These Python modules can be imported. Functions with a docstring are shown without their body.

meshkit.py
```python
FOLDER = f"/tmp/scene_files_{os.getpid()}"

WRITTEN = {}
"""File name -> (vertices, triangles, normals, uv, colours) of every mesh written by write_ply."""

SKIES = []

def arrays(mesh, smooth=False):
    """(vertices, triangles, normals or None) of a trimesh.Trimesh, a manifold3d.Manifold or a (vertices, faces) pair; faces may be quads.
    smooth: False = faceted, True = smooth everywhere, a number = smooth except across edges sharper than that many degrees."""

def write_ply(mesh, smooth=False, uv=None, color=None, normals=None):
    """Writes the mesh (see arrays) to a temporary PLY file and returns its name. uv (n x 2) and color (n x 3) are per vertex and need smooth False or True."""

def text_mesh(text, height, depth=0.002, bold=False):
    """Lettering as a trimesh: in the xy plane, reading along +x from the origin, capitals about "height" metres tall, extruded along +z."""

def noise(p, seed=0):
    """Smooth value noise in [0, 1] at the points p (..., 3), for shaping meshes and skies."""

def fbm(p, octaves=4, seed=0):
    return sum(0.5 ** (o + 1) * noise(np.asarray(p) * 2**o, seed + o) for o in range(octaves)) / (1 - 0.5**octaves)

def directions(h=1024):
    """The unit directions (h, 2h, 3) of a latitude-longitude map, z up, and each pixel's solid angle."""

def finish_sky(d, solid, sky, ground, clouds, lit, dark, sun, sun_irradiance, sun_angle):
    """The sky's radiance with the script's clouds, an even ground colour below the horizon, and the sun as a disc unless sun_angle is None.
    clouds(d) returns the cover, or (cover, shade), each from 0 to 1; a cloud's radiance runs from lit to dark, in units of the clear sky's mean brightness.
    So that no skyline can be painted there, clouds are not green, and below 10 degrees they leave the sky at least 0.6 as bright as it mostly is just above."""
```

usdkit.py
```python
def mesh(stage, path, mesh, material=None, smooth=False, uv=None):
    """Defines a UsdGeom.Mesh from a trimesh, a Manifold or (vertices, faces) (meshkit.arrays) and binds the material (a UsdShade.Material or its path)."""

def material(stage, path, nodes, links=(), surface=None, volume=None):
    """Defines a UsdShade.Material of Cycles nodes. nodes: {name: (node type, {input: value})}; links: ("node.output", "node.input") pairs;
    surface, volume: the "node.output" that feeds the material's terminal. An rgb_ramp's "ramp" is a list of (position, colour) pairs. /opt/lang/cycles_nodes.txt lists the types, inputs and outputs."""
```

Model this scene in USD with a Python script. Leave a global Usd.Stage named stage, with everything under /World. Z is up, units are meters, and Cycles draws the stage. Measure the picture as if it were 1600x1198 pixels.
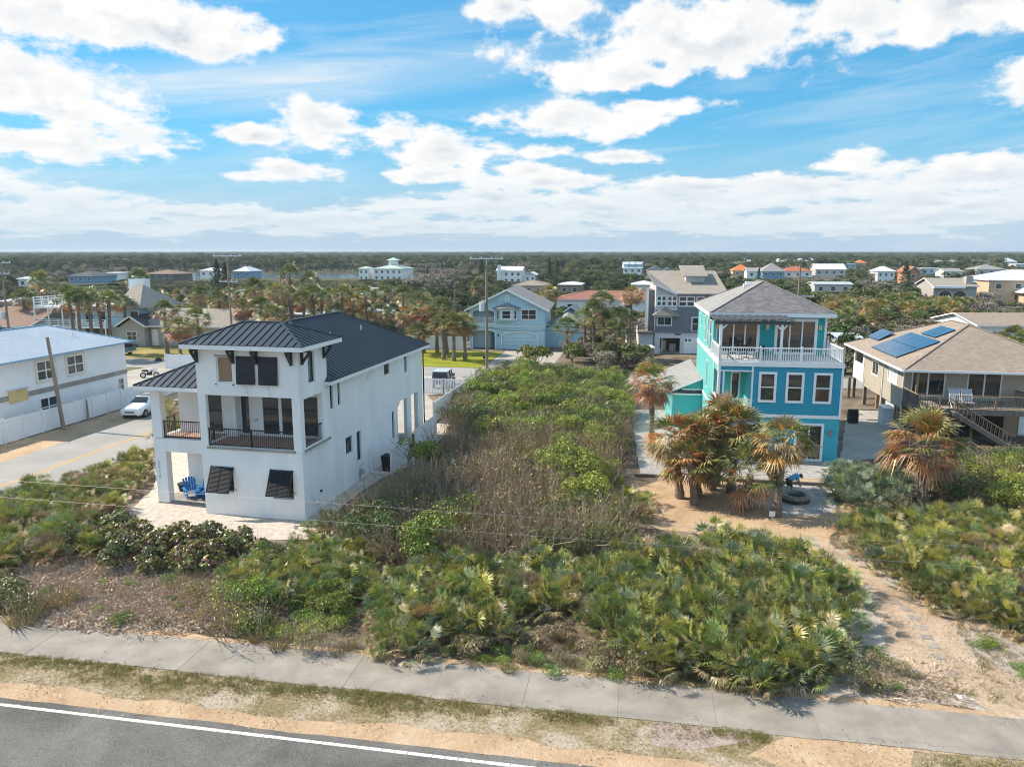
import math, random
import numpy as np, trimesh, usdkit, meshkit
from shapely.geometry import Polygon, box as sbox, Point, LineString
from shapely.ops import unary_union
from shapely import affinity, prepare
from shapely import contains_xy
from pxr import Usd, UsdGeom, UsdLux, UsdShade, Gf, Sdf, Vt

stage = Usd.Stage.CreateInMemory()
UsdGeom.SetStageUpAxis(stage, 'Z')
UsdGeom.SetStageMetersPerUnit(stage, 1.0)
W = UsdGeom.Xform.Define(stage, '/World')
stage.SetDefaultPrim(W.GetPrim())
UsdGeom.Scope.Define(stage, '/World/Looks')

# ------------------------------------------------------------------ camera
CAM_H, PITCH, FOC = 14.0, math.radians(10.0), 1170.0        # focal length in pixels of a 1600 wide picture
cam = UsdGeom.Camera.Define(stage, '/World/camera')
cam.CreateFocalLengthAttr(20.0)
cam.CreateHorizontalApertureAttr(20.0 * 1600.0 / FOC)
_c, _s = math.cos(PITCH), math.sin(PITCH)
cm = Gf.Matrix4d()
for _i, _r in enumerate(((1, 0, 0, 0), (0, _s, _c, 0), (0, -_c, _s, 0), (0, 0, CAM_H, 1))):
    cm.SetRow(_i, Gf.Vec4d(*_r))
cam.AddTransformOp().Set(cm)
cam.CreateExposureAttr(0.85)

SUN_EL, SUN_AZ = math.radians(41.0), math.atan2(-0.956, 0.29)
HAZE = 0.00014
SKY_STRENGTH, SUN_INT = 0.121, 0.98
SUN = np.array([math.sin(SUN_AZ) * math.cos(SUN_EL), math.cos(SUN_AZ) * math.cos(SUN_EL), math.sin(SUN_EL)])


def ray(px, py):
    x, y = (px - 800) / FOC, -(py - 599) / FOC
    return np.array([x, _c + y * _s, -_s + y * _c])


def G(px, py, z=0.0):
    """Surveying: the point at height z that the photograph shows at this pixel."""
    d = ray(px, py)
    return np.array([0, 0, CAM_H]) + d * ((z - CAM_H) / d[2])


# ------------------------------------------------------------------ sky
def azel(px, py):
    d = ray(px, py)
    d = d / np.linalg.norm(d)
    return math.atan2(d[0], d[1]), math.asin(d[2])


def make_sky():
    nd, ln = {}, []
    nd['sky'] = ('sky_texture', {'sky_type': 'single_scattering', 'sun_disc': False, 'sun_elevation': SUN_EL, 'sun_rotation': SUN_AZ, 'aerosol_density': 0.6, 'ozone_density': 2.0})
    nd['tc'] = ('texture_coordinate', {})
    nd['sp'] = ('separate_xyz', {})
    nd['az'] = ('math', {'math_type': 'arctan2'})
    nd['el'] = ('math', {'math_type': 'arcsine'})
    nd['ae'] = ('combine_xyz', {})
    ln += [('tc.generated', 'sp.vector'), ('sp.x', 'az.value1'), ('sp.y', 'az.value2'), ('sp.z', 'el.value1'), ('az.value', 'ae.x'), ('el.value', 'ae.y')]
    # clouds: (x, y, half width, half height) as seen, turned into azimuth and elevation
    blobs = [(140, 22, 175, 40), (290, 50, 105, 40), (40, 125, 150, 48), (85, 165, 105, 20), (205, 224, 78, 24), (50, 225, 110, 26),
             (400, 212, 75, 16), (520, 195, 90, 34), (605, 208, 60, 18), (450, 266, 66, 17), (395, 274, 45, 9), (700, 240, 105, 28), (690, 272, 90, 14), (830, 268, 70, 18),
             (905, 188, 125, 28), (1015, 165, 110, 14), (850, 237, 42, 13), (965, 246, 72, 11), (1325, 249, 48, 18),
             (1100, 55, 250, 56), (1330, 30, 230, 42), (1520, 5, 160, 30), (930, 110, 120, 26), (1010, 120, 110, 24), (790, 12, 50, 16), (870, 15, 90, 22),
             (1500, 278, 150, 36), (1590, 262, 90, 32), (1310, 292, 100, 18), (60, 330, 190, 24), (300, 335, 210, 15), (560, 345, 190, 15), (780, 310, 130, 15), (860, 285, 130, 16), (1090, 312, 260, 28), (1120, 292, 110, 14),
             (900, 330, 320, 24), (1480, 322, 280, 26), (640, 322, 160, 16), (1250, 345, 420, 22), (700, 355, 520, 14), (150, 352, 320, 14), (-120, 250, 130, 60), (1750, 120, 130, 40)]
    last = None
    for k, (x, y, w, h) in enumerate(blobs):
        a, e = azel(x, y)
        ia, ie = FOC / w * 1.0, FOC / h * 1.0
        nd[f'b{k}'] = ('vector_math', {'math_type': 'multiply_add', 'vector2': (ia, ie, 0), 'vector3': (-a * ia, -e * ie, 0)})
        nd[f'l{k}'] = ('vector_math', {'math_type': 'length'})
        ln += [('ae.vector', f'b{k}.vector1'), (f'b{k}.vector', f'l{k}.vector1')]
        if last is None:
            last = f'l{k}.value'
        else:
            nd[f'm{k}'] = ('math', {'math_type': 'smoothmin', 'value3': 0.25})
            ln += [(last, f'm{k}.value1'), (f'l{k}.value', f'm{k}.value2')]
            last = f'm{k}.value'
    # the same kind of sky goes on all round
    nd['gs'] = ('vector_math', {'math_type': 'multiply', 'vector2': (3.0, 7.0, 1)})
    nd['gn'] = ('noise_texture', {'scale': 1.0, 'detail': 2.0})
    nd['gr'] = ('map_range', {'from_min': 0.42, 'from_max': 0.66, 'to_min': 1.6, 'to_max': 0.45, 'clamp': True})
    nd['aa'] = ('math', {'math_type': 'absolute'})
    nd['ga'] = ('map_range', {'from_min': 0.66, 'from_max': 0.8, 'to_min': 2.0, 'to_max': 0.0, 'clamp': True})
    nd['ge'] = ('map_range', {'from_min': 0.3, 'from_max': 0.38, 'to_min': 2.0, 'to_max': 0.0, 'clamp': True})
    nd['gm'] = ('math', {'math_type': 'minimum'})
    nd['gd'] = ('math', {'math_type': 'add'})
    nd['dm'] = ('math', {'math_type': 'minimum'})
    ln += [('ae.vector', 'gs.vector1'), ('gs.vector', 'gn.vector'), ('gn.fac', 'gr.value'), ('az.value', 'aa.value1'), ('aa.value', 'ga.value'), ('el.value', 'ge.value'),
           ('ga.result', 'gm.value1'), ('ge.result', 'gm.value2'), ('gr.result', 'gd.value1'), ('gm.value', 'gd.value2'), (last, 'dm.value1'), ('gd.value', 'dm.value2')]
    # billows
    nd['ea'] = ('math', {'math_type': 'add', 'value2': 0.06})
    nd['eg'] = ('math', {'math_type': 'maximum', 'value2': 0.02})
    nd['lg'] = ('math', {'math_type': 'logarithm', 'value2': 2.718})
    nd['le'] = ('combine_xyz', {})
    ln += [('el.value', 'ea.value1'), ('ea.value', 'eg.value1'), ('eg.value', 'lg.value1'), ('az.value', 'le.x'), ('lg.value', 'le.y')]
    nd['ns'] = ('vector_math', {'math_type': 'multiply', 'vector2': (13.0, 5.5, 1)})
    nd['n1'] = ('noise_texture', {'scale': 1.0, 'detail': 10.0, 'roughness': 0.60, 'distortion': 0.0})
    nd['nso'] = ('vector_math', {'math_type': 'add', 'vector2': (-0.16, 0.30, 0)})
    nd['n2'] = ('noise_texture', {'scale': 1.0, 'detail': 4.0, 'roughness': 0.55, 'distortion': 0.0})
    nd['nd'] = ('math', {'math_type': 'multiply_add', 'value2': -3.6, 'value3': 1.78})
    nd['dd'] = ('math', {'math_type': 'add'})
    nd['cov'] = ('map_range', {'range_type': 'smoothstep', 'from_min': 0.55, 'from_max': 1.12, 'to_min': 1.0, 'to_max': 0.0, 'clamp': True})
    ln += [('le.vector', 'ns.vector1'), ('ns.vector', 'n1.vector'), ('ns.vector', 'nso.vector1'), ('nso.vector', 'n2.vector'), ('n1.fac', 'nd.value1'), ('nd.value', 'dd.value1'), ('dm.value', 'dd.value2'), ('dd.value', 'cov.value')]
    nd['rel'] = ('math', {'math_type': 'subtract'})
    nd['shade'] = ('map_range', {'from_min': -0.10, 'from_max': 0.10, 'to_min': 1.0, 'to_max': 0.0, 'clamp': True})
    nd['core'] = ('map_range', {'from_min': 0.75, 'from_max': -0.2, 'to_min': 0.0, 'to_max': 1.0, 'clamp': True})
    nd['shc'] = ('math', {'math_type': 'multiply'})
    nd['cc'] = ('mix_color', {'a': CLOUD_LIT, 'b': CLOUD_DARK})
    ln += [('n1.fac', 'rel.value1'), ('n2.fac', 'rel.value2'), ('rel.value', 'shade.value'), ('dd.value', 'core.value'), ('shade.result', 'shc.value1'), ('core.result', 'shc.value2'), ('shc.value', 'cc.fac')]
    # thin high streaks
    nd['cs'] = ('vector_math', {'math_type': 'multiply', 'vector2': (3.0, 26.0, 1)})
    nd['crot'] = ('vector_rotate', {'rotate_type': 'z_axis', 'angle': -0.10})
    nd['cn'] = ('noise_texture', {'scale': 1.0, 'detail': 6.0, 'roughness': 0.62, 'distortion': 0.6})
    nd['cr'] = ('map_range', {'from_min': 0.47, 'from_max': 0.85, 'to_min': 0.0, 'to_max': 0.55, 'clamp': True})
    ln += [('ae.vector', 'crot.vector'), ('crot.vector', 'cs.vector1'), ('cs.vector', 'cn.vector'), ('cn.fac', 'cr.value')]
    a, e = azel(470, 125)
    nd['sb'] = ('vector_math', {'math_type': 'multiply_add', 'vector2': (FOC / 430, FOC / 34, 0), 'vector3': (-a * FOC / 430, -e * FOC / 34, 0)})
    nd['slr'] = ('vector_rotate', {'rotate_type': 'z_axis', 'angle': -0.10, 'center': (a, e, 0)})
    nd['sl'] = ('vector_math', {'math_type': 'length'})
    nd['sr'] = ('map_range', {'from_min': 0.1, 'from_max': 1.2, 'to_min': 0.75, 'to_max': 0.0, 'clamp': True})
    nd['cmx'] = ('math', {'math_type': 'multiply_add', 'use_clamp': True})
    nd['cmul'] = ('math', {'math_type': 'multiply', 'value2': 1.5})
    ln += [('ae.vector', 'slr.vector'), ('slr.vector', 'sb.vector1'), ('sb.vector', 'sl.vector1'), ('sl.value', 'sr.value'), ('cn.fac', 'cmul.value1'), ('sr.result', 'cmx.value1'), ('cmul.value', 'cmx.value2'), ('cr.result', 'cmx.value3')]
    # colour: clear sky, pale towards the horizon
    nd['gm2'] = ('gamma', {'gamma': 0.5})
    nd['hs'] = ('hsv', {'saturation': SKY_SAT, 'value': 1.0})
    nd['tint'] = ('mix_color', {'blend_type': 'multiply', 'fac': 1.0, 'b': SKY_TINT, 'use_clamp': False})
    nd['hz'] = ('map_range', {'range_type': 'smoothstep', 'from_min': 0.0, 'from_max': 0.17, 'to_min': 0.92, 'to_max': 0.0, 'clamp': True})
    nd['hm'] = ('mix_color', {'b': SKY_HORIZON})
    nd['cim'] = ('mix_color', {'b': CLOUD_CIRRUS})
    nd['clm'] = ('mix_color', {})
    nd['lowc'] = ('map_range', {'from_min': 0.02, 'from_max': 0.10, 'to_min': 0.45, 'to_max': 1.0, 'clamp': True})
    nd['cvl'] = ('math', {'math_type': 'multiply'})
    nd['bg'] = ('background_shader', {'strength': SKY_STRENGTH})
    ln += [('sky.color', 'gm2.color'), ('gm2.color', 'hs.color'), ('hs.color', 'tint.a'), ('el.value', 'hz.value'), ('tint.result', 'hm.a'), ('hz.result', 'hm.fac'), ('hm.result', 'cim.a'), ('cmx.value', 'cim.fac'),
           ('cim.result', 'clm.a'), ('cc.result', 'clm.b'), ('el.value', 'lowc.value'), ('cov.result', 'cvl.value1'), ('lowc.result', 'cvl.value2'), ('cvl.value', 'clm.fac'), ('clm.result', 'bg.color')]
    return usdkit.material(stage, '/World/Looks/sky_material', nd, ln, surface='bg.background')


CLOUD_LIT, CLOUD_DARK, CLOUD_CIRRUS = (4.7, 4.65, 4.6), (3.0, 3.3, 3.65), (3.8, 4.15, 4.4)
SKY_SAT, SKY_TINT, SKY_HORIZON = 1.15, (0.47, 1.27, 1.72), (2.5, 3.1, 3.75)
sky = UsdLux.DomeLight.Define(stage, '/World/sky')
UsdShade.MaterialBindingAPI.Apply(sky.GetPrim()).Bind(make_sky())
sun = UsdLux.DistantLight.Define(stage, '/World/sun')
sun.CreateNormalizeAttr(True)
sun.CreateIntensityAttr(SUN_INT)
sun.CreateAngleAttr(0.5)
sun.CreateColorAttr(Gf.Vec3f(1.0, 0.89, 0.74))
_z = Gf.Vec3d(*map(float, SUN))
_x = Gf.Cross(Gf.Vec3d(0, 0, 1), _z).GetNormalized()
_y = Gf.Cross(_z, _x)
sm = Gf.Matrix4d()
for _i, _v in enumerate((_x, _y, _z)):
    sm.SetRow(_i, Gf.Vec4d(_v[0], _v[1], _v[2], 0))
sun.AddTransformOp().Set(sm)

# ------------------------------------------------------------------ naming and tagging
USED = {}


def fresh(parent, name):
    key = (parent, name)
    n = USED.get(key, -1) + 1
    USED[key] = n
    return f'{parent}/{name}' if n == 0 else f'{parent}/{name}_{n:03d}'


def tag(prim, label=None, cat=None, group=None, kind=None):
    for k, v in (('label', label), ('category', cat), ('group', group), ('kind', kind)):
        if v:
            prim.SetCustomDataByKey(k, v)
    return prim


class Thing:
    """An Xform at the thing's base; its parts are its children."""

    def __init__(s, name, label=None, cat=None, loc=(0, 0, 0), rot=0.0, group=None, kind=None, parent='/World', scale=None):
        s.path = fresh(parent, name)
        x = UsdGeom.Xform.Define(stage, s.path)
        x.AddTranslateOp().Set(Gf.Vec3d(*map(float, loc)))
        if rot:
            x.AddRotateZOp().Set(float(rot))
        if scale is not None:
            x.AddScaleOp().Set(Gf.Vec3f(*([scale] * 3 if np.ndim(scale) == 0 else scale)))
        s.prim = tag(x.GetPrim(), label, cat, group, kind)
        a = math.radians(rot)
        s.loc, s.a = np.array(loc, float), a
        s.u, s.v = np.array([math.cos(a), math.sin(a), 0]), np.array([-math.sin(a), math.cos(a), 0])

    def w(s, u, v, z=0.0):
        return s.loc + s.u * u + s.v * v + np.array([0, 0, z])


def put(parent, name, mesh, mat, smooth=False, label=None, tint=None, kind=None):
    """One mesh as a part of parent (a Thing or a path)."""
    base = parent.path if isinstance(parent, Thing) else parent
    if isinstance(mesh, MB):
        mesh = mesh.arrays()
    path = fresh(base, name)
    m = usdkit.mesh(stage, path, mesh, mat, smooth)
    if tint is not None:
        UsdGeom.PrimvarsAPI(m).CreatePrimvar('tint', Sdf.ValueTypeNames.Color3fArray, 'uniform').Set(Vt.Vec3fArray.FromNumpy(np.asarray(tint, np.float32)))
    tag(m.GetPrim(), label, None, None, kind)
    return path


def top(name, mesh, mat, label=None, cat=None, group=None, kind=None, smooth=False, tint=None):
    p = put('/World', name, mesh, mat, smooth, tint=tint)
    tag(stage.GetPrimAtPath(p), label, cat, group, kind)
    return p


def copy_of(proto, name, loc, rot=0.0, scale=1.0, label=None, cat=None, group=None):
    path = fresh('/World', name)
    x = UsdGeom.Xform.Define(stage, path)
    x.AddTranslateOp().Set(Gf.Vec3d(*map(float, loc)))
    x.AddRotateZOp().Set(float(rot))
    x.AddScaleOp().Set(Gf.Vec3f(*([float(scale)] * 3 if np.ndim(scale) == 0 else map(float, scale))))
    x.GetPrim().GetReferences().AddInternalReference(proto)
    x.GetPrim().SetInstanceable(True)
    tag(x.GetPrim(), label, cat, group)
    return path


def scatter(name, protos, P, yaw, scale, idx, kind='stuff', label=None, cat=None):
    """One stuff object: a PointInstancer over kinds of plant."""
    path = fresh('/World', name)
    pi = UsdGeom.PointInstancer.Define(stage, path)
    targets = []
    for k, pr in enumerate(protos):
        c = UsdGeom.Xform.Define(stage, f'{path}/kind_{k + 1:03d}')
        c.GetPrim().GetReferences().AddInternalReference(pr)
        targets.append(c.GetPath())
    pi.CreatePrototypesRel().SetTargets(targets)
    P = np.asarray(P, np.float32)
    yaw = np.asarray(yaw)
    pi.CreatePositionsAttr(Vt.Vec3fArray.FromNumpy(np.ascontiguousarray(P)))
    pi.CreateOrientationsAttr([Gf.Quath(math.cos(a / 2), 0, 0, math.sin(a / 2)) for a in yaw])
    sc = np.asarray(scale, np.float32)
    if sc.ndim == 1:
        sc = np.repeat(sc[:, None], 3, 1)
    pi.CreateScalesAttr(Vt.Vec3fArray.FromNumpy(np.ascontiguousarray(sc)))
    pi.CreateProtoIndicesAttr(Vt.IntArray.FromNumpy(np.asarray(idx, np.int32)))
    tag(pi.GetPrim(), label, cat, None, kind)


# ------------------------------------------------------------------ mesh building
class MB:
    def __init__(s):
        s.V, s.F, s.n = [], [], 0

    def add(s, v, f):
        v, f = np.asarray(v, float), np.asarray(f, int)
        if f.shape[1] == 4:
            f = np.vstack([f[:, [0, 1, 2]], f[:, [0, 2, 3]]])
        s.V.append(v); s.F.append(f + s.n); s.n += len(v)
        return s

    def tm(s, m, T=None):
        v = np.array(m.vertices)
        if T is not None:
            v = v @ np.asarray(T)[:3, :3].T + np.asarray(T)[:3, 3]
        return s.add(v, np.array(m.faces))

    def box(s, x0, x1, y0, y1, z0, z1):
        v = [(x, y, z) for x in (x0, x1) for y in (y0, y1) for z in (z0, z1)]
        return s.add(v, [(0, 1, 3, 2), (4, 6, 7, 5), (0, 4, 5, 1), (2, 3, 7, 6), (0, 2, 6, 4), (1, 5, 7, 3)])

    def poly(s, pts):
        return s.add(pts, [(0, i, i + 1) for i in range(1, len(pts) - 1)])

    def slab(s, pts, dn):
        """A flat polygon with thickness: pts counterclockwise seen from its front, dn the vector to its back."""
        p, q = np.asarray(pts, float), np.asarray(pts, float) + np.asarray(dn, float)
        n = len(p)
        f = [(0, i, i + 1) for i in range(1, n - 1)] + [(n, n + i + 1, n + i) for i in range(1, n - 1)]
        for i in range(n):
            j = (i + 1) % n
            f += [(i, n + i, n + j), (i, n + j, j)]
        return s.add(np.vstack([p, q]), f)

    def bar(s, p, q, w, h, up=(0, 0, 1)):
        """A rectangular bar from p to q, w wide, h high."""
        p, q, up = np.asarray(p, float), np.asarray(q, float), np.asarray(up, float)
        d = (q - p) / np.linalg.norm(q - p)
        a = np.cross(d, up)
        if np.linalg.norm(a) < 1e-6:
            a = np.cross(d, [1, 0, 0])
        a /= np.linalg.norm(a)
        b = np.cross(a, d)
        v = [c + a * x * w / 2 + b * y * h / 2 for c in (p, q) for x, y in ((-1, -1), (1, -1), (1, 1), (-1, 1))]
        return s.add(v, [(0, 1, 2, 3), (7, 6, 5, 4), (0, 4, 5, 1), (1, 5, 6, 2), (2, 6, 7, 3), (3, 7, 4, 0)])

    def tube(s, pts, r, n=8, cap=True):
        p = np.asarray(pts, float)
        r = np.broadcast_to(r, (len(p),)).astype(float)
        t = np.gradient(p, axis=0); t /= np.linalg.norm(t, axis=1, keepdims=True) + 1e-12
        ref = np.array([0, 0, 1.0]) if abs(t[:, 2]).mean() < 0.8 else np.array([1.0, 0, 0])
        a = np.cross(t, ref); a /= np.linalg.norm(a, axis=1, keepdims=True) + 1e-12
        b = np.cross(t, a)
        an = np.arange(n) * 2 * math.pi / n
        v = (p[:, None] + r[:, None, None] * (np.cos(an)[None, :, None] * a[:, None] + np.sin(an)[None, :, None] * b[:, None])).reshape(-1, 3)
        f = []
        for i in range(len(p) - 1):
            for j in range(n):
                k = (j + 1) % n
                f += [(i * n + j, (i + 1) * n + j, (i + 1) * n + k), (i * n + j, (i + 1) * n + k, i * n + k)]
        if cap:
            m = (len(p) - 1) * n
            f += [(0, j, j + 1) for j in range(1, n - 1)] + [(m, m + j + 1, m + j) for j in range(1, n - 1)]
        return s.add(v, f)

    def cyl(s, p, q, r0, r1=None, n=10):
        return s.tube([p, q], [r0, r0 if r1 is None else r1], n)

    def arrays(s):
        return np.vstack(s.V), np.vstack(s.F)


class Plane:
    """A wall plane of a thing, in its local axes: a along the wall, n outwards."""

    def __init__(s, o, a, n):
        s.o, s.a, s.n = np.array(o, float), np.array(a, float), np.array(n, float)
        s.flip = np.linalg.det(np.array([s.a, [0, 0, 1], s.n])) < 0

    def pt(s, x, z, d=0.0):
        return s.o + s.a * x + np.array([0, 0, z]) + s.n * d

    def put(s, mb, v, f):
        v = np.asarray(v, float)
        f = np.asarray(f)
        if f.shape[1] == 4:
            f = np.vstack([f[:, [0, 1, 2]], f[:, [0, 2, 3]]])
        mb.add(s.o + v[:, :1] * s.a + v[:, 1:2] * np.array([0, 0, 1.0]) + v[:, 2:3] * s.n, f[:, ::-1] if s.flip else f)

    def box(s, mb, x0, x1, z0, z1, d0, d1):
        m = MB().box(x0, x1, z0, z1, d0, d1)
        s.put(mb, *m.arrays())
        return mb

    def wall(s, mb, poly, th):
        """A wall of thickness th behind the plane with the outline and the openings of poly (x, z)."""
        for g in [q for q in getattr(poly, 'geoms', [poly]) if q.geom_type == 'Polygon']:
            m = trimesh.creation.extrude_polygon(g, th, engine='earcut')
            v = np.array(m.vertices); v[:, 2] -= th
            s.put(mb, v, np.array(m.faces))
        return mb


FRONT = lambda v=0.0: Plane((0, v, 0), (1, 0, 0), (0, -1, 0))
RIGHT = lambda u=0.0: Plane((u, 0, 0), (0, 1, 0), (1, 0, 0))
LEFT = lambda u=0.0: Plane((u, 0, 0), (0, 1, 0), (-1, 0, 0))
BACK = lambda v=0.0: Plane((0, v, 0), (1, 0, 0), (0, 1, 0))


def rect(x0, x1, z0, z1):
    return sbox(x0, z0, x1, z1)


def holes(outer, *hs):
    for h in hs:
        outer = outer.difference(h)
    return outer


def window(parent, pl, x0, x1, z0, z1, frame, glass, nx=1, nz=1, fw=0.08, proud=0.03, deep=0.07, pane_at=-0.03, bar=0.05, name='window', sill=None):
    """A framed window in the wall plane: frame with its bars, pane as its sub-part."""
    mb = MB()
    for b in ((x0, x1, z1 - fw, z1), (x0, x1, z0, z0 + fw), (x0, x0 + fw, z0 + fw, z1 - fw), (x1 - fw, x1, z0 + fw, z1 - fw)):
        pl.box(mb, *b, -deep, proud)
    for i in range(1, nx):
        x = x0 + fw + (x1 - x0 - 2 * fw) * i / nx
        pl.box(mb, x - bar / 2, x + bar / 2, z0 + fw, z1 - fw, -deep + 0.004, proud - 0.012)
    for i in range(1, nz):
        z = z0 + fw + (z1 - z0 - 2 * fw) * i / nz
        pl.box(mb, x0 + fw, x1 - fw, z - bar / 2, z + bar / 2, -deep + 0.008, proud - 0.016)
    if sill:
        pl.box(mb, x0 - 0.06, x1 + 0.06, z0 - 0.06, z0 - 0.002, -0.02, proud + 0.05)
    w = put(parent, name, mb, frame)
    put(w, 'pane', pl.box(MB(), x0 + fw * 0.6, x1 - fw * 0.6, z0 + fw * 0.6, z1 - fw * 0.6, pane_at - 0.012, pane_at), glass)
    return w


def hip_slopes(u0, u1, v0, v1, z, pitch, ridge_v=True):
    """Four planes of a hip roof over a rectangle: lists of points, the eave edge first."""
    t = math.tan(pitch)
    if ridge_v:
        h = (u1 - u0) / 2
        a, b = (u0 + h, v0 + h, z + h * t), (u0 + h, v1 - h, z + h * t)
        return {'front': [(u0, v0, z), (u1, v0, z), a], 'right': [(u1, v0, z), (u1, v1, z), b, a], 'back': [(u1, v1, z), (u0, v1, z), b], 'left': [(u0, v1, z), (u0, v0, z), a, b]}
    h = (v1 - v0) / 2
    a, b = (u0 + h, v0 + h, z + h * t), (u1 - h, v0 + h, z + h * t)
    return {'front': [(u0, v0, z), (u1, v0, z), b, a], 'right': [(u1, v0, z), (u1, v1, z), b], 'back': [(u1, v1, z), (u0, v1, z), a, b], 'left': [(u0, v1, z), (u0, v0, z), a]}


def seam_roof(parent, pts, spacing, mat, th=0.03, rib=(0.035, 0.05), start=None, name='roof_panel', ridgecap=None):
    """A standing seam slope: every panel between two seams is a part, with the seam on its edge."""
    p = np.asarray(pts, float)
    ex = p[1] - p[0]; ex /= np.linalg.norm(ex)
    n = np.cross(ex, p[2] - p[0]); n /= np.linalg.norm(n)
    ey = np.cross(n, ex)
    q = np.stack([(p - p[0]) @ ex, (p - p[0]) @ ey], 1)
    po = Polygon(q)
    x0, y0, x1, y1 = po.bounds
    x = x0 - (0 if start is None else start)
    while x < x1 - 1e-6:
        st = po.intersection(sbox(x, y0 - 1, x + spacing, y1 + 1))
        if st.area > 1e-3 and st.geom_type == 'Polygon':
            c = np.array(st.exterior.coords)[:-1]
            if Polygon(c).exterior.is_ccw is False:
                c = c[::-1]
            mb = MB().slab(p[0] + c[:, :1] * ex + c[:, 1:] * ey, -n * th)
            if x > x0 + 0.05:
                ln = po.intersection(LineString([(x, y0 - 1), (x, y1 + 1)]))
                if ln.length > 0.1:
                    a, b = [np.array(k) for k in ln.coords][:2]
                    P = lambda k: p[0] + ex * k[0] + ey * k[1] + n * (rib[1] / 2 - 0.004)
                    mb.bar(P(a), P(b), rib[0], rib[1], n)
            put(parent, name, mb, mat)
        x += spacing


def slopes_mesh(slopes, th=0.08):
    mb = MB()
    for p in slopes:
        p = np.asarray(p, float)
        n = np.cross(p[1] - p[0], p[2] - p[0]); n /= np.linalg.norm(n)
        mb.slab(p, (0, 0, -th))
    return mb


def ridge_caps(slopes, w=0.16, h=0.03):
    mb, seen = MB(), set()
    for p in slopes:
        for i in range(1, len(p)):
            a, b = p[i], p[(i + 1) % len(p)]
            k = tuple(sorted((tuple(np.round(a, 3)), tuple(np.round(b, 3)))))
            if k in seen:
                continue
            seen.add(k)
            mb.bar(np.array(a) + [0, 0, h / 2 + 0.012], np.array(b) + [0, 0, h / 2 + 0.012], w, h)
    return mb


def fascia(u0, u1, v0, v1, z0, z1, th=0.05):
    mb = MB()
    mb.box(u0, u1, v0, v0 + th, z0, z1); mb.box(u0, u1, v1 - th, v1, z0, z1)
    mb.box(u0, u0 + th, v0 + th, v1 - th, z0, z1); mb.box(u1 - th, u1, v0 + th, v1 - th, z0, z1)
    return mb


def railing(p, q, h, gap=0.11, pick=0.018, rail=0.045, post_every=1.8, post=0.06, base=0.08, ptop=0.0):
    """(posts and rails, pickets) of a railing along p-q (3D points at floor level)."""
    p, q = np.asarray(p, float), np.asarray(q, float)
    L = np.linalg.norm(q - p)
    a, b = MB(), MB()
    up = np.array([0, 0, 1.0])
    a.bar(p + up * (h - rail / 2), q + up * (h - rail / 2), rail * 1.4, rail)
    a.bar(p + up * base, q + up * base, rail, rail * 0.8)
    n = max(1, round(L / post_every))
    for i in range(n + 1):
        c = p + (q - p) * i / n
        a.bar(c, c + up * (h + ptop), post, post, (1, 0, 0.01))
    m = max(2, int(L / gap))
    for i in range(1, m):
        c = p + (q - p) * i / m
        b.bar(c + up * base, c + up * (h - rail), pick, pick, (1, 0, 0.01))
    return a, b
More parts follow.
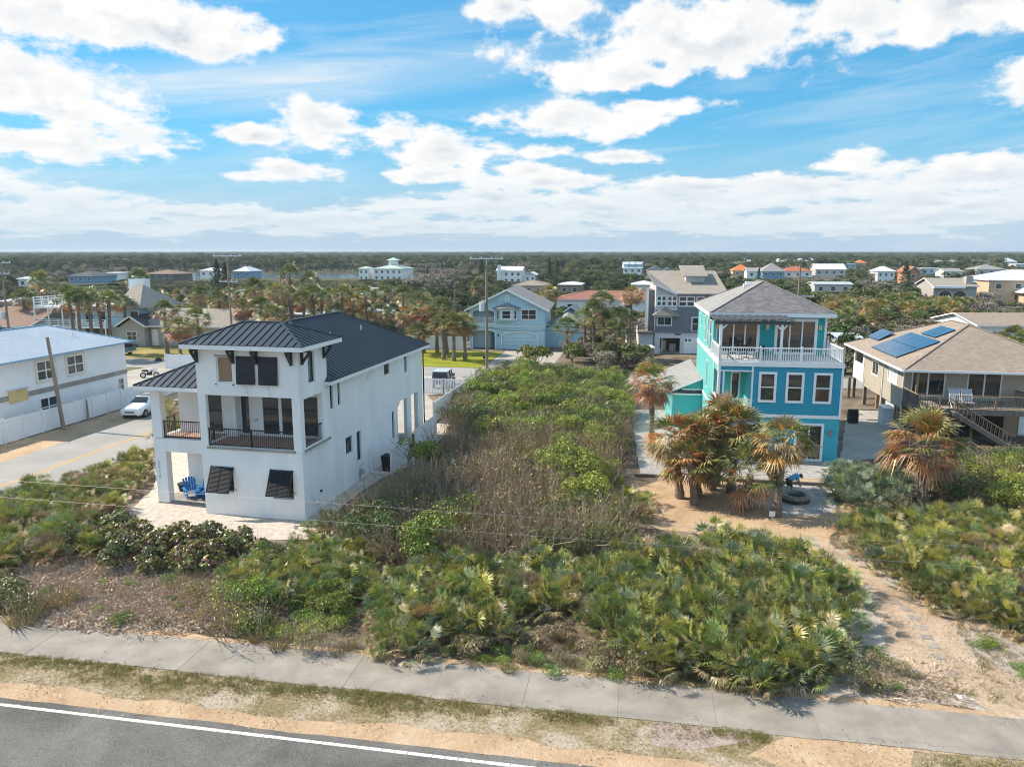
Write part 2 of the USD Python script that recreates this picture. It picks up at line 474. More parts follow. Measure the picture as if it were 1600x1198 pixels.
# ------------------------------------------------------------------ materials
def mat(name, color, rough=0.7, vary=0.12, scale=1.5, bump=0.0, bscale=20.0, spec=0.4, metallic=0.0, color2=None, stretch=(1, 1, 1), detail=5.0, world=True, rnd=0.0, sheet=None):
    """A surface whose colour wanders with two sizes of noise, with fine relief."""
    nd = {'p': ('principled_bsdf', {'roughness': rough, 'specular_ior_level': spec, 'metallic': metallic})}
    ln = []
    if world:
        nd['g'] = ('geometry', {}); src = 'g.position'
    else:
        nd['g'] = ('texture_coordinate', {}); src = 'g.object'
    nd['mp'] = ('vector_math', {'math_type': 'multiply', 'vector2': stretch})
    nd['n'] = ('noise_texture', {'scale': scale, 'detail': detail, 'roughness': 0.6})
    c = np.array(color, float)
    lo, hi = c * (1 - vary), np.minimum(c * (1 + vary), 0.95)
    if color2 is not None:
        hi = np.array(color2, float)
    nd['r'] = ('rgb_ramp', {'ramp': [(0.32, tuple(lo)), (0.68, tuple(hi))]})
    ln += [(src, 'mp.vector1'), ('mp.vector', 'n.vector'), ('n.fac', 'r.fac')]
    out = 'r.color'
    if rnd:
        nd['oi'] = ('object_info', {})
        nd['om'] = ('map_range', {'to_min': 1 - rnd, 'to_max': 1 + rnd})
        nd['ov'] = ('hsv', {})
        ln += [('oi.random', 'om.value'), ('om.result', 'ov.value'), (out, 'ov.color')]
        out = 'ov.color'
    ln.append((out, 'p.base_color'))
    if bump:
        nd['bn'] = ('noise_texture', {'scale': bscale, 'detail': 3.0, 'roughness': 0.6})
        nd['b'] = ('bump', {'strength': 1.0, 'distance': bump})
        ln += [('mp.vector', 'bn.vector'), ('bn.fac', 'b.height'), ('b.normal', 'p.normal')]
    return usdkit.material(stage, f'/World/Looks/{name}', nd, ln, surface='p.BSDF')


def leafmat(name, trans=0.3, rough=0.5, spec=0.4, rnd=0.22, hue=0.025):
    """Foliage: the colour of each leaf comes with the mesh, each plant differs a little."""
    nd = {'a': ('attribute', {'attribute': 'tint'}), 'oi': ('object_info', {}), 'hv': ('hsv', {}), 'mv': ('map_range', {'to_min': 1 - rnd, 'to_max': 1 + rnd}),
          'w': ('white_noise_texture', {'dimensions': '1D'}), 'mh': ('map_range', {'to_min': 0.5 - hue, 'to_max': 0.5 + hue}),
          'p': ('principled_bsdf', {'roughness': rough, 'specular_ior_level': spec}), 't': ('translucent_bsdf', {}), 'm': ('mix_closure', {'fac': trans})}
    ln = [('a.color', 'hv.color'), ('oi.random', 'mv.value'), ('mv.result', 'hv.value'), ('oi.random', 'w.w'), ('w.value', 'mh.value'), ('mh.result', 'hv.hue'),
          ('hv.color', 'p.base_color'), ('hv.color', 't.color'), ('p.BSDF', 'm.closure1'), ('t.BSDF', 'm.closure2')]
    return usdkit.material(stage, f'/World/Looks/{name}', nd, ln, surface='m.closure')


def shingle(name, a, b, row=0.16, world=False):
    """Asphalt shingles in rows with mixed tabs."""
    nd = {'tc': ('texture_coordinate', {}), 'mp': ('vector_math', {'math_type': 'multiply', 'vector2': (3.2, 3.2, 15.0)}), 'v': ('voronoi_texture', {'scale': 1.0, 'randomness': 0.9}),
          'n': ('noise_texture', {'scale': 1.2, 'detail': 4.0}), 'sp': ('separate_color', {}), 'r': ('rgb_ramp', {'ramp': [(0, tuple(a)), (1, tuple(b))]}),
          'ad': ('math', {'math_type': 'multiply_add', 'value2': 0.5}), 'sc': ('math', {'math_type': 'multiply', 'value2': 0.5}), 'p': ('principled_bsdf', {'roughness': 0.9, 'specular_ior_level': 0.2}),
          'bn': ('bump', {'distance': 0.02, 'strength': 0.8})}
    ln = [('tc.object', 'mp.vector1'), ('mp.vector', 'v.vector'), ('tc.object', 'n.vector'), ('v.color', 'sp.color'), ('n.fac', 'sc.value1'), ('sp.r', 'ad.value1'), ('sc.value', 'ad.value3'),
          ('ad.value', 'r.fac'), ('r.color', 'p.base_color'), ('sp.r', 'bn.height'), ('bn.normal', 'p.normal')]
    return usdkit.material(stage, f'/World/Looks/{name}', nd, ln, surface='p.BSDF')


def siding(name, color, board=0.18, dark=0.78, depth=0.012, rough=0.55):
    """Lap boards: relief and the thin dark joint under each board."""
    c = np.array(color, float)
    nd = {'g': ('geometry', {}), 'sp': ('separate_xyz', {}), 'k': ('math', {'math_type': 'multiply', 'value2': 1.0 / board}), 'f': ('math', {'math_type': 'fraction'}),
          'j': ('rgb_ramp', {'ramp': [(0.0, tuple(c * dark)), (0.1, tuple(c)), (1.0, tuple(c))]}), 'inv': ('math', {'math_type': 'subtract', 'value1': 1.0}), 'b': ('bump', {'distance': depth, 'strength': 1.0}),
          'n': ('noise_texture', {'scale': 0.7, 'detail': 5.0}), 'nm': ('map_range', {'to_min': 0.88, 'to_max': 1.12}), 'hv': ('hsv', {}), 'p': ('principled_bsdf', {'roughness': rough, 'specular_ior_level': 0.35})}
    ln = [('g.position', 'sp.vector'), ('sp.z', 'k.value1'), ('k.value', 'f.value1'), ('f.value', 'j.fac'), ('f.value', 'inv.value2'), ('inv.value', 'b.height'), ('b.normal', 'p.normal'),
          ('g.position', 'n.vector'), ('n.fac', 'nm.value'), ('nm.result', 'hv.value'), ('j.color', 'hv.color'), ('hv.color', 'p.base_color')]
    return usdkit.material(stage, f'/World/Looks/{name}', nd, ln, surface='p.BSDF')


def ground_mat(name, ramp, scale=0.6, fine=9.0, fine_amt=0.35, bump=0.03, bscale=14.0, rough=0.95, patches=None, pscale=0.25):
    """Earth: broad patches of different soils, with fine litter."""
    nd = {'g': ('geometry', {}), 'n': ('noise_texture', {'scale': scale, 'detail': 6.0, 'roughness': 0.62, 'distortion': 0.4}), 'f': ('noise_texture', {'scale': fine, 'detail': 4.0, 'roughness': 0.7}),
          'ad': ('math', {'math_type': 'multiply_add', 'value2': fine_amt}), 'of': ('math', {'math_type': 'subtract', 'value2': fine_amt * 0.5}), 'r': ('rgb_ramp', {'ramp': ramp}),
          'bn': ('noise_texture', {'scale': bscale, 'detail': 5.0, 'roughness': 0.7}), 'b': ('bump', {'distance': bump, 'strength': 1.0}), 'p': ('principled_bsdf', {'roughness': rough, 'specular_ior_level': 0.15})}
    ln = [('g.position', 'n.vector'), ('g.position', 'f.vector'), ('f.fac', 'ad.value1'), ('n.fac', 'ad.value3'), ('ad.value', 'of.value1'), ('of.value', 'r.fac'), ('r.color', 'p.base_color'),
          ('g.position', 'bn.vector'), ('bn.fac', 'b.height'), ('b.normal', 'p.normal')]
    return usdkit.material(stage, f'/World/Looks/{name}', nd, ln, surface='p.BSDF')


M = {}
M['white'] = mat('white_paint', (0.78, 0.78, 0.77), 0.5, 0.04, 0.6)
M['stucco'] = mat('white_stucco', (0.78, 0.775, 0.76), 0.85, 0.07, 0.9, 0.008, 45.0, stretch=(1, 1, 0.22))
M['stucco4'] = mat('old_white_stucco', (0.76, 0.76, 0.75), 0.85, 0.07, 0.5, 0.006, 40.0)
M['vinyl'] = mat('white_vinyl', (0.74, 0.75, 0.76), 0.4, 0.04, 0.8)
M['black'] = mat('black_metal', (0.018, 0.019, 0.022), 0.4, 0.2, 2.0)
M['shutter'] = mat('black_shutter', (0.02, 0.022, 0.026), 0.45, 0.2, 2.0)
M['seam'] = mat('dark_roof_metal', (0.05, 0.062, 0.078), 0.38, 0.12, 0.5, metallic=0.25, spec=0.5)
M['glass'] = usdkit.material(stage, '/World/Looks/window_glass', {'p': ('principled_bsdf', {'base_color': (0.022, 0.024, 0.024), 'roughness': 0.03, 'ior': 1.7, 'specular_ior_level': 0.6})}, [], surface='p.BSDF')
M['glass_clear'] = usdkit.material(stage, '/World/Looks/clear_glass', {'f': ('fresnel', {'IOR': 1.5}), 't': ('transparent_bsdf', {'color': (0.55, 0.6, 0.62)}), 'g': ('glossy_bsdf', {'roughness': 0.02, 'color': (1, 1, 1)}), 'm': ('mix_closure', {}), 'x': ('math', {'math_type': 'multiply_add', 'value2': 1.6, 'value3': 0.04, 'use_clamp': True})},
                                   [('f.fac', 'x.value1'), ('x.value', 'm.fac'), ('t.BSDF', 'm.closure1'), ('g.BSDF', 'm.closure2')], surface='m.closure')
M['tanroom'] = mat('tan_blind', (0.30, 0.20, 0.12), 0.7, 0.1, 1.0)
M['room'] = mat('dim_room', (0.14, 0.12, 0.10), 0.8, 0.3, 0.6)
M['paver'] = mat('red_brown_paver', (0.42, 0.28, 0.21), 0.8, 0.25, 6.0, 0.004, 20)
M['concrete'] = mat('concrete', (0.30, 0.27, 0.235), 0.9, 0.2, 0.9, 0.003, 60.0, rnd=0.05)
M['concrete2'] = mat('worn_concrete', (0.40, 0.37, 0.33), 0.9, 0.16, 0.5, 0.003, 60.0)
M['wood'] = mat('weathered_wood', (0.17, 0.145, 0.12), 0.85, 0.3, 1.2, 0.004, 25, stretch=(4, 4, 0.5))
M['wood_warm'] = mat('warm_wood', (0.33, 0.21, 0.12), 0.8, 0.25, 1.2, stretch=(4, 4, 0.5))
M['deck'] = mat('deck_boards', (0.30, 0.26, 0.22), 0.85, 0.25, 2.0, stretch=(1, 6, 1))
M['pale_deck'] = mat('white_deck', (0.62, 0.60, 0.57), 0.7, 0.08, 1.0)
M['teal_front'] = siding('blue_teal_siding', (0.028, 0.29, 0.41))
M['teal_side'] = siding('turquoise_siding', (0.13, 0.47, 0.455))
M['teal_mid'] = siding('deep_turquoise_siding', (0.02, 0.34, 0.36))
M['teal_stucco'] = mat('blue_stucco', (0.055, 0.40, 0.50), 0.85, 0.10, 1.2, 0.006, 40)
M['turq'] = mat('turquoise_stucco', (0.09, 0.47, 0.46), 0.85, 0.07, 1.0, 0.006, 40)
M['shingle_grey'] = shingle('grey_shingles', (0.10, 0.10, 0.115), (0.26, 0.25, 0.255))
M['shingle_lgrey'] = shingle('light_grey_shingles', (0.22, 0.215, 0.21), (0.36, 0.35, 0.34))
M['shingle_tan'] = shingle('tan_shingles', (0.24, 0.19, 0.155), (0.39, 0.32, 0.265))
M['shingle_beige'] = shingle('beige_shingles', (0.27, 0.24, 0.21), (0.40, 0.36, 0.31))
M['shingle_brown'] = shingle('brown_shingles', (0.20, 0.13, 0.10), (0.34, 0.23, 0.18))
M['shingle_dark'] = shingle('dark_shingles', (0.06, 0.065, 0.075), (0.13, 0.135, 0.15))
M['beige_siding'] = siding('beige_siding', (0.42, 0.37, 0.30))
M['tan_stucco'] = mat('tan_stucco', (0.36, 0.25, 0.17), 0.85, 0.1, 1.0)
M['grey_siding'] = siding('grey_siding', (0.16, 0.175, 0.20))
M['pale_siding'] = siding('pale_grey_siding', (0.55, 0.52, 0.50))
M['ltblue'] = siding('light_blue_siding', (0.38, 0.57, 0.66))
M['ltblue2'] = mat('light_blue_stucco', (0.46, 0.63, 0.70), 0.8, 0.06, 1.0)
M['blue_wall'] = mat('dusty_blue_wall', (0.16, 0.30, 0.40), 0.8, 0.1, 1.0)
M['ranch'] = mat('grey_beige_wall', (0.40, 0.37, 0.34), 0.85, 0.07, 0.8)
M['cream'] = mat('cream_wall', (0.66, 0.60, 0.48), 0.8, 0.06, 0.8)
M['peach'] = mat('peach_wall', (0.60, 0.42, 0.28), 0.8, 0.08, 0.8)
M['pink_wall'] = mat('pink_wall', (0.50, 0.22, 0.15), 0.8, 0.1, 0.8)
M['tile_red'] = mat('red_roof_tile', (0.40, 0.13, 0.07), 0.8, 0.3, 2.0, 0.03, 8.0)
M['tile_orange'] = mat('orange_roof_tile', (0.62, 0.20, 0.06), 0.8, 0.25, 2.0, 0.03, 8.0)
M['tile_brown'] = mat('dusky_red_roof_tile', (0.30, 0.13, 0.10), 0.8, 0.3, 2.0)
M['metal_white'] = mat('white_metal_roof', (0.72, 0.74, 0.76), 0.35, 0.05, 0.5, spec=0.5)
M['metal_pale'] = mat('pale_metal_roof', (0.50, 0.55, 0.60), 0.35, 0.08, 0.5, spec=0.5)
M['metal_blue'] = mat('blue_white_metal_roof', (0.55, 0.61, 0.67), 0.35, 0.06, 0.5, spec=0.5)
M['metal_bluecap'] = mat('blue_metal_cap', (0.16, 0.36, 0.56), 0.4, 0.06, 0.5)
M['metal_green'] = mat('pale_green_metal_roof', (0.50, 0.60, 0.52), 0.35, 0.06, 0.5)
M['solar'] = mat('solar_cells', (0.02, 0.085, 0.17), 0.12, 0.2, 0.8, spec=0.8)
M['alu'] = mat('grey_metal', (0.45, 0.46, 0.47), 0.4, 0.08, 1.0, metallic=0.6)
M['galv'] = mat('pale_grey_metal', (0.55, 0.57, 0.6), 0.5, 0.08, 1.0)
M['blue_plastic'] = mat('bright_blue_plastic', (0.015, 0.20, 0.52), 0.45, 0.06, 1.0)
M['rubber'] = mat('black_rubber', (0.018, 0.018, 0.018), 0.7, 0.2, 3.0)
M['carwhite'] = mat('white_car_paint', (0.78, 0.79, 0.80), 0.12, 0.02, 1.0, spec=0.6)
M['carteal'] = mat('teal_truck_paint', (0.06, 0.20, 0.21), 0.35, 0.1, 1.0)
M['carblue'] = mat('dark_blue_car_paint', (0.05, 0.09, 0.14), 0.2, 0.1, 1.0)
M['chrome'] = mat('bright_metal', (0.6, 0.6, 0.62), 0.2, 0.05, 1.0, metallic=0.8)
M['redlamp'] = mat('red_lamp', (0.35, 0.02, 0.02), 0.2, 0.1, 1.0)
M['yellow'] = mat('yellow_trim', (0.66, 0.50, 0.22), 0.7, 0.12, 1.0)
M['stone_dark'] = mat('charred_block', (0.07, 0.065, 0.06), 0.9, 0.3, 3.0)
M['stone'] = mat('grey_block', (0.26, 0.24, 0.21), 0.9, 0.25, 3.0, 0.006, 20)
M['ash'] = mat('ash', (0.05, 0.05, 0.052), 0.95, 0.4, 8.0)
M['skin'] = mat('skin', (0.36, 0.20, 0.14), 0.6, 0.08, 4.0)
M['hair'] = mat('dark_hair', (0.03, 0.022, 0.018), 0.7, 0.2, 10.0)
M['shirt'] = mat('light_blue_shirt', (0.10, 0.42, 0.72), 0.85, 0.1, 6.0)
M['shorts'] = mat('dark_shorts', (0.05, 0.055, 0.07), 0.85, 0.15, 6.0)
M['street'] = mat('street_asphalt', (0.33, 0.315, 0.295), 0.9, 0.12, 0.3, 0.004, 60.0)
M['line_white'] = mat('white_road_paint', (0.72, 0.72, 0.70), 0.7, 0.08, 4.0)
M['line_yellow'] = mat('yellow_road_paint', (0.62, 0.36, 0.08), 0.7, 0.12, 3.0)
M['bark'] = mat('palm_bark', (0.20, 0.155, 0.12), 0.95, 0.35, 3.0, 0.02, 9.0, stretch=(1, 1, 3), world=False)
M['wood_dead'] = mat('grey_branch', (0.21, 0.175, 0.15), 0.9, 0.3, 3.0)
M['pole'] = mat('weathered_pole', (0.24, 0.19, 0.15), 0.9, 0.25, 1.0, stretch=(5, 5, 0.4))
M['leaf'] = leafmat('leaves', 0.22, 0.38, 0.5)
M['leaf_far'] = leafmat('distant_leaves', 0.12, 0.7, 0.2, 0.3, 0.035)
M['twig'] = leafmat('twigs', 0.0, 0.9, 0.1, 0.2, 0.01)
M['asphalt'] = ground_mat('asphalt', [(0.2, (0.075, 0.072, 0.068)), (0.5, (0.165, 0.157, 0.148)), (0.8, (0.28, 0.27, 0.255))], 0.25, 26.0, 1.3, 0.012, 60.0, 0.9)
M['sand'] = ground_mat('orange_sand', [(0.25, (0.34, 0.235, 0.15)), (0.5, (0.50, 0.35, 0.22)), (0.75, (0.58, 0.45, 0.32))], 0.5, 5.0, 0.5, 0.05, 6.0)
M['pathsand'] = ground_mat('trodden_sand', [(0.25, (0.30, 0.22, 0.16)), (0.42, (0.46, 0.345, 0.245)), (0.6, (0.55, 0.42, 0.30)), (0.8, (0.56, 0.49, 0.43))], 0.8, 7.0, 0.8, 0.05, 8.0)
M['soil'] = ground_mat('leaf_litter', [(0.2, (0.055, 0.045, 0.03)), (0.42, (0.15, 0.115, 0.08)), (0.58, (0.25, 0.20, 0.15)), (0.8, (0.36, 0.31, 0.25))], 0.35, 7.0, 0.7, 0.08, 8.0)
M['litter'] = ground_mat('shell_and_litter', [(0.25, (0.20, 0.15, 0.11)), (0.42, (0.42, 0.355, 0.295)), (0.6, (0.56, 0.50, 0.44)), (0.8, (0.52, 0.39, 0.27))], 0.5, 9.0, 0.9, 0.06, 10.0)
M['rubble'] = ground_mat('pinkish_rubble', [(0.25, (0.24, 0.17, 0.14)), (0.5, (0.42, 0.33, 0.29)), (0.8, (0.5, 0.42, 0.37))], 1.2, 9.0, 0.8, 0.06, 10.0)
M['gravel'] = ground_mat('cream_shell_gravel', [(0.2, (0.36, 0.30, 0.24)), (0.5, (0.60, 0.53, 0.45)), (0.8, (0.72, 0.66, 0.58))], 3.0, 22.0, 1.0, 0.03, 30.0)
M['gravel_grey'] = ground_mat('grey_gravel', [(0.2, (0.24, 0.22, 0.20)), (0.5, (0.42, 0.40, 0.38)), (0.8, (0.56, 0.54, 0.52))], 3.0, 20.0, 1.0, 0.03, 28.0)
M['lawn'] = ground_mat('lawn', [(0.25, (0.17, 0.21, 0.02)), (0.5, (0.27, 0.285, 0.025)), (0.8, (0.36, 0.32, 0.06))], 0.3, 6.0, 0.5, 0.06, 9.0)
M['drygrass'] = ground_mat('dry_lawn', [(0.25, (0.17, 0.17, 0.05)), (0.5, (0.33, 0.28, 0.10)), (0.8, (0.46, 0.35, 0.17))], 0.2, 5.0, 0.5, 0.06, 9.0)
M['verge'] = ground_mat('sparse_grass_and_shell', [(0.22, (0.15, 0.13, 0.055)), (0.45, (0.29, 0.23, 0.13)), (0.62, (0.45, 0.37, 0.28)), (0.85, (0.55, 0.49, 0.43))], 0.6, 8.0, 0.8, 0.05, 12.0)
M['land'] = ground_mat('far_scrubland', [(0.3, (0.05, 0.06, 0.03)), (0.55, (0.10, 0.10, 0.055)), (0.8, (0.16, 0.14, 0.09))], 0.02, 0.25, 0.6, 0.3, 1.0)
M['water'] = mat('water', (0.10, 0.17, 0.22), 0.12, 0.1, 0.05, 0.03, 0.7, spec=0.6)

# ------------------------------------------------------------------ the ground, in street axes (s along the highway, t away from it)
SA = math.radians(-10)
SU, SV = np.array([math.cos(SA), math.sin(SA), 0]), np.array([-math.sin(SA), math.cos(SA), 0])


def S(s, t, z=0.0):
    return SU * s + SV * t + np.array([0, 0, z])


def st(p):
    return float(np.dot(p, SU)), float(np.dot(p, SV))


def sheet(name, ring, z, m, ragged=0.0, seed=0, step=0.4, parent=None, kind='structure'):
    """A flat sheet over a ring of world points; ragged moves its edge about."""
    p = np.asarray(ring, float)[:, :2]
    if ragged:
        q = []
        for i in range(len(p)):
            a, b = p[i], p[(i + 1) % len(p)]
            n = max(1, int(np.linalg.norm(b - a) / step))
            q += [a + (b - a) * k / n for k in range(n)]
        q = np.array(q)
        h = np.column_stack([q, np.full(len(q), seed * 7.3)])
        d = np.stack([meshkit.fbm(h * 0.9, 3, seed + 3), meshkit.fbm(h * 0.9, 3, seed + 31)], 1) - 0.5
        p = q + d * 2 * ragged
    po = Polygon(p).buffer(0)
    v, f = [], []
    for g in getattr(po, 'geoms', [po]):
        vv, ff = trimesh.creation.triangulate_polygon(g, engine='earcut')
        f.append(np.asarray(ff) + sum(len(x) for x in v)); v.append(np.column_stack([vv, np.full(len(vv), z)]))
    v, f = np.vstack(v), np.vstack(f)
    n = np.cross(v[f[:, 1]] - v[f[:, 0]], v[f[:, 2]] - v[f[:, 0]])[:, 2]
    f[n < 0] = f[n < 0][:, ::-1]
    if parent is not None:
        return put(parent, name, (v, f), m)
    return top(name, (v, f), m, kind=kind)


def sq(s0, s1, t0, t1):
    return [S(s0, t0), S(s1, t0), S(s1, t1), S(s0, t1)]


def px(*pts, z=0.0):
    return [G(x, y, z) for x, y in pts]


# land to the horizon with the near lot in finer soil on top
top('ground', MB().poly([(-16000, -6000, -0.012), (16000, -6000, -0.012), (16000, 24000, -0.012), (-16000, 24000, -0.012)]), M['land'], kind='structure')
sheet('soil', sq(-140, 140, 18, 150), -0.006, M['soil'])
sheet('dune', sq(-400, 400, -14, 5), -0.004, M['soil'], 0.8, 50, 3.0)
sheet('beach', sq(-900, 900, -70, -13), -0.008, M['sand'])
sheet('sea', sq(-6000, 6000, -4000, -69), 0.02, M['water'])

hw = Thing('highway', kind='structure')
sheet('carriageway', [S(-160, 4), S(160, 4), *[S(s, 18.62) for s in np.arange(160, -160.1, -0.5)]], 0.010, M['asphalt'], 0.09, 4, 0.5, parent=hw)
mb = MB()
rng = np.random.default_rng(5)
s = -60.0
while s < 60:
    L = rng.choice([0.34, 0.36, 0.7])
    w = 0.062 + rng.uniform(-0.004, 0.004)
    mb.poly([S(s, 18.28 - w, 0.014), S(s + L, 18.28 - w, 0.014), S(s + L, 18.28 + w, 0.014), S(s, 18.28 + w, 0.014)])
    s += L + 0.02
put(hw, 'edge_line', mb, M['line_white'])
sheet('shoulder', [S(-150, 18.3), S(150, 18.3), *[S(s, 21.0) for s in np.arange(150, -150.1, -1)]], 0.004, M['sand'], 0.12, 2)
sheet('verge', [*[S(s, 19.35) for s in np.arange(-150, 6, 1)], S(3.2, 19.9), S(4.2, 20.9), *[S(s, 21.2) for s in np.arange(4, -150.1, -1)]], 0.0075, M['verge'], 0.35, 7)
sheet('verge', [S(7.5, 19.5), *[S(s, 19.5) for s in np.arange(9, 150, 1)], *[S(s, 20.95) for s in np.arange(150, 7, -1)]], 0.0085, M['verge'], 0.3, 9)
sheet('broken_verge', px((1018, 1131), (1040, 1125), (1160, 1132), (1172, 1160), (1080, 1172), (1022, 1165)), 0.0095, M['rubble'], 0.12, 3)
sheet('sandy_strip', [S(-150, 20.5), S(150, 20.5), *[S(s, 23.35) for s in np.arange(150, -150.1, -1)]], 0.0065, M['sand'], 0.18, 12)
walk = Thing('sidewalk', kind='structure')
edges = np.arange(-92.2, 92, 2.96)
for k, s0 in enumerate(edges):
    a = MB().box(0, 1, 0, 1, 0, 1).arrays()
    t1 = 23.0 + 0.03 * math.sin(k * 1.7)
    t0 = 20.95 + (0.03 * math.sin(k * 2.3))
    v = np.array([S(s0 + 0.004 + x * (2.96 - 0.008), t0 + (t1 - t0) * y, -0.05 + z * (0.075 + 0.004 * math.sin(k * 3.1))) for x, y, z in a[0]])
    put(walk, 'slab', (v, a[1]), M['concrete'])

sheet('side_street', sq(-42.3, -34.8, 18, 82), 0.012, M['street'], 0.15, 21)
sheet('street_shoulder', sq(-45.9, -42.0, 22, 80), 0.006, M['sand'], 0.3, 22)
sl = Thing('centre_line', kind='structure')
for d in (-0.12, 0.12):
    put(sl, 'stripe', MB().poly([S(-38.0 + d - 0.055, 25, 0.016), S(-38.0 + d + 0.055, 25, 0.016), S(-38.0 + d + 0.055, 78, 0.016), S(-38.0 + d - 0.055, 78, 0.016)]), M['line_yellow'])
sheet('cross_street', sq(-150, 70, 81.3, 88.0), 0.016, M['street'], 0.1, 23)
sheet('lawn', sq(-36, -19.5, 88.4, 103.0), 0.008, M['lawn'], 0.2, 24)
sheet('front_yard', sq(-85, -52, 88.4, 101), 0.008, M['drygrass'], 0.25, 25)
sheet('driveway', sq(-19.3, -11.0, 87.6, 104.5), 0.010, M['concrete2'], 0.05, 26)
sheet('driveway', sq(-60, -47.5, 62, 81.6), 0.010, M['concrete2'], 0.2, 27)
sheet('street_edge', sq(-47.5, -20, 76.5, 81.5), 0.008, M['litter'], 0.2, 28)
sheet('driveway', px((560, 740), (690, 640), (668, 618), (742, 606), (760, 590), (640, 590), (600, 690)), 0.009, M['concrete2'], 0.1, 29)
sheet('gravel_yard', px((160, 812), (215, 790), (243, 760), (240, 700), (300, 690), (420, 700), (600, 725), (660, 690), (690, 655), (715, 650), (660, 720), (600, 745), (545, 782), (510, 812), (520, 838), (480, 843), (400, 845), (300, 838), (200, 822)), 0.010, M['gravel'], 0.25, 30)
# the teal house's yard
sheet('sandy_yard', px((930, 800), (985, 765), (1050, 745), (1330, 745), (1365, 790), (1300, 835), (1290, 872), (1225, 852), (1120, 838), (1000, 822)), 0.005, M['sand'], 0.3, 31)
sheet('gravel_yard', px((985, 640), (1040, 640), (1047, 662), (1110, 656), (1165, 690), (1300, 712), (1340, 730), (1330, 755), (1290, 748), (1030, 748), (1000, 740)), 0.011, M['gravel_grey'], 0.15, 32)
sheet('patio', px((1195, 752), (1330, 752), (1345, 772), (1290, 803), (1225, 806), (1190, 790)), 0.012, M['gravel_grey'], 0.12, 33)
sheet('side_yard', px((1312, 722), (1370, 716), (1440, 680), (1420, 640), (1325, 640)), 0.010, M['concrete2'], 0.15, 34)
STONES = [(1265, 842), (1273, 851), (1281, 860), (1292, 870), (1308, 882), (1322, 893), (1338, 903), (1355, 917), (1377, 929), (1397, 941), (1415, 952), (1428, 965), (1439, 980), (1448, 995), (1458, 1009), (1466, 1026)]
pl_ = [st(G(*p)) for p in STONES]
ring = [S(a - 0.8 - 0.05 * k, b) for k, (a, b) in enumerate(pl_)]
ring += [S(9.6, 24.6), S(11.0, 23.2), S(14.5, 23.1), S(13.2, 24.2)]
ring += [S(a + 0.85 + 0.03 * k, b) for k, (a, b) in reversed(list(enumerate(pl_)))]
path = Thing('path', kind='structure')
sheet('sand_bed', ring, 0.009, M['pathsand'], 0.45, 35, parent=path)
M['flag'] = mat('grey_stepping_stone', (0.34, 0.30, 0.26), 0.9, 0.25, 2.5, 0.004, 30, rnd=0.12)
rng = np.random.default_rng(8)
for k, (a, b) in enumerate(pl_):
    c = S(a, b); an = SA + rng.uniform(-0.2, 0.2)
    e1, e2 = np.array([math.cos(an), math.sin(an), 0]), np.array([-math.sin(an), math.cos(an), 0])
    h = 0.2 + rng.uniform(-0.02, 0.02)
    pts = [c + e1 * x * h * 1.1 + e2 * y * h + [0, 0, 0.022] for x, y in ((-1, -1), (0.85, -1), (1, -0.85), (1, 0.9), (0.9, 1), (-0.9, 1), (-1, 0.9))]
    put(path, 'stepping_stone', MB().slab(pts, (0, 0, -0.04)), M['flag'])
sheet('shell_ground', [S(6.0, 23.3), S(30, 23.3), S(30, 27.5), S(15, 30.0), S(12.2, 31.5), S(10, 36), S(6.8, 36), S(6.8, 31), S(6.8, 28)], 0.0055, M['litter'], 0.5, 36)
sheet('brush_ground', px((40, 950), (60, 880), (190, 865), (300, 885), (330, 920), (260, 965), (150, 972)), 0.0045, M['litter'], 0.5, 37)
# water among the woods
sheet('lagoon', [(-215, 395, 0), (-90, 400, 0), (-40, 415, 0), (-36, 425, 0), (-90, 470, 0), (-215, 475, 0)], 0.05, M['water'], 3.0, 38, 6.0)
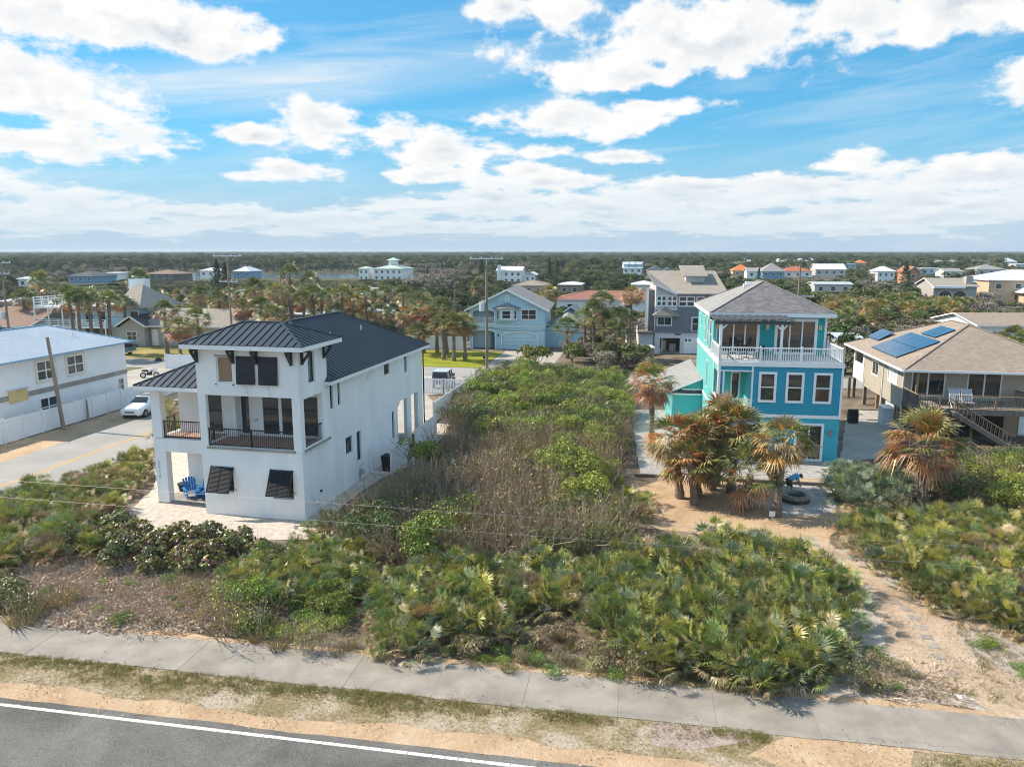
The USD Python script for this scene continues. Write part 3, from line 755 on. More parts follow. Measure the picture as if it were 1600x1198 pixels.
# ================================================================== the white house with black metal roofs
def white_house():
    A = G(322.5, 801.5)
    H = Thing('modern_white_house', 'three storey white stucco house with black standing seam roofs and black shutters', 'house', A, -12)
    T, BW, D, ST_, GL = 0.25, 5.85, 19.6, M['stucco'], M['glass']
    P = lambda n, mb, m, **k: put(H, n, mb, m, **k)
    # tower: front, side and inner walls with their openings
    f = holes(rect(0, BW, 0, 9.05), rect(0.43, 5.40, 3.80, 6.57), rect(1.2, 2.1, 7.24, 8.64), rect(2.45, 3.4, 7.24, 8.64), rect(3.72, 4.68, 7.24, 8.64), rect(0.62, 1.78, 1.30, 2.55), rect(4.08, 5.25, 1.12, 2.55))
    P('front_wall', FRONT().wall(MB(), f, T), ST_)
    P('side_wall', RIGHT(BW).wall(MB(), holes(rect(T, 3.2, 3.72, 9.05), rect(0.42, 2.5, 3.86, 6.45), rect(1.06, 1.78, 7.2, 8.82)), T), ST_)
    P('side_wall', LEFT(0).wall(MB(), holes(rect(T, 3.2, 3.72, 9.05), rect(0.45, 2.6, 3.80, 6.57)), T), ST_)
    P('floor_slab', MB().box(T, BW - T, T, 3.6, 3.55, 3.72).box(T, BW - T, T, 3.4, 6.62, 6.8), ST_)
    # main body
    ub, u0 = BW - 0.12, -3.5
    side = holes(rect(0.25, D, 0, 3.74).union(rect(3.0, D, 3.74, 6.85)), rect(3.73, 4.12, 5.24, 6.6), rect(4.72, 5.08, 5.27, 6.6), rect(11.9, 12.85, 5.86, 6.7), rect(15.8, 16.28, 5.43, 6.78),
                 rect(7.12, 7.75, 1.25, 3.1), rect(5.53, 6.46, 2.1, 3.1), rect(13.1, 13.52, 1.2, 3.1), rect(14.2, 16.1, 0.0, 3.55), rect(17.0, 18.5, 0.0, 3.55))
    P('side_wall', RIGHT(ub).wall(MB(), side, T), ST_)
    P('rear_wall', BACK(D).wall(MB(), holes(rect(u0, ub - T, 0, 6.85), rect(u0 + 0.5, ub - 0.6, 0, 3.5)), T), ST_)
    P('side_wall', LEFT(u0 + 0.6).wall(MB(), holes(rect(3.3, D - T, 0, 6.85), rect(8, 9.5, 4.4, 6.2), rect(12, 13.5, 4.4, 6.2)), T), ST_)
    P('garage_wall', LEFT(2.2).wall(MB(), rect(13.9, D - T, 0, 3.5), 0.2), ST_)
    P('garage_ceiling', MB().box(u0 + 0.9, ub - T, 13.6, D - T, 3.56, 3.72), ST_)
    P('garage_back', FRONT(13.6).wall(MB(), rect(u0 + 0.9, ub - T, 0, 3.55), 0.2), ST_)
    P('ledge', MB().box(BW - 0.4, BW + 0.06, 0.3, 3.3, 3.66, 3.78).box(0.35, BW - 0.35, -0.05, 0.3, 3.66, 3.78), M['concrete'])
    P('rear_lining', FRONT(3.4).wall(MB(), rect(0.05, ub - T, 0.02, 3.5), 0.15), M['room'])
    # porch wall with sliding doors
    pw = holes(rect(-3.2, BW - T, 3.72, 6.62), rect(2.05, 5.55, 3.82, 6.2), rect(0.75, 1.35, 3.82, 6.2), rect(-1.5, -0.35, 3.82, 6.25))
    P('porch_wall', FRONT(2.7).wall(MB(), pw, 0.2), ST_)
    P('porch_floor', MB().box(T, BW - T, T, 2.7, 3.72, 3.76).box(-3.3, 0.0, 1.3, 2.7, 3.72, 3.76), M['paver'])
    for a, b in ((2.05, 3.2), (3.2, 4.35), (4.35, 5.55)):
        window(H, FRONT(2.7), a, b, 3.82, 6.2, M['white'], GL, fw=0.09, proud=0.02, name='sliding_door')
    window(H, FRONT(2.7), 0.75, 1.35, 3.82, 6.2, M['white'], GL, fw=0.05, proud=0.02, name='tall_window')
    window(H, FRONT(2.7), -1.5, -0.35, 3.82, 6.25, M['white'], GL, fw=0.06, proud=0.02, name='sliding_door')
    P('pillar', MB().box(0.28, 0.75, 2.2, 2.68, 3.77, 6.6), ST_)
    P('outlet_box', MB().box(1.62, 1.78, 2.64, 2.69, 4.62, 4.75), M['alu'])
    # windows with black frames
    fr = dict(fw=0.05, proud=-0.10, deep=0.16, pane_at=-0.13)
    w = window(H, FRONT(), 1.2, 2.1, 7.24, 8.64, M['white'], M['tanroom'], **fr)
    for x0, x1 in ((2.45, 3.4), (3.72, 4.68)):
        window(H, FRONT(), x0, x1, 7.24, 8.64, M['white'], GL, **fr)
    for x0, x1, z0 in ((0.62, 1.78, 1.30), (4.08, 5.25, 1.12)):
        window(H, FRONT(), x0, x1, z0, 2.55, M['white'], GL, **fr)
    window(H, RIGHT(BW), 1.06, 1.78, 7.2, 8.82, M['black'], GL, **fr)
    for a in ((3.73, 4.12, 5.24, 6.6), (4.72, 5.08, 5.27, 6.6), (11.9, 12.85, 5.86, 6.7), (15.8, 16.28, 5.43, 6.78), (7.12, 7.75, 1.25, 3.1), (5.53, 6.46, 2.1, 3.1), (13.1, 13.52, 1.2, 3.1)):
        window(H, RIGHT(ub), *a, M['black'], GL, **fr)
    # bahama shutters
    for x0, x1 in ((2.40, 3.44), (3.66, 4.73)):
        s = P('bahama_shutter', MB().slab([(x0, -0.05, 8.68), (x1, -0.05, 8.68), (x1, -0.16, 7.22), (x0, -0.16, 7.22)][::-1], (0, 0.05, 0)), M['shutter'])
        mb = MB()
        for k in range(22):
            t = (k + 0.5) / 22
            mb.bar((x0 + 0.06, -0.055 - 0.11 * t, 8.66 - 1.42 * t), (x1 - 0.06, -0.055 - 0.11 * t, 8.66 - 1.42 * t), 0.03, 0.02)
        put(s, 'louvre_slats', mb, M['shutter'])
        put(s, 'stay', MB().cyl(((x0 + x1) / 2 - 0.02, -0.16, 7.24), ((x0 + x1) / 2 + 0.06, -0.03, 6.62), 0.012), M['alu'])
    for x0, x1, z in ((0.5, 1.86, 2.70), (3.97, 5.3, 2.72)):
        d, dz = 0.62, 1.28
        s = P('bahama_shutter', MB().slab([(x0, -0.03, z), (x0, -0.03 - d, z - dz), (x1, -0.03 - d, z - dz), (x1, -0.03, z)], (0, 0.03, -0.012)), M['shutter'])
        mb = MB()
        for k in range(20):
            t = 0.05 + 0.9 * k / 19
            for a, b in ((x0 + 0.09, (x0 + x1) / 2 - 0.04), ((x0 + x1) / 2 + 0.04, x1 - 0.09)):
                mb.bar((a, -0.045 - d * t, z - dz * t + 0.006), (b, -0.045 - d * t, z - dz * t + 0.006), 0.045, 0.012, (0, -0.5, 1))
        put(s, 'louvre_slats', mb, M['shutter'])
        mb = MB()
        for a, b in ((x0, x0 + 0.08), (x1 - 0.08, x1), ((x0 + x1) / 2 - 0.03, (x0 + x1) / 2 + 0.03)):
            mb.slab([(a, -0.04, z + 0.02), (a, -0.04 - d, z - dz + 0.02), (b, -0.04 - d, z - dz + 0.02), (b, -0.04, z + 0.02)], (0, 0.01, -0.02))
        put(s, 'shutter_frame', mb, M['black'])
        put(s, 'stay', MB().cyl((x1 - 0.02, -d * 0.62, z - dz * 0.62), (x1 + 0.1, -0.02, z - dz * 1.02), 0.014).cyl((x0 + 0.02, -d * 0.62, z - dz * 0.62), (x0 - 0.02, -0.02, z - dz * 0.9), 0.012), M['black'])
    P('shutter_rail', MB().box(1.12, 2.16, -0.04, -0.002, 8.66, 8.70), M['black'])
    for x in (1.14, 2.14):
        P('shutter_bolt', MB().cyl((x, -0.04, 7.16), (x, 0.0, 7.16), 0.04), M['black'])
    # brackets under the eaves
    def bracket(pl, x):
        mb = MB()
        pl.box(mb, x - 0.07, x + 0.07, 8.28, 9.03, 0.0, 0.12)
        pl.box(mb, x - 0.07, x + 0.07, 8.92, 9.03, 0.121, 0.55)
        mb.bar(pl.pt(x, 8.36, 0.06), pl.pt(x, 8.93, 0.5), 0.13, 0.11)
        P('eave_bracket', mb, M['black'])
    for x in (0.12, 2.22, 3.56, 5.5):
        bracket(FRONT(), x)
    for x in (0.35, 2.85):
        bracket(RIGHT(BW), x)
    # roofs
    ov = 0.55
    sl = hip_slopes(-ov, BW + ov, -ov, 4.2, 9.30, math.radians(22.5), ridge_v=False)
    for k in ('front', 'right', 'left', 'back'):
        seam_roof(H, sl[k], 0.43, M['seam'])
    P('ridge_cap', ridge_caps(sl.values(), 0.14, 0.03), M['seam'])
    P('fascia', fascia(-ov + 0.02, BW + ov - 0.02, -ov + 0.02, 4.18, 9.04, 9.27), M['white'])
    P('soffit', MB().box(-ov + 0.07, BW + ov - 0.07, -ov + 0.07, 4.1, 9.06, 9.09), M['white'])
    ml = hip_slopes(-4.0, ub + 0.5, 2.9, D + 0.55, 6.98, math.radians(28.5), ridge_v=True)
    for k in ('right', 'back'):
        seam_roof(H, ml[k], 0.42, M['seam'])
    seam_roof(H, ml['left'], 0.42, M['seam']); seam_roof(H, ml['front'], 0.42, M['seam'])
    P('ridge_cap', ridge_caps(ml.values(), 0.16, 0.03), M['seam'])
    P('fascia', fascia(-3.98, ub + 0.48, 2.92, D + 0.53, 6.76, 6.96), M['white'])
    P('soffit', MB().box(ub - 0.1, ub + 0.43, 3.3, D + 0.48, 6.78, 6.80).box(u0, ub - 0.1, D + 0.01, D + 0.48, 6.78, 6.80), M['white'])
    for v_ in (9.3, 14.2):
        u_ = 3.2; z_ = 6.98 + (ub + 0.5 - u_) * math.tan(math.radians(28.5))
        P('roof_vent', MB().cyl((u_, v_, z_ - 0.05), (u_, v_, z_ + 0.32), 0.05), M['galv'])
    P('downspout', MB().cyl((ub + 0.10, D + 0.05, 0.1), (ub + 0.10, D + 0.05, 6.6), 0.05).cyl((ub + 0.10, D + 0.05, 6.6), (ub + 0.4, D + 0.2, 6.8), 0.05), M['black'])
    P('scupper', MB().box(ub, ub + 0.12, 9.05, 9.2, 6.05, 6.4), ST_)
    # left wing: porch with columns
    wl = hip_slopes(-4.3, 0.8, 0.5, 9.0, 6.80, math.radians(24), ridge_v=True)
    for k in ('front', 'left'):
        p = [np.array(q) for q in wl[k]]
        if k == 'front':       # ends at the tower
            t = math.tan(math.radians(24))
            p = [np.array((-4.3, 0.5, 6.8)), np.array((-0.02, 0.5, 6.8)), np.array((-0.02, 1.32, 6.8 + 0.82 * t)), np.array((-1.75, 3.05, 6.8 + 2.55 * t))]
        seam_roof(H, p, 0.42, M['seam'])
    t = math.tan(math.radians(24))
    seam_roof(H, [np.array((-0.02, 1.32, 6.8 + 0.82 * t)), np.array((-0.02, 3.4, 6.8 + 0.82 * t)), np.array((-1.75, 3.4, 6.8 + 2.55 * t)), np.array((-1.75, 3.05, 6.8 + 2.55 * t))], 0.42, M['seam'])
    P('ridge_cap', MB().bar((-4.3, 0.5, 6.83), (-1.75, 3.05, 6.83 + 2.55 * t), 0.14, 0.03), M['seam'])
    P('fascia', MB().box(-4.28, -0.02, 0.5, 0.55, 6.56, 6.77).box(-4.28, -4.23, 0.56, 9.0, 6.56, 6.77), M['white'])
    P('soffit', MB().box(-4.22, -0.03, 0.56, 2.7, 6.58, 6.61), M['white'])
    P('porch_column', MB().box(-3.68, -2.98, 1.0, 1.45, 0, 3.02).box(-3.68, -3.1, 1.0, 1.45, 3.79, 6.57), ST_)
    P('porch_beam', MB().box(-3.68, -0.005, 1.002, 1.45, 3.02, 3.76).box(-3.68, -3.3, 1.46, 3.3, 3.02, 3.76), ST_)
    P('porch_ceiling', MB().box(-3.3, -0.01, 1.46, 2.7, 3.4, 3.5), ST_)
    gw = holes(rect(-2.9, -0.02, 0.02, 3.4), rect(-1.15, -0.25, 0.1, 2.6))
    P('porch_wall', FRONT(2.75).wall(MB(), gw, 0.2), ST_)
    window(H, FRONT(2.75), -1.15, -0.25, 0.1, 2.6, M['white'], GL, fw=0.06, proud=0.02, name='glass_door')
    P('porch_slab', MB().box(-3.7, -0.02, 1.0, 2.74, -0.05, 0.06), M['concrete'])
    # railings
    for a, b in (((0.43, 0.12, 3.78), (5.40, 0.12, 3.78)), ((BW - 0.1, 0.42, 3.78), (BW - 0.1, 3.0, 3.78)), ((-3.1, 1.2, 3.78), (-0.02, 1.2, 3.78)), ((-3.5, 1.5, 3.78), (-3.5, 2.7, 3.78))):
        r, k = railing(a, b, 0.98, 0.115, 0.02, 0.05, 2.5, 0.07)
        q = P('railing', r, M['black'])
        put(q, 'pickets', k, M['black'])
    # house number down the column, as the photograph shows it
    for k, ch in enumerate('2518'):
        g = meshkit.text_mesh(ch, 0.17, 0.015)
        v = np.array(g.vertices); v[:, 0] -= v[:, 0].mean()
        P('house_number', (np.column_stack([-3.45 + v[:, 0], 0.999 - v[:, 2], 2.28 - 0.27 * k + v[:, 1]]), np.array(g.faces)[:, ::-1]), M['metal_bluecap'])
    # water meter and hose on the side
    P('gas_meter', MB().box(ub + 0.03, ub + 0.25, 7.3, 7.6, 0.35, 0.65).cyl((ub + 0.1, 7.25, 0.0), (ub + 0.1, 7.25, 0.9), 0.025).cyl((ub + 0.1, 7.25, 0.9), (ub + 0.1, 7.7, 0.9), 0.025).cyl((ub + 0.1, 7.7, 0.9), (ub + 0.1, 7.7, 1.05), 0.025), M['alu'])
    P('vent_cap', MB().cyl((ub, 2.1, 1.0), (ub + 0.08, 2.1, 1.0), 0.07), M['black'])
    return H


H1 = white_house()


def vinyl_fence(pts, h, label, cat='fence', panel=1.85, group=None, name='vinyl_fence', gate=False, skip=()):
    """White vinyl fence along a line of world points: each board panel and each capped post a part."""
    o = np.array(pts[0], float)
    F = Thing(name, label, cat, o, 0, group)
    k = 0
    for a, b in zip(pts[:-1], pts[1:]):
        a, b = np.array(a, float) - o, np.array(b, float) - o
        L = np.linalg.norm(b - a); n = max(1, round(L / panel)); d = (b - a) / L; nrm = np.cross(d, [0, 0, 1])
        for i in range(n + 1):
            c = a + d * L * i / n
            if i or k == 0:
                put(F, 'post', MB().bar(c, c + [0, 0, h + 0.08], 0.12, 0.12, d).bar(c + [0, 0, h + 0.08], c + [0, 0, h + 0.12], 0.15, 0.15, d), M['vinyl'])
            if i < n and (k, i) not in skip:
                p, q = c + d * 0.065, c + d * (L / n - 0.065)
                mb = MB().bar(p + [0, 0, 0.1], q + [0, 0, 0.1], 0.05, 0.12).bar(p + [0, 0, h - 0.06], q + [0, 0, h - 0.06], 0.05, 0.12)
                w_ = np.linalg.norm(q - p); m = max(3, int(w_ / 0.17))
                for j in range(m):
                    e, f = p + (q - p) * (j + 0.04) / m, p + (q - p) * (j + 0.96) / m
                    mb.bar(e + [0, 0, h / 2], f + [0, 0, h / 2], 0.028 if j % 2 else 0.032, h - 0.24)
                put(F, 'panel', mb, M['vinyl'])
        k += 1
    return F


W1 = lambda u, v, z=0.0: H1.w(u, v, z)
vinyl_fence([S(-46.2, 30), S(-46.2, 81)], 1.75, 'long white vinyl fence between the side street and the two storey white house')
vinyl_fence([S(-47.0, 81.2), S(-57, 81.2)], 1.75, 'short white vinyl fence behind the far end of the two storey white house', panel=2.0)
vinyl_fence([S(-16.9, 58.5), S(-16.8, 66), S(-16.4, 73.5)], 1.7, 'white vinyl fence running back beside the scrub lot to the rear gate')
g = Thing('driveway_gate', 'white picket double gate across the rear driveway in front of the parked jeep', 'gate', S(-21.6, 70.4), -10)
for x0, x1 in ((0.05, 2.3), (2.36, 4.6)):
    mb = MB().box(x0, x1, 0, 0.05, 0.15, 0.25).box(x0, x1, 0, 0.05, 1.5, 1.6).box(x0, x0 + 0.08, 0.0, 0.06, 0.1, 1.7).box(x1 - 0.08, x1, 0, 0.06, 0.1, 1.7)
    lf = put(g, 'gate_leaf', mb, M['vinyl'])
    pk = MB()
    for x in np.arange(x0 + 0.14, x1 - 0.12, 0.16):
        pk.box(x, x + 0.1, -0.025, -0.002, 0.12, 1.68)
    put(lf, 'pickets', pk, M['vinyl'])
put(g, 'post', MB().box(-0.1, 0.02, -0.03, 0.09, 0, 1.85), M['vinyl']); put(g, 'post', MB().box(4.62, 4.74, -0.03, 0.09, 0, 1.85), M['vinyl'])
put(g, 'latch', MB().box(2.305, 2.355, -0.02, 0.04, 0.2, 1.5), M['rubber'])
# bin screen beside the house
b0 = 8.9
bf = Thing('bin_screen', 'white vinyl screen around the black bin beside the white house', 'fence', W1(5.75, b0), -12)
put(bf, 'post', MB().box(0.05, 0.17, -0.06, 0.06, 0, 1.75), M['vinyl']); put(bf, 'post', MB().box(1.42, 1.54, -0.06, 0.06, 0, 1.75), M['vinyl']); put(bf, 'post', MB().box(1.42, 1.54, 3.1, 3.22, 0, 1.6), M['vinyl'])
put(bf, 'panel', MB().box(1.46, 1.5, 0.07, 3.09, 0.12, 1.6).box(1.44, 1.52, 0.07, 3.09, 0.05, 0.119).box(1.44, 1.52, 0.07, 3.09, 1.601, 1.68), M['vinyl'])
put(bf, 'rail', MB().box(0.18, 1.41, -0.03, 0.03, 0.02, 0.14), M['vinyl'])
tb = Thing('wheeled_bin', 'black wheeled rubbish bin inside the white vinyl screen', 'bin', W1(6.75, b0 + 0.75), -12)
put(tb, 'body', MB().add([(-.3, -.32, .06), (.3, -.32, .06), (.3, .3, .06), (-.3, .3, .06), (-.36, -.4, .98), (.36, -.4, .98), (.36, .38, .98), (-.36, .38, .98)], [(0, 3, 2, 1), (4, 5, 6, 7), (0, 1, 5, 4), (1, 2, 6, 5), (2, 3, 7, 6), (3, 0, 4, 7)]), M['rubber'])
put(tb, 'lid', MB().box(-.38, .38, -.42, .42, .985, 1.04), M['rubber'])
put(tb, 'wheel', MB().cyl((-.34, .36, .1), (-.26, .36, .1), .1), M['rubber']); put(tb, 'wheel', MB().cyl((.26, .36, .1), (.34, .36, .1), .1), M['rubber'])
f2 = Thing('side_fence', 'white vinyl fence sections leaning by the garage openings of the white house', 'fence', W1(5.75, 14.6), -12)
put(f2, 'panel', MB().box(1.1, 1.15, 0.0, 2.4, 0.1, 1.6), M['vinyl']); put(f2, 'panel', MB().box(1.1, 1.15, 2.5, 4.6, 0.1, 1.6), M['vinyl'])
for v_ in (-0.06, 2.39, 4.6):
    put(f2, 'post', MB().box(1.06, 1.19, v_, v_ + 0.11, 0, 1.72), M['vinyl'])
put(f2, 'loose_panel', MB().slab([(1.3, 0.2, 0.06), (1.9, 0.3, 0.12), (1.95, 2.0, 0.12), (1.35, 1.9, 0.06)], (0, 0, -0.05)), M['vinyl'])
put(f2, 'loose_panel', MB().slab([(1.35, 2.2, 0.16), (1.85, 2.3, 0.06), (1.9, 4.0, 0.06), (1.4, 4.0, 0.18)], (0, 0, -0.05)), M['vinyl'])


# ================================================================== the teal house
def teal_house():
    H = Thing('teal_beach_house', 'three storey teal house with white roof deck, pergola and grey hip roof', 'house', G(1307, 722.5), -8)
    P = lambda n, mb, m, **k: put(H, n, mb, m, **k)
    WH, GL = M['white'], M['glass']
    U0, D = -8.0, 14.0
    # ground floor, stucco
    P('ground_wall', FRONT().wall(MB(), holes(rect(U0, -0.02, 0, 2.98), rect(-2.72, -1.1, 0.05, 2.5), rect(-6.2, -4.55, 0.05, 2.5)), 0.25), M['teal_stucco'])
    P('ground_side', RIGHT(-0.02).wall(MB(), rect(0.25, D, 0, 2.98), 0.25), M['teal_stucco'])
    P('ground_side', LEFT(U0).wall(MB(), rect(0.25, D, 0, 2.98), 0.25), M['turq'])
    P('rear_wall', BACK(D + 0.2).wall(MB(), rect(U0, -0.02, 0, 9.6), 0.199), M['teal_side'])
    P('belt_band', MB().box(U0 - 0.04, 0.03, -0.05, 0.0, 2.98, 3.2).box(0.0, 0.03, 0.0, D, 2.98, 3.2).box(U0 - 0.04, U0, 0.0, D, 2.98, 3.2), WH)
    P('floor_slab', MB().box(U0, -0.05, 0.01, D, 2.985, 3.19), WH)
    for a, b in ((-2.72, -1.1), (-6.2, -4.55)):
        window(H, FRONT(), a - 0.13, b + 0.13, 0.03, 2.65, WH, GL, fw=0.16, proud=0.05, deep=0.1, pane_at=-0.06, nx=2, bar=0.09, name='patio_door')
    for x in (-3.2, -0.55):
        P('wall_lamp', MB().box(x - 0.09, x + 0.09, -0.12, -0.003, 1.85, 2.2), M['stone'])
    # middle floor: siding in front, porch recess on the left
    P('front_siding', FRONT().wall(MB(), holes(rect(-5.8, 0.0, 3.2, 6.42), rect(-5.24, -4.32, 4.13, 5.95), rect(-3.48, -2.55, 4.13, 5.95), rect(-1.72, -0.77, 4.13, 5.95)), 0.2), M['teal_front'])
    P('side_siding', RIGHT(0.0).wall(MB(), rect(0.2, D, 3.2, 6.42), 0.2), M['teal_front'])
    for a, b in ((-5.24, -4.32), (-3.48, -2.55), (-1.72, -0.77)):
        window(H, FRONT(), a - 0.12, b + 0.12, 4.0, 6.08, WH, GL, fw=0.16, proud=0.05, deep=0.08, pane_at=-0.04, nz=2, bar=0.07)
    P('corner_board', MB().box(-0.11, 0.03, -0.035, 0.0, 3.2, 6.42), WH); P('corner_board', MB().box(-5.84, -5.72, -0.035, 0.0, 3.2, 6.42), WH)
    P('porch_side', RIGHT(-5.8).wall(MB(), rect(0.2, 2.6, 3.2, 6.42), 0.15), M['turq'])
    P('porch_back', FRONT(2.6).wall(MB(), holes(rect(U0 + 0.2, -5.95, 3.2, 6.42), rect(-6.75, -6.2, 3.25, 5.6)), 0.15), M['turq'])
    window(H, FRONT(2.6), -6.8, -6.15, 3.22, 5.65, WH, GL, fw=0.1, proud=0.03, name='porch_door')
    P('wall_light', MB().box(-7.45, -7.27, 2.52, 2.597, 4.0, 4.28), M['cream'])
    P('outlet_box', MB().box(-7.05, -6.95, 2.54, 2.597, 4.05, 4.2), WH); P('outlet_box', MB().box(-6.9, -6.84, 2.54, 2.597, 4.1, 4.22), WH)
    P('porch_band', MB().box(U0, -5.85, -0.01, 0.15, 6.12, 6.42), M['teal_front']); P('porch_trim', MB().box(U0, -5.85, -0.05, -0.011, 6.06, 6.15), WH)
    P('porch_post', MB().box(U0 - 0.02, U0 + 0.13, -0.04, 0.12, 3.2, 6.42), WH); P('porch_post', MB().box(-7.72, -7.6, -0.035, 0.1, 3.2, 6.06), WH)
    P('porch_panel', MB().box(U0 + 0.14, -7.73, 0.0, 0.08, 3.2, 4.15), M['teal_front']); P('porch_panel', MB().box(U0 + 0.14, -7.73, 0.0, 0.08, 4.3, 6.05), M['teal_front'])
    P('porch_rail_band', MB().box(U0 + 0.02, -7.6, -0.04, 0.09, 4.16, 4.29), WH)
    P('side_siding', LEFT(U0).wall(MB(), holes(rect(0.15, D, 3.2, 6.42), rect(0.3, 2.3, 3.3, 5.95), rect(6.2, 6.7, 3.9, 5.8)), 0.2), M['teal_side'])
    window(H, LEFT(U0), 6.1, 6.8, 3.8, 5.9, WH, GL, fw=0.1, proud=0.04)
    P('porch_side_trim', MB().box(U0 - 0.04, U0 - 0.002, 0.15, 0.3, 3.2, 6.42).box(U0 - 0.04, U0 - 0.002, 2.3, 2.45, 3.2, 6.42), WH)
    for a, b in (((-7.58, 0.05, 3.2), (-5.86, 0.05, 3.2)), ((U0 + 0.06, 0.3, 3.2), (U0 + 0.06, 2.3, 3.2))):
        r, k = railing(a, b, 1.0, 0.15, 0.045, 0.08, 5, 0.07)
        put(P('railing', r, WH), 'pickets', k, WH)
    # roof deck
    P('deck_edge', MB().box(U0 - 0.06, 0.06, -0.08, -0.03, 6.42, 6.72).box(0.01, 0.06, -0.03, 4.0, 6.42, 6.72).box(U0 - 0.06, U0 - 0.01, -0.03, D, 6.42, 6.72), WH)
    mb = MB()
    for y in np.arange(-0.03, 3.97, 0.25):
        mb.box(U0 - 0.01, 0.01, y, y + 0.243, 6.56, 6.70)
    P('deck_boards', mb, M['pale_deck'])
    for a, b in (((U0 + 0.02, 0.02, 6.7), (-0.04, 0.02, 6.7)), ((-0.04, 0.02, 6.7), (-0.04, 4.0, 6.7)), ((U0 + 0.02, 0.02, 6.7), (U0 + 0.02, 4.0, 6.7))):
        r, k = railing(a, b, 1.0, 0.15, 0.04, 0.075, 2.65, 0.11, ptop=0.08)
        put(P('deck_railing', r, WH), 'pickets', k, WH)
    # top floor
    V = 4.05
    fr = holes(rect(U0 + 0.15, -0.2, 6.7, 9.45), rect(-7.4, -4.9, 6.8, 9.2), rect(-3.55, -0.95, 6.8, 9.2))
    P('upper_front', FRONT(V).wall(MB(), fr, 0.2), M['teal_mid'])
    for a, b in ((-7.4, -4.9), (-3.55, -0.95)):
        window(H, FRONT(V), a - 0.16, b + 0.16, 6.72, 9.3, WH, GL, fw=0.2, proud=0.05, deep=0.1, pane_at=-0.05, nx=3, bar=0.09, name='sliding_doors')
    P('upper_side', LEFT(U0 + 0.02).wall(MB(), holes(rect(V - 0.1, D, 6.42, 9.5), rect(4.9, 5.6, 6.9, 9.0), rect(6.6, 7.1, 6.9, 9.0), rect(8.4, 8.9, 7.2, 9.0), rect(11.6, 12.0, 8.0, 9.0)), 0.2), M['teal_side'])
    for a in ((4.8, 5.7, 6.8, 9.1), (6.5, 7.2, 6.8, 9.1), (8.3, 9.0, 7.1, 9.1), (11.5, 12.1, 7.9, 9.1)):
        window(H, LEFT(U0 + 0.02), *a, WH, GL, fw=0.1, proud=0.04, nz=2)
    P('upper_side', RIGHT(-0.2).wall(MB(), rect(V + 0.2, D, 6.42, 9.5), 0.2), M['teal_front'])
    P('corner_board', MB().box(-0.33, -0.17, V - 0.035, V, 6.7, 9.45), WH); P('corner_board', MB().box(U0 + 0.14, U0 + 0.3, V - 0.035, V, 6.7, 9.45), WH)
    for x in (-4.22, -0.62, -7.72):
        P('wall_lamp', MB().box(x - 0.1, x + 0.1, V - 0.1, V - 0.004, 8.5, 8.85), M['yellow'])
    for x in (-4.55, -3.95):
        P('outlet_box', MB().box(x - 0.1, x + 0.1, V - 0.08, V - 0.004, 6.95, 7.2), WH)
    # roof
    sl = hip_slopes(U0 - 0.35, 0.3, V - 0.5, D + 0.4, 9.72, math.radians(25.5), ridge_v=True)
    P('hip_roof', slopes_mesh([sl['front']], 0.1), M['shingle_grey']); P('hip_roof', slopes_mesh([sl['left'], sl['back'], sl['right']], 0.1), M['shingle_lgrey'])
    P('ridge_cap', ridge_caps(sl.values(), 0.2, 0.02), M['shingle_lgrey'])
    P('fascia', fascia(U0 - 0.37, 0.32, V - 0.52, D + 0.42, 9.42, 9.7), WH); P('soffit', MB().box(U0 - 0.3, 0.25, V - 0.45, D + 0.35, 9.44, 9.47), WH)
    for u_, v_ in ((-4.9, 9.0), (-4.6, 10.0)):
        z_ = 9.72 + (u_ - U0 + 0.35) * math.tan(math.radians(25.5))
        P('roof_vent', MB().box(u_ - 0.35, u_ + 0.2, v_ - 0.25, v_ + 0.25, z_ - 0.1, z_ + 0.16), WH)
    # pergola on two white posts
    P('pergola_post', MB().box(-7.92, -7.74, 0.95, 1.13, 6.7, 9.15).bar((-7.83, 1.04, 8.75), (-7.45, 1.04, 9.12), 0.1, 0.1), WH)
    P('pergola_post', MB().box(-3.92, -3.76, 0.95, 1.11, 6.7, 9.15).bar((-3.84, 1.03, 8.75), (-4.2, 1.03, 9.12), 0.1, 0.1).bar((-3.84, 1.03, 8.75), (-3.5, 1.03, 9.12), 0.1, 0.1), WH)
    DG = M['pg'] = mat('grey_pergola', (0.07, 0.075, 0.085), 0.6, 0.15, 2.0)
    P('pergola_beam', MB().box(-8.3, -3.05, 0.9, 1.02, 9.14, 9.36), DG); P('pergola_beam', MB().box(-8.3, -3.05, 3.35, 3.45, 9.22, 9.40), DG)
    for k in range(11):
        x = -8.22 + k * 0.5
        P('pergola_rafter', MB().bar((x, 0.65, 9.42), (x, 3.52, 9.5), 0.07, 0.16), DG)
        if k < 10:
            P('pergola_slat', MB().bar((x + 0.17, 0.7, 9.49), (x + 0.17, 3.5, 9.57), 0.24, 0.03), DG)
    # annex with a lean-to roof on the left
    v0, v1 = 9.0, 19.5
    P('annex_wall', MB().box(-10.35, U0 - 0.001, v0, v0 + 0.2, 0, 2.7).box(-10.35, -10.15, v0 + 0.2, v1, 0, 2.7).box(-10.35, U0 - 0.001, v1, v1 + 0.2, 0, 2.9), M['turq'])
    P('annex_gable', MB().slab([(-9.6, v0 + 0.02, 3.2), (-8.0, v0 + 0.02, 3.2), (-8.0, v0 + 0.02, 3.92)], (0, 0.15, 0)), M['turq'])
    P('annex_trim', MB().box(-10.45, U0 - 0.001, v0 - 0.12, v0 - 0.001, 2.68, 2.82).box(-9.6, U0 - 0.001, v0 - 0.06, v0 + 0.018, 3.1, 3.2).box(-10.38, -10.3, v0 - 0.03, v0 - 0.001, 0.0, 2.68), WH)
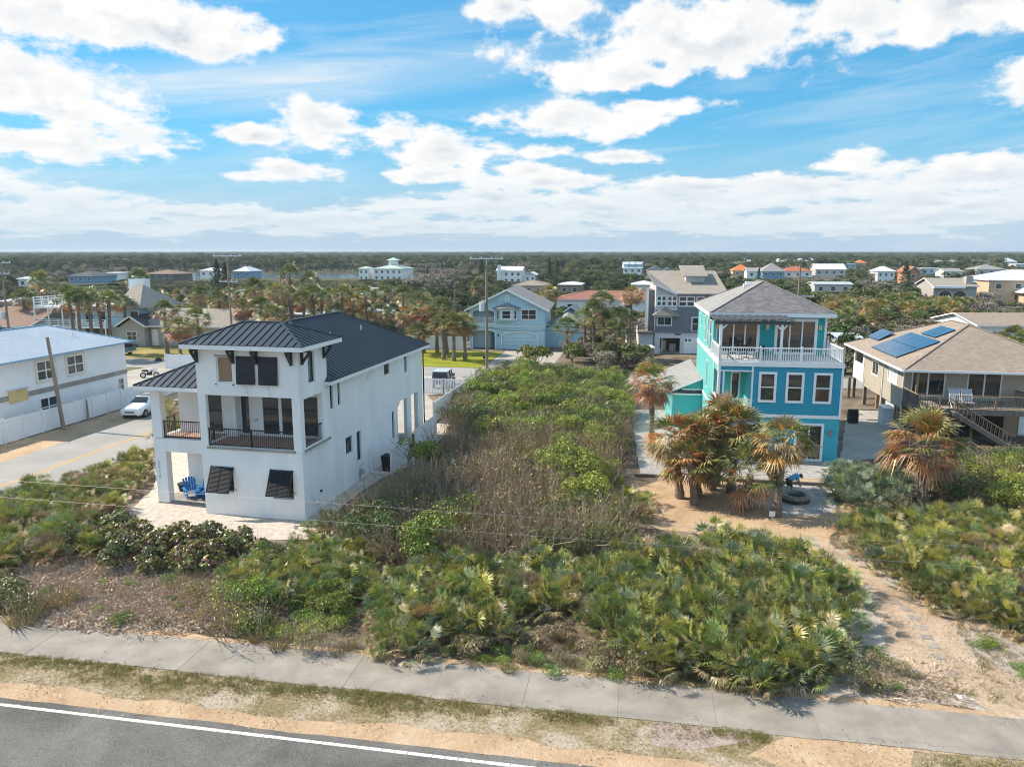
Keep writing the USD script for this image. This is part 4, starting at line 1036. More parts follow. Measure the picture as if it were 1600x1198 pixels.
    P('pent_roof', MB().slab([(-10.45, v0 - 0.12, 2.84), (-8.0, v0 - 0.12, 2.84), (-8.0, v0 + 0.02, 3.12), (-9.9, v0 + 0.02, 3.12)], (0, 0, -0.02)), M['shingle_dark'])
    P('annex_roof', MB().slab([(-10.75, v0 - 0.2, 2.86), (-7.99, v0 - 0.2, 4.08), (-7.99, v1 + 0.3, 4.08), (-10.75, v1 + 0.3, 2.86)], (0, 0, -0.06)), M['shingle_lgrey'])
    P('annex_rake', MB().slab([(-10.77, v0 - 0.26, 2.78), (-7.99, v0 - 0.26, 4.0), (-7.99, v0 - 0.26, 4.1), (-10.77, v0 - 0.26, 2.88)], (0, 0.05, 0)), WH)
    window(H, FRONT(v0), -10.05, -9.2, 0.25, 1.0, WH, GL, fw=0.08, proud=0.05, deep=0, pane_at=0.03)
    return H


H2 = teal_house()
W2 = lambda u, v, z=0.0: H2.w(u, v, z)


def deck_chair(loc, rot, label):
    c = Thing('deck_chair', label, 'chair', loc, rot)
    put(c, 'frame', MB().tube([(-.25, -.25, 0), (-.25, -.25, .42), (-.25, .25, .42), (-.25, .3, .95)], .018, 6).tube([(.25, -.25, 0), (.25, -.25, .42), (.25, .25, .42), (.25, .3, .95)], .018, 6).tube([(-.25, .25, .42), (-.25, .3, 0)], .018, 6).tube([(.25, .25, .42), (.25, .3, 0)], .018, 6), M['black'])
    put(c, 'seat', MB().box(-.24, .24, -.25, .25, .41, .435), M['black'])
    put(c, 'backrest', MB().slab([(-.24, .26, .5), (.24, .26, .5), (.24, .3, .95), (-.24, .3, .95)], (0, .02, 0)), M['black'])


for u_, r_, l_ in ((-6.95, 80, 'black metal chair on the teal house deck, left one of the row'), (-6.15, 10, 'black metal chair in the middle of the row on the teal house deck'), (-5.2, -60, 'black metal chair on the teal house deck, right end of the row')):
    deck_chair(W2(u_, 1.5, 6.7), r_ - 8, l_)
tb = Thing('deck_table', 'black metal table beside the chairs on the teal house deck', 'table', W2(-5.9, 2.3, 6.7), -8)
put(tb, 'table_top', MB().cyl((0, 0, .7), (0, 0, .73), .5, n=20), M['black']); put(tb, 'leg', MB().cyl((0, 0, 0), (0, 0, .7), .04), M['black']); put(tb, 'foot', MB().cyl((0, 0, 0), (0, 0, .03), .28, n=14), M['black'])


# ================================================================== the beige house on posts, with solar panels
def beige_house():
    H = Thing('beige_stilt_house', 'beige raised beach house with tan shingle roof, solar panels and wooden deck', 'house', G(1406, 673), -10)
    P = lambda n, mb, m, **k: put(H, n, mb, m, **k)
    BE, GL, WH = M['beige_siding'], M['glass'], M['white']
    D, R = 14.5, 12.3
    P('front_wall', FRONT().wall(MB(), holes(rect(0, R, 2.6, 5.0), rect(0.5, 2.95, 2.85, 4.75), rect(4.5, 6.95, 2.85, 4.75)), 0.2), BE)
    for a, b in ((0.5, 2.95), (4.5, 6.95)):
        window(H, FRONT(), a, b, 2.82, 4.8, WH, GL, fw=0.1, proud=0.03, nx=2, bar=0.12, name='sliding_doors')
    P('side_wall', LEFT(0).wall(MB(), holes(rect(0.2, 11.0, 1.75, 5.0), rect(6.7, 8.4, 3.3, 4.4), rect(1.7, 4.0, 3.45, 4.55)), 0.2), BE)
    window(H, LEFT(0), 6.6, 8.5, 3.2, 4.5, WH, GL, fw=0.12, proud=0.03, nx=2); window(H, LEFT(0), 1.6, 4.1, 3.35, 4.65, WH, WH, fw=0.1, proud=0.03, nx=3)
    P('side_porch', LEFT(-0.02).wall(MB(), holes(rect(11.05, 14.5, 2.0, 5.0), rect(11.5, 14.2, 3.6, 4.9)), 0.15), WH)
    P('rear_wall', BACK(D).wall(MB(), rect(0.2, R, 1.8, 5.0), 0.2), BE)
    P('floor', MB().box(0.02, R, 0.2, D - 0.2, 2.4, 2.6), M['wood'])
    P('downspout', MB().box(-0.09, -0.01, 5.2, 5.28, 0.3, 4.9), WH); P('corner_pipe', MB().box(-0.1, -0.01, -0.02, 0.08, 0.2, 4.9), WH)
    P('lower_wall', MB().box(0.4, 5.2, 2.0, 2.2, 0, 2.4).box(0.4, 0.6, 2.2, 5.0, 0, 2.4), M['tan_stucco'])
    P('lower_wall', MB().box(7.2, R, -0.4, -0.2, -0.02, 2.6).box(7.2, 7.4, -0.2, 6, 0, 2.4), M['tan_stucco'])
    P('lower_door', MB().box(8.25, 9.35, -0.46, -0.41, 0.15, 2.0), WH)
    P('lower_back', MB().box(0.4, R, 8.0, 8.2, 0, 2.4), M['tan_stucco'])
    P('garage_door', MB().box(0.28, 0.38, 2.7, 5.0, 0.05, 2.1), M['galv'])
    for v_ in (0.15, 5.5, 10.5, 14.2):
        P('support_post', MB().box(0.0, 0.26, v_, v_ + 0.26, 0, 2.4), M['pole'])
    P('support_post', MB().box(-0.6, -0.35, 13.6, 13.85, 0, 2.1), M['pole'])
    P('soffit_wall', MB().box(0.02, R, 0.02, D - 0.02, 5.0, 5.02), WH)
    # hip roof
    e0 = (-0.7, -1.7); t = math.tan(math.radians(23))
    w_ = 6.85
    vb, ur = 15.5, e0[0] + 2 * w_
    hs = hip_slopes(e0[0], ur, e0[1], vb, 5.15, math.radians(23), ridge_v=True)
    for k in ('front', 'left', 'right', 'back'):
        P('hip_roof', slopes_mesh([hs[k]], 0.08), M['shingle_tan'])
    P('ridge_cap', ridge_caps(hs.values(), 0.25, 0.03), M['shingle_tan'])
    P('gutter', MB().box(e0[0] - 0.02, ur, e0[1] - 0.12, e0[1] - 0.01, 4.98, 5.14).box(e0[0] - 0.1, e0[0] - 0.01, e0[1], vb, 4.98, 5.14), WH)
    P('eave_soffit', MB().box(e0[0] + 0.03, ur - 0.03, e0[1] + 0.03, -0.01, 5.0, 5.03).box(e0[0] + 0.03, -0.03, 0.0, vb, 5.0, 5.03), WH)
    # solar panels lie on the left slope: along v, up the slope
    def sol(v0, v1, x0, x1, tilt, nv, nx):
        for i in range(nv):
            for j in range(nx):
                va, vb_ = v0 + (v1 - v0) * (i + .02) / nv, v0 + (v1 - v0) * (i + .98) / nv
                xa, xb = x0 + (x1 - x0) * (j + .02) / nx, x0 + (x1 - x0) * (j + .98) / nx
                Z = lambda x: 5.15 + (x - e0[0]) * t + 0.14 + tilt * (x - x0)
                q = P('solar_panel', MB().slab([(xa, vb_, Z(xa)), (xa, va, Z(xa)), (xb, va, Z(xb)), (xb, vb_, Z(xb))], (0, 0, -0.06)), M['solar'])
    sol(2.4, 9.3, -0.05, 3.2, 0.0, 6, 2)
    sol(4.4, 7.6, 3.4, 5.0, 0.0, 3, 1)
    sol(10.9, 14.2, 0.95, 2.25, 0.16, 3, 1)
    # deck with rails and the stair
    P('deck_floor', MB().box(-0.05, 8.1, -3.2, 0.0, 2.42, 2.55), M['deck'])
    P('deck_beam', MB().box(-0.06, 8.12, -3.26, -3.2, 2.12, 2.56).box(-0.1, -0.05, -3.2, 0, 2.12, 2.56), M['wood'])
    for x in (0.15, 1.5, 3.9, 7.9):
        P('deck_post', MB().box(x - 0.08, x + 0.08, -3.18, -3.02, 0, 2.42), M['wood_warm'])
    for a_, b_ in (((0.0, 0.0, 2.55), (0.0, -3.2, 2.55)), ((0.0, -3.2, 2.55), (1.55, -3.2, 2.55)), ((2.6, -3.2, 2.55), (8.05, -3.2, 2.55)), ((8.05, -3.2, 2.55), (8.05, 0, 2.55))):
        r, k = railing(a_, b_, 1.0, 0.16, 0.04, 0.06, 2.4, 0.1)
        put(P('deck_rail', r, M['wood_warm']), 'pickets', k, M['wood'])
    for k in range(14):
        x = 2.2 + 0.29 * k; z = 2.45 - 0.178 * k
        P('stair_tread', MB().box(x, x + 0.28, -4.25, -3.28, z - 0.04, z), M['wood'])
    P('stair_stringer', MB().bar((2.1, -4.28, 2.4), (6.3, -4.28, -0.15), 0.05, 0.28).bar((2.1, -3.27, 2.4), (6.3, -3.27, -0.15), 0.05, 0.28), M['wood'])
    mb, mk = MB(), MB()
    for v_ in (-4.3, -3.26):
        mb.bar((2.1, v_, 3.4), (6.3, v_, 0.85), 0.09, 0.06)
        for k in range(15):
            x = 2.2 + k * 0.28
            mk.bar((x, v_, 2.4 - (x - 2.1) * 0.607), (x, v_, 3.38 - (x - 2.1) * 0.607), 0.035, 0.035, (1, 0, 0.01))
    put(P('stair_rail', mb, M['wood_warm']), 'pickets', mk, M['wood'])
    P('porch_column', MB().box(0.35, 0.5, -1.6, -1.45, 2.55, 5.0), M['wood_warm'])
    return H


H3 = beige_house()
for k, u_ in enumerate((2.0, 2.85)):
    c = Thing('sling_chair', ('white framed sling chair by the beige house sliding door, left of the pair', 'white framed sling chair by the beige house sliding door, right of the pair')[k], 'chair', H3.w(u_ + 0.9, -2.2, 2.55), -10)
    put(c, 'frame', MB().tube([(-.36, .35, .0), (-.36, -.1, .42), (-.36, .35, 1.3), (.36, .35, 1.3), (.36, -.1, .42), (.36, .35, .0)], .025, 6).tube([(-.36, -.6, 0), (-.36, -.1, .42)], .025, 6).tube([(.36, -.6, 0), (.36, -.1, .42)], .025, 6).tube([(-.36, -.6, .38), (.36, -.6, .38)], .02, 6).tube([(-.36, .12, .86), (.36, .12, .86)], .02, 6), M['white'])
    put(c, 'sling', MB().slab([(-.33, -.58, .38), (.33, -.58, .38), (.33, -.12, .42), (-.33, -.12, .42)], (0, 0, -.01)).slab([(-.33, -.1, .45), (.33, -.1, .45), (.33, .33, 1.25), (-.33, .33, 1.25)], (0, .012, 0)), M['alu'])


# ================================================================== the white house with the blue-white roof at the left
def left_house():
    W4 = S(-48.9, 63.5)
    H = Thing('white_two_storey_house', 'white two storey house with pale blue metal roof at the left edge', 'house', W4, -10)
    P = lambda n, mb, m, **k: put(H, n, mb, m, **k)
    WH, GL = M['white'], M['glass']
    L = 14.5
    win = ((-7.3, -5.3, 3.45, 5.1), (-10.6, -8.6, 3.45, 5.1), (-10.6, -8.7, 0.35, 2.05))
    so = rect(-L, 0, 0, 5.4)
    P('side_wall', RIGHT(0).wall(MB(), holes(so, *[rect(*w) for w in win], rect(-1.1, -0.4, 0.4, 2.1)), 0.25), M['stucco4'])
    P('rear_wall', BACK(0.2).wall(MB(), rect(-9, -0.001, 0, 5.4), 0.199), M['stucco4']); P('front_wall', FRONT(-L - 0.2).wall(MB(), rect(-9, -0.001, 0, 5.4), 0.199), M['stucco4'])
    P('band', MB().box(0.0, 0.05, -L, 0.2, 2.45, 2.85), M['concrete'])
    for w in win:
        x0, x1, z0, z1 = w
        q = window(H, RIGHT(0), *w, WH, GL, fw=0.1, nx=2, nz=2, bar=0.09, proud=0.04)
        mb = MB()
        for b in ((x0 - .16, x1 + .16, z1, z1 + .16), (x0 - .16, x1 + .16, z0 - .16, z0), (x0 - .16, x0, z0, z1), (x1, x1 + .16, z0, z1)):
            RIGHT(0).box(mb, *b, 0.0, 0.03)
        put(q, 'surround', mb, M['cream'] if z0 > 3 else M['stucco4'])
    window(H, RIGHT(0), -1.1, -0.4, 0.4, 2.1, M['alu'], GL, fw=0.05, nz=3)
    P('yellow_sign', MB().box(0.005, 0.06, -13.6, -11.75, 2.2, 3.2), M['yellow']); P('sign_cap', MB().box(0.0, 0.25, -13.7, -11.65, 3.21, 3.27), M['galv'])
    sl = hip_slopes(-9.4, 0.55, -L - 0.5, 0.75, 5.55, math.radians(21), ridge_v=True)
    for k in ('right', 'back', 'front'):
        seam_roof(H, sl[k], 0.40, M['metal_blue'] if k != 'front' else M['metal_white'], rib=(0.03, 0.04))
    P('hip_cap', ridge_caps([sl['right'], sl['front']], 0.2, 0.03), M['metal_bluecap'])
    P('drip_edge', fascia(-9.4, 0.57, -L - 0.52, 0.77, 5.42, 5.52), M['metal_bluecap'])
    z_ = 5.55 + (0.55 + 1.9) * math.tan(math.radians(21))
    P('roof_vent', MB().cyl((-1.9, -4.0, z_ - 0.1), (-1.9, -4.0, z_ + 0.35), 0.05), M['galv'])
    return H


H4 = left_house()
# ================================================================== houses further back
def roofed_box(H, w, d, hz, rh, wall, roof, kind='hip', ov=0.5, trim=None, z0=0.0, u0=0.0, v0=0.0):
    """Walls and roof of a plain block: front along u at v0, eaves at hz, ridge rh above them."""
    trim = trim or M['white']
    P = lambda n, mb, m: put(H, n, mb, m)
    P('wall', MB().box(u0, u0 + w, v0, v0 + d, z0, hz), wall)
    a, b, c, e = u0 - ov, u0 + w + ov, v0 - ov, v0 + d + ov
    if kind == 'hip':
        if w > d:
            t = math.atan(rh / (d / 2 + ov)); sl = hip_slopes(a, b, c, e, hz + 0.12, t, False)
        else:
            t = math.atan(rh / (w / 2 + ov)); sl = hip_slopes(a, b, c, e, hz + 0.12, t, True)
        P('roof', slopes_mesh(sl.values(), 0.07), roof)
        P('ridge_cap', ridge_caps(sl.values(), 0.25, 0.03), roof)
    elif kind == 'gable_side':      # ridge along u
        m, z = v0 + d / 2, hz + 0.12
        P('roof', slopes_mesh([[(a, c, z), (b, c, z), (b, m, z + rh), (a, m, z + rh)], [(b, e, z), (a, e, z), (a, m, z + rh), (b, m, z + rh)]], 0.08), roof)
        k = rh * (d / 2) / (d / 2 + ov)
        P('gable', MB().slab([(u0, v0, hz), (u0, v0 + d, hz), (u0, m, hz + k)][::-1], (0.1, 0, 0)), wall)
        P('gable', MB().slab([(u0 + w, v0, hz), (u0 + w, v0 + d, hz), (u0 + w, m, hz + k)], (-0.1, 0, 0)), wall)
        P('rake', MB().bar((a, c, z - .1), (a, m, z + rh - .1), .06, .2).bar((a, e, z - .1), (a, m, z + rh - .1), .06, .2).bar((b, c, z - .1), (b, m, z + rh - .1), .06, .2).bar((b, e, z - .1), (b, m, z + rh - .1), .06, .2), trim)
    elif kind == 'gable_front':     # ridge along v
        m, z = u0 + w / 2, hz + 0.12
        P('roof', slopes_mesh([[(b, c, z), (b, e, z), (m, e, z + rh), (m, c, z + rh)], [(a, e, z), (a, c, z), (m, c, z + rh), (m, e, z + rh)]], 0.08), roof)
        k = rh * (w / 2) / (w / 2 + ov)
        P('gable', MB().slab([(u0, v0, hz), (u0 + w, v0, hz), (m, v0, hz + k)], (0, 0.1, 0)), wall)
        P('gable', MB().slab([(u0 + w, v0 + d, hz), (u0, v0 + d, hz), (m, v0 + d, hz + k)], (0, -0.1, 0)), wall)
        P('rake', MB().bar((a, c, z - .1), (m, c, z + rh - .1), .06, .22).bar((b, c, z - .1), (m, c, z + rh - .1), .06, .22).bar((a, e, z - .1), (m, e, z + rh - .1), .06, .22).bar((b, e, z - .1), (m, e, z + rh - .1), .06, .22), trim)
    elif kind == 'flat':
        P('roof', MB().box(a, b, c, e, hz + .001, hz + 0.3), roof)
    if kind in ('hip', 'gable_side', 'gable_front'):
        P('fascia', fascia(a, b, c, e, hz - 0.08, hz + 0.06, 0.06) if kind == 'hip' else (MB().box(a, b, c - .05, c, hz - .1, hz + .1) if kind == 'gable_side' else MB().box(b, b + .05, c, e, hz - .1, hz + .1)), trim)


def windows_row(H, w, z0, z1, n, ww=None, v=0.0, nx=1, nz=2, u0=0.0, frame=None, glass=None, big=False):
    ww = ww or min(1.6, w / n * 0.45)
    for k in range(n):
        c = u0 + w * (k + 0.5) / n
        window(H, FRONT(v), c - ww / 2, c + ww / 2, z0, z1, frame or M['white'], glass or M['glass'], nx=nx, nz=nz, fw=0.12, proud=0.06, deep=0.0, pane_at=0.03)


def far_house(name, label, x0, x1, ey, ry, hz, wall, roof, kind='hip', d=10.0, rot=-10, floors=None, n=3, trim=None, group=None, wins=True, ov=0.5):
    """A house from its eave line and ridge as seen, eaves at height hz."""
    a = G(x0, ey, hz); b = G(x1, ey, hz)
    w = np.linalg.norm(b - a) - 2 * ov
    rr = math.radians(rot)
    base = np.array([a[0], a[1], 0]) + np.array([math.cos(rr), math.sin(rr), 0]) * ov
    dep = d / 2 if kind != 'gable_front' else 0
    R = ray((x0 + x1) / 2, ry); t = (a[1] + dep) / R[1]
    rh = max(0.4, CAM_H + R[2] * t - hz - 0.12)
    H = Thing(name, label, 'house', base, rot, group)
    roofed_box(H, w, d, hz, min(rh, 6.0), wall, roof, kind, ov, trim)
    if wins:
        fl = floors or max(1, round(hz / 3.0))
        for f in range(fl):
            z = hz - 2.2 - 2.9 * (fl - 1 - f)
            windows_row(H, w, z, z + 1.4, n)
    return H, w, rh


# light blue two storey house straight back
def light_blue_house():
    o = G(734, 545)
    H = Thing('light_blue_house', 'light blue two storey house with arched garage door and front gable', 'house', o, -6)
    P = lambda n, mb, m, **k: put(H, n, mb, m, **k)
    WH, LB = M['white'], M['ltblue']
    w, D = 10.9, 15.0
    arch = lambda x0, x1, z0, zs, zt: Polygon([(x0, z0), (x1, z0), (x1, zs)] + [((x0 + x1) / 2 + (x1 - x0) / 2 * math.cos(t), zs + (zt - zs) * math.sin(t)) for t in np.linspace(0.1, math.pi - 0.1, 9)] + [(x0, zs)])
    gar, por, bal = arch(4.75, 9.85, 0, 2.0, 2.5), arch(0.45, 3.7, 0, 2.3, 2.8), arch(0.45, 3.6, 3.75, 5.3, 5.75)
    gable = Polygon([(0, 0), (w, 0), (w, 5.9), (w / 2, 8.45), (0, 5.9)])
    P('front_wall', FRONT().wall(MB(), holes(gable, gar, por, bal), 0.25), LB)
    for nm, po, g in (('garage_trim', gar, 0.14), ('porch_trim', por, 0.12), ('balcony_trim', bal, 0.12)):
        m = MB(); ring = po.buffer(g, join_style=2).difference(po).intersection(sbox(-1, 0.0, 20, 9)); FRONT(-0.05).wall(m, ring, 0.05); P(nm, m, WH)
    gd = P('garage_door', FRONT(0.12).wall(MB(), gar.buffer(-0.01), 0.05), M['ltblue2'])
    for z in (0.55, 1.1, 1.65):
        put(gd, 'groove', MB().box(4.8, 9.8, 0.108, 0.119, z, z + 0.03), M['blue_wall'])
    P('porch_back', FRONT(1.6).wall(MB(), rect(0.25, 4.0, 0, 3.3), 0.2), M['ltblue2']); P('porch_door', MB().box(2.9, 3.5, 1.5, 1.599, 0.1, 2.3), M['blue_wall'])
    P('balcony_floor', MB().box(0.25, 4.0, 0.25, 1.6, 3.45, 3.7), WH); P('balcony_back', FRONT(1.7).wall(MB(), rect(0.25, 4.0, 3.7, 5.85), 0.2), M['ltblue2'])
    window(H, FRONT(1.7), 1.2, 3.6, 3.75, 5.6, WH, M['glass'], fw=0.08, nx=2, name='sliding_doors')
    r, k = railing((0.45, 0.1, 3.72), (3.6, 0.1, 3.72), 0.9, 0.14, 0.03, 0.06, 2, 0.07); put(P('railing', r, WH), 'pickets', k, WH)
    P('band', MB().box(-0.05, w + 0.05, -0.08, -0.001, 3.2, 3.62), M['ltblue2'])
    P('side_wall', RIGHT(w).wall(MB(), rect(0.25, D, 0, 5.9), 0.25), LB); P('side_wall', LEFT(0).wall(MB(), rect(0.25, D, 0, 5.9), 0.25), LB); P('rear_wall', BACK(D + 0.2).wall(MB(), gable, 0.199), LB)
    window(H, FRONT(), 7.5, 9.75, 4.3, 5.85, WH, M['glass'], nx=2, nz=2, fw=0.12, proud=0.06, deep=0, pane_at=0.03)
    P('bay', MB().add([(3.95, 0, 4.2), (4.5, -.7, 4.2), (6.4, -.7, 4.2), (6.95, 0, 4.2), (3.95, 0, 5.85), (4.5, -.7, 5.85), (6.4, -.7, 5.85), (6.95, 0, 5.85)], [(0, 1, 5, 4), (1, 2, 6, 5), (2, 3, 7, 6), (0, 3, 2, 1)]), M['ltblue2'])
    window(H, FRONT(-.7), 4.75, 6.15, 4.4, 5.7, WH, M['glass'], nz=2, fw=0.12, proud=0.05, deep=0, pane_at=0.03)
    for pl, x in ((Plane((3.95, 0, 0), np.array((.55, -.7, 0)) / .89, np.array((-.7, -.55, 0)) / .89), .12), (Plane((6.4, -.7, 0), np.array((.55, .7, 0)) / .89, np.array((.7, -.55, 0)) / .89), .12)):
        window(H, pl, x, x + .65, 4.4, 5.7, WH, M['glass'], nz=2, fw=0.1, proud=0.05, deep=0, pane_at=0.03)
    P('bay_roof', MB().add([(3.3, -.0, 5.95), (4.2, -1.1, 5.95), (6.7, -1.1, 5.95), (7.6, 0, 5.95), (5.45, -0.05, 6.75)], [(0, 1, 4), (1, 2, 4), (2, 3, 4)]), M['shingle_lgrey'])
    P('gable_vent', arch_box(5.15, 5.75, 7.0, 7.5, 7.85), WH)
    z = 5.95; rh = 2.75; a, b = -0.7, w + 0.7
    P('roof', slopes_mesh([[(b, -0.5, z - .25), (b, D + .5, z - .25), (w / 2, D + .5, z + rh), (w / 2, -0.5, z + rh)], [(a, D + .5, z - .25), (a, -0.5, z - .25), (w / 2, -0.5, z + rh), (w / 2, D + .5, z + rh)]], .1), M['shingle_lgrey'])
    P('rake', MB().bar((a, -.5, z - .38), (w / 2, -.5, z + rh - .12), .08, .25).bar((b, -.5, z - .38), (w / 2, -.5, z + rh - .12), .08, .25), WH)
    P('side_wing', MB().box(w + .01, w + 6, 3.5, 11, 0, 3.0), LB)
    P('wing_roof', MB().slab([(w + .0, 3.1, 3.1), (w + 3.0, 3.1, 4.6), (w + 3.0, 11.4, 4.6), (w + .0, 11.4, 3.1)], (0, 0, -.08)).slab([(w + 3.0, 3.1, 4.6), (w + 6.4, 3.1, 3.0), (w + 6.4, 11.4, 3.0), (w + 3.0, 11.4, 4.6)], (0, 0, -.08)), M['shingle_lgrey'])
    P('wing_gable', MB().slab([(w + .3, 3.5, 3.0), (w + 6, 3.5, 3.0), (w + 3.0, 3.5, 4.45)], (0, .1, 0)), LB)
    P('porch_lamp', MB().box(4.15, 4.3, -.12, -.002, 1.9, 2.2), M['black'])
    return H


def arch_box(x0, x1, z0, zs, zt):
    po = Polygon([(x0, z0), (x1, z0), (x1, zs)] + [((x0 + x1) / 2 + (x1 - x0) / 2 * math.cos(t), zs + (zt - zs) * math.sin(t)) for t in np.linspace(0, math.pi, 9)])
    return FRONT(-0.06).wall(MB(), po.difference(po.buffer(-0.13)), 0.06)


H5 = light_blue_house()


def grey_house():
    H = Thing('grey_house', 'tall grey house with open garage and beige shed roof behind the teal house', 'house', G(1022, 552), -4)
    P = lambda n, mb, m, **k: put(H, n, mb, m, **k)
    WH, GS, GL = M['white'], M['grey_siding'], M['glass']
    P('ground_wall', FRONT().wall(MB(), holes(rect(0, 9.2, 0, 2.9), rect(0.75, 3.5, 0, 2.15)), 0.25), M['galv'])
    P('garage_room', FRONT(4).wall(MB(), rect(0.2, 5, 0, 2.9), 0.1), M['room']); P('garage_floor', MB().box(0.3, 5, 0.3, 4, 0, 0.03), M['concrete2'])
    P('garage_clutter', MB().box(2.4, 3.3, 2.2, 3.4, 0.03, 1.1).box(1.1, 1.3, 1.0, 1.1, 0.03, 2.1).box(1.4, 2.0, 3.0, 3.6, 0.03, 1.5), M['alu'])
    P('garage_door', MB().box(4.0, 7.2, -0.05, -0.002, 0.05, 2.2), M['white'])
    for x in (4.15, 4.65):
        P('door_window', MB().box(x, x + 0.3, -0.07, -0.051, 1.75, 2.05), GL)
    for z in (0.7, 1.3):
        P('door_groove', MB().box(4.0, 7.2, -0.06, -0.051, z, z + .03), M['galv'])
    P('jetty', MB().box(-0.1, 9.3, -0.12, -0.001, 2.9, 3.2), GS)
    P('upper_wall', MB().box(0, 9.2, 0, 8, 2.9, 6.4), GS); P('upper_wall', MB().box(2.98, 9.2, 0.0, 8, 6.4, 8.1), GS)
    P('clerestory_wall', MB().slab([(0, -0.03, 6.0), (2.96, -0.03, 6.0), (2.96, -0.03, 8.3), (0, -0.03, 9.6)], (0, 8, 0)), M['pale_siding'])
    P('left_bump', MB().box(-0.8, -0.01, 1.5, 6, 2.9, 8.7), GS); P('bump_trim', MB().box(-0.95, -0.8, 1.4, 1.55, 2.9, 8.6), WH)
    for x0, x1 in ((0.1, 1.45), (1.55, 2.9)):
        window(H, FRONT(-0.03), x0, x1, 6.55, 8.0, WH, GL, nx=2, nz=2, fw=0.14, proud=0.06, deep=0, pane_at=0.03, bar=0.22)
    window(H, FRONT(), 3.1, 5.3, 6.5, 7.95, WH, GL, nx=2, nz=2, fw=0.14, proud=0.06, deep=0, pane_at=0.03, bar=0.2)
    window(H, FRONT(), 5.5, 6.6, 6.5, 7.95, WH, GL, nz=2, fw=0.14, proud=0.06, deep=0, pane_at=0.03)
    window(H, FRONT(), 0.2, 2.3, 3.85, 5.15, WH, GL, nx=2, fw=0.14, proud=0.06, deep=0, pane_at=0.03)
    window(H, FRONT(), 4.95, 6.0, 3.1, 5.1, WH, GL, nz=2, fw=0.14, proud=0.06, deep=0, pane_at=0.03)
    P('bay_roof', MB().add([(-0.4, -0.6, 5.35), (3.2, -0.6, 5.35), (1.4, -0.02, 6.5), (-0.4, -0.02, 5.45), (3.2, -0.02, 5.45), (-0.4, -0.6, 5.2), (3.2, -0.6, 5.2)], [(0, 1, 2), (0, 2, 3), (1, 4, 2), (5, 6, 1), (5, 1, 0)]), M['shingle_beige'])
    P('roof', MB().slab([(2.7, -0.4, 8.3), (9.8, -0.4, 8.3), (9.4, 8.2, 11.2), (-0.5, 8.2, 11.2), (-0.5, -0.4, 9.78)], (0, 0, -0.15)), M['shingle_beige'])
    P('rake', MB().bar((-0.5, -0.45, 9.7), (2.8, -0.45, 8.25), 0.07, 0.28), WH)
    P('cupola', MB().box(4.6, 7.2, 3.8, 6.5, 8.9, 10.9), M['galv']); P('cupola_roof', MB().slab([(4.0, 3.0, 10.6), (7.5, 3.0, 10.6), (7.5, 7.2, 12.0), (4.0, 7.2, 12.0)], (0, 0, -0.15)), M['shingle_beige'])
    P('number_plate', MB().box(2.75, 3.6, -0.03, -0.002, 2.6, 2.78), M['black'])
    # raised deck with stairs at its left
    P('deck', MB().box(-2.3, -0.15, -0.3, 4, 2.75, 2.95), M['wood']); P('deck_wall', MB().box(-2.2, -0.15, 0.2, 0.4, 0, 2.7), M['galv'])
    r, k = railing((-2.3, -0.3, 2.95), (-0.15, -0.3, 2.95), 1.0, 0.3, 0.03, 0.06, 2.2, 0.1); put(P('deck_rail', r, M['wood']), 'pickets', k, M['wood'])
    for k in range(12):
        P('stair_tread', MB().box(-3.9, -2.6, -3.4 + 0.27 * k, -3.1 + 0.27 * k, 0.1 + 0.225 * k, 0.16 + 0.225 * k), M['wood'])
    P('stair_wall', MB().slab([(-3.95, -3.4, 0), (-3.95, 0, 0), (-3.95, 0, 3.6), (-3.95, -3.4, 1.0)], (-0.12, 0, 0)).slab([(-2.55, -3.4, 0), (-2.55, 0, 0), (-2.55, 0, 3.9), (-2.55, -3.4, 1.2)], (0.12, 0, 0)), M['cream'])
    return H


H6 = grey_house()


def ranch_house():
    H = Thing('ranch_house', 'single storey grey beige ranch house with dark front gable behind the side street', 'house', G(190, 541), -8)
    P = lambda n, mb, m, **k: put(H, n, mb, m, **k)
    WH, R = M['white'], M['ranch']
    roofed_box(H, 3.9, 7, 3.0, 1.5, R, M['shingle_dark'], 'gable_front', 0.5)
    window(H, FRONT(), 1.0, 2.7, 0.9, 2.3, WH, M['glass'], nx=2, nz=2, fw=0.1, proud=0.05, deep=0, pane_at=0.03)
    roofed_box(H, 16.0, 8.0, 3.0, 2.3, R, M['shingle_beige'], 'gable_side', 0.5, u0=4.05, v0=1.2)
    P('entry_door', MB().box(4.3, 5.3, 1.13, 1.19, 0.1, 2.5), WH)
    for x0, x1 in ((6.9, 8.1), (11.6, 12.8), (14.4, 15.6)):
        window(H, FRONT(1.2), x0, x1, 0.9, 2.4, WH, M['glass'], nz=2, fw=0.1, proud=0.05, deep=0, pane_at=0.03)
    P('shrub_border', MB().box(1.0, 2.6, -0.6, -0.1, 0, 0.4), M['soil'])
    return H


H7 = ranch_house()


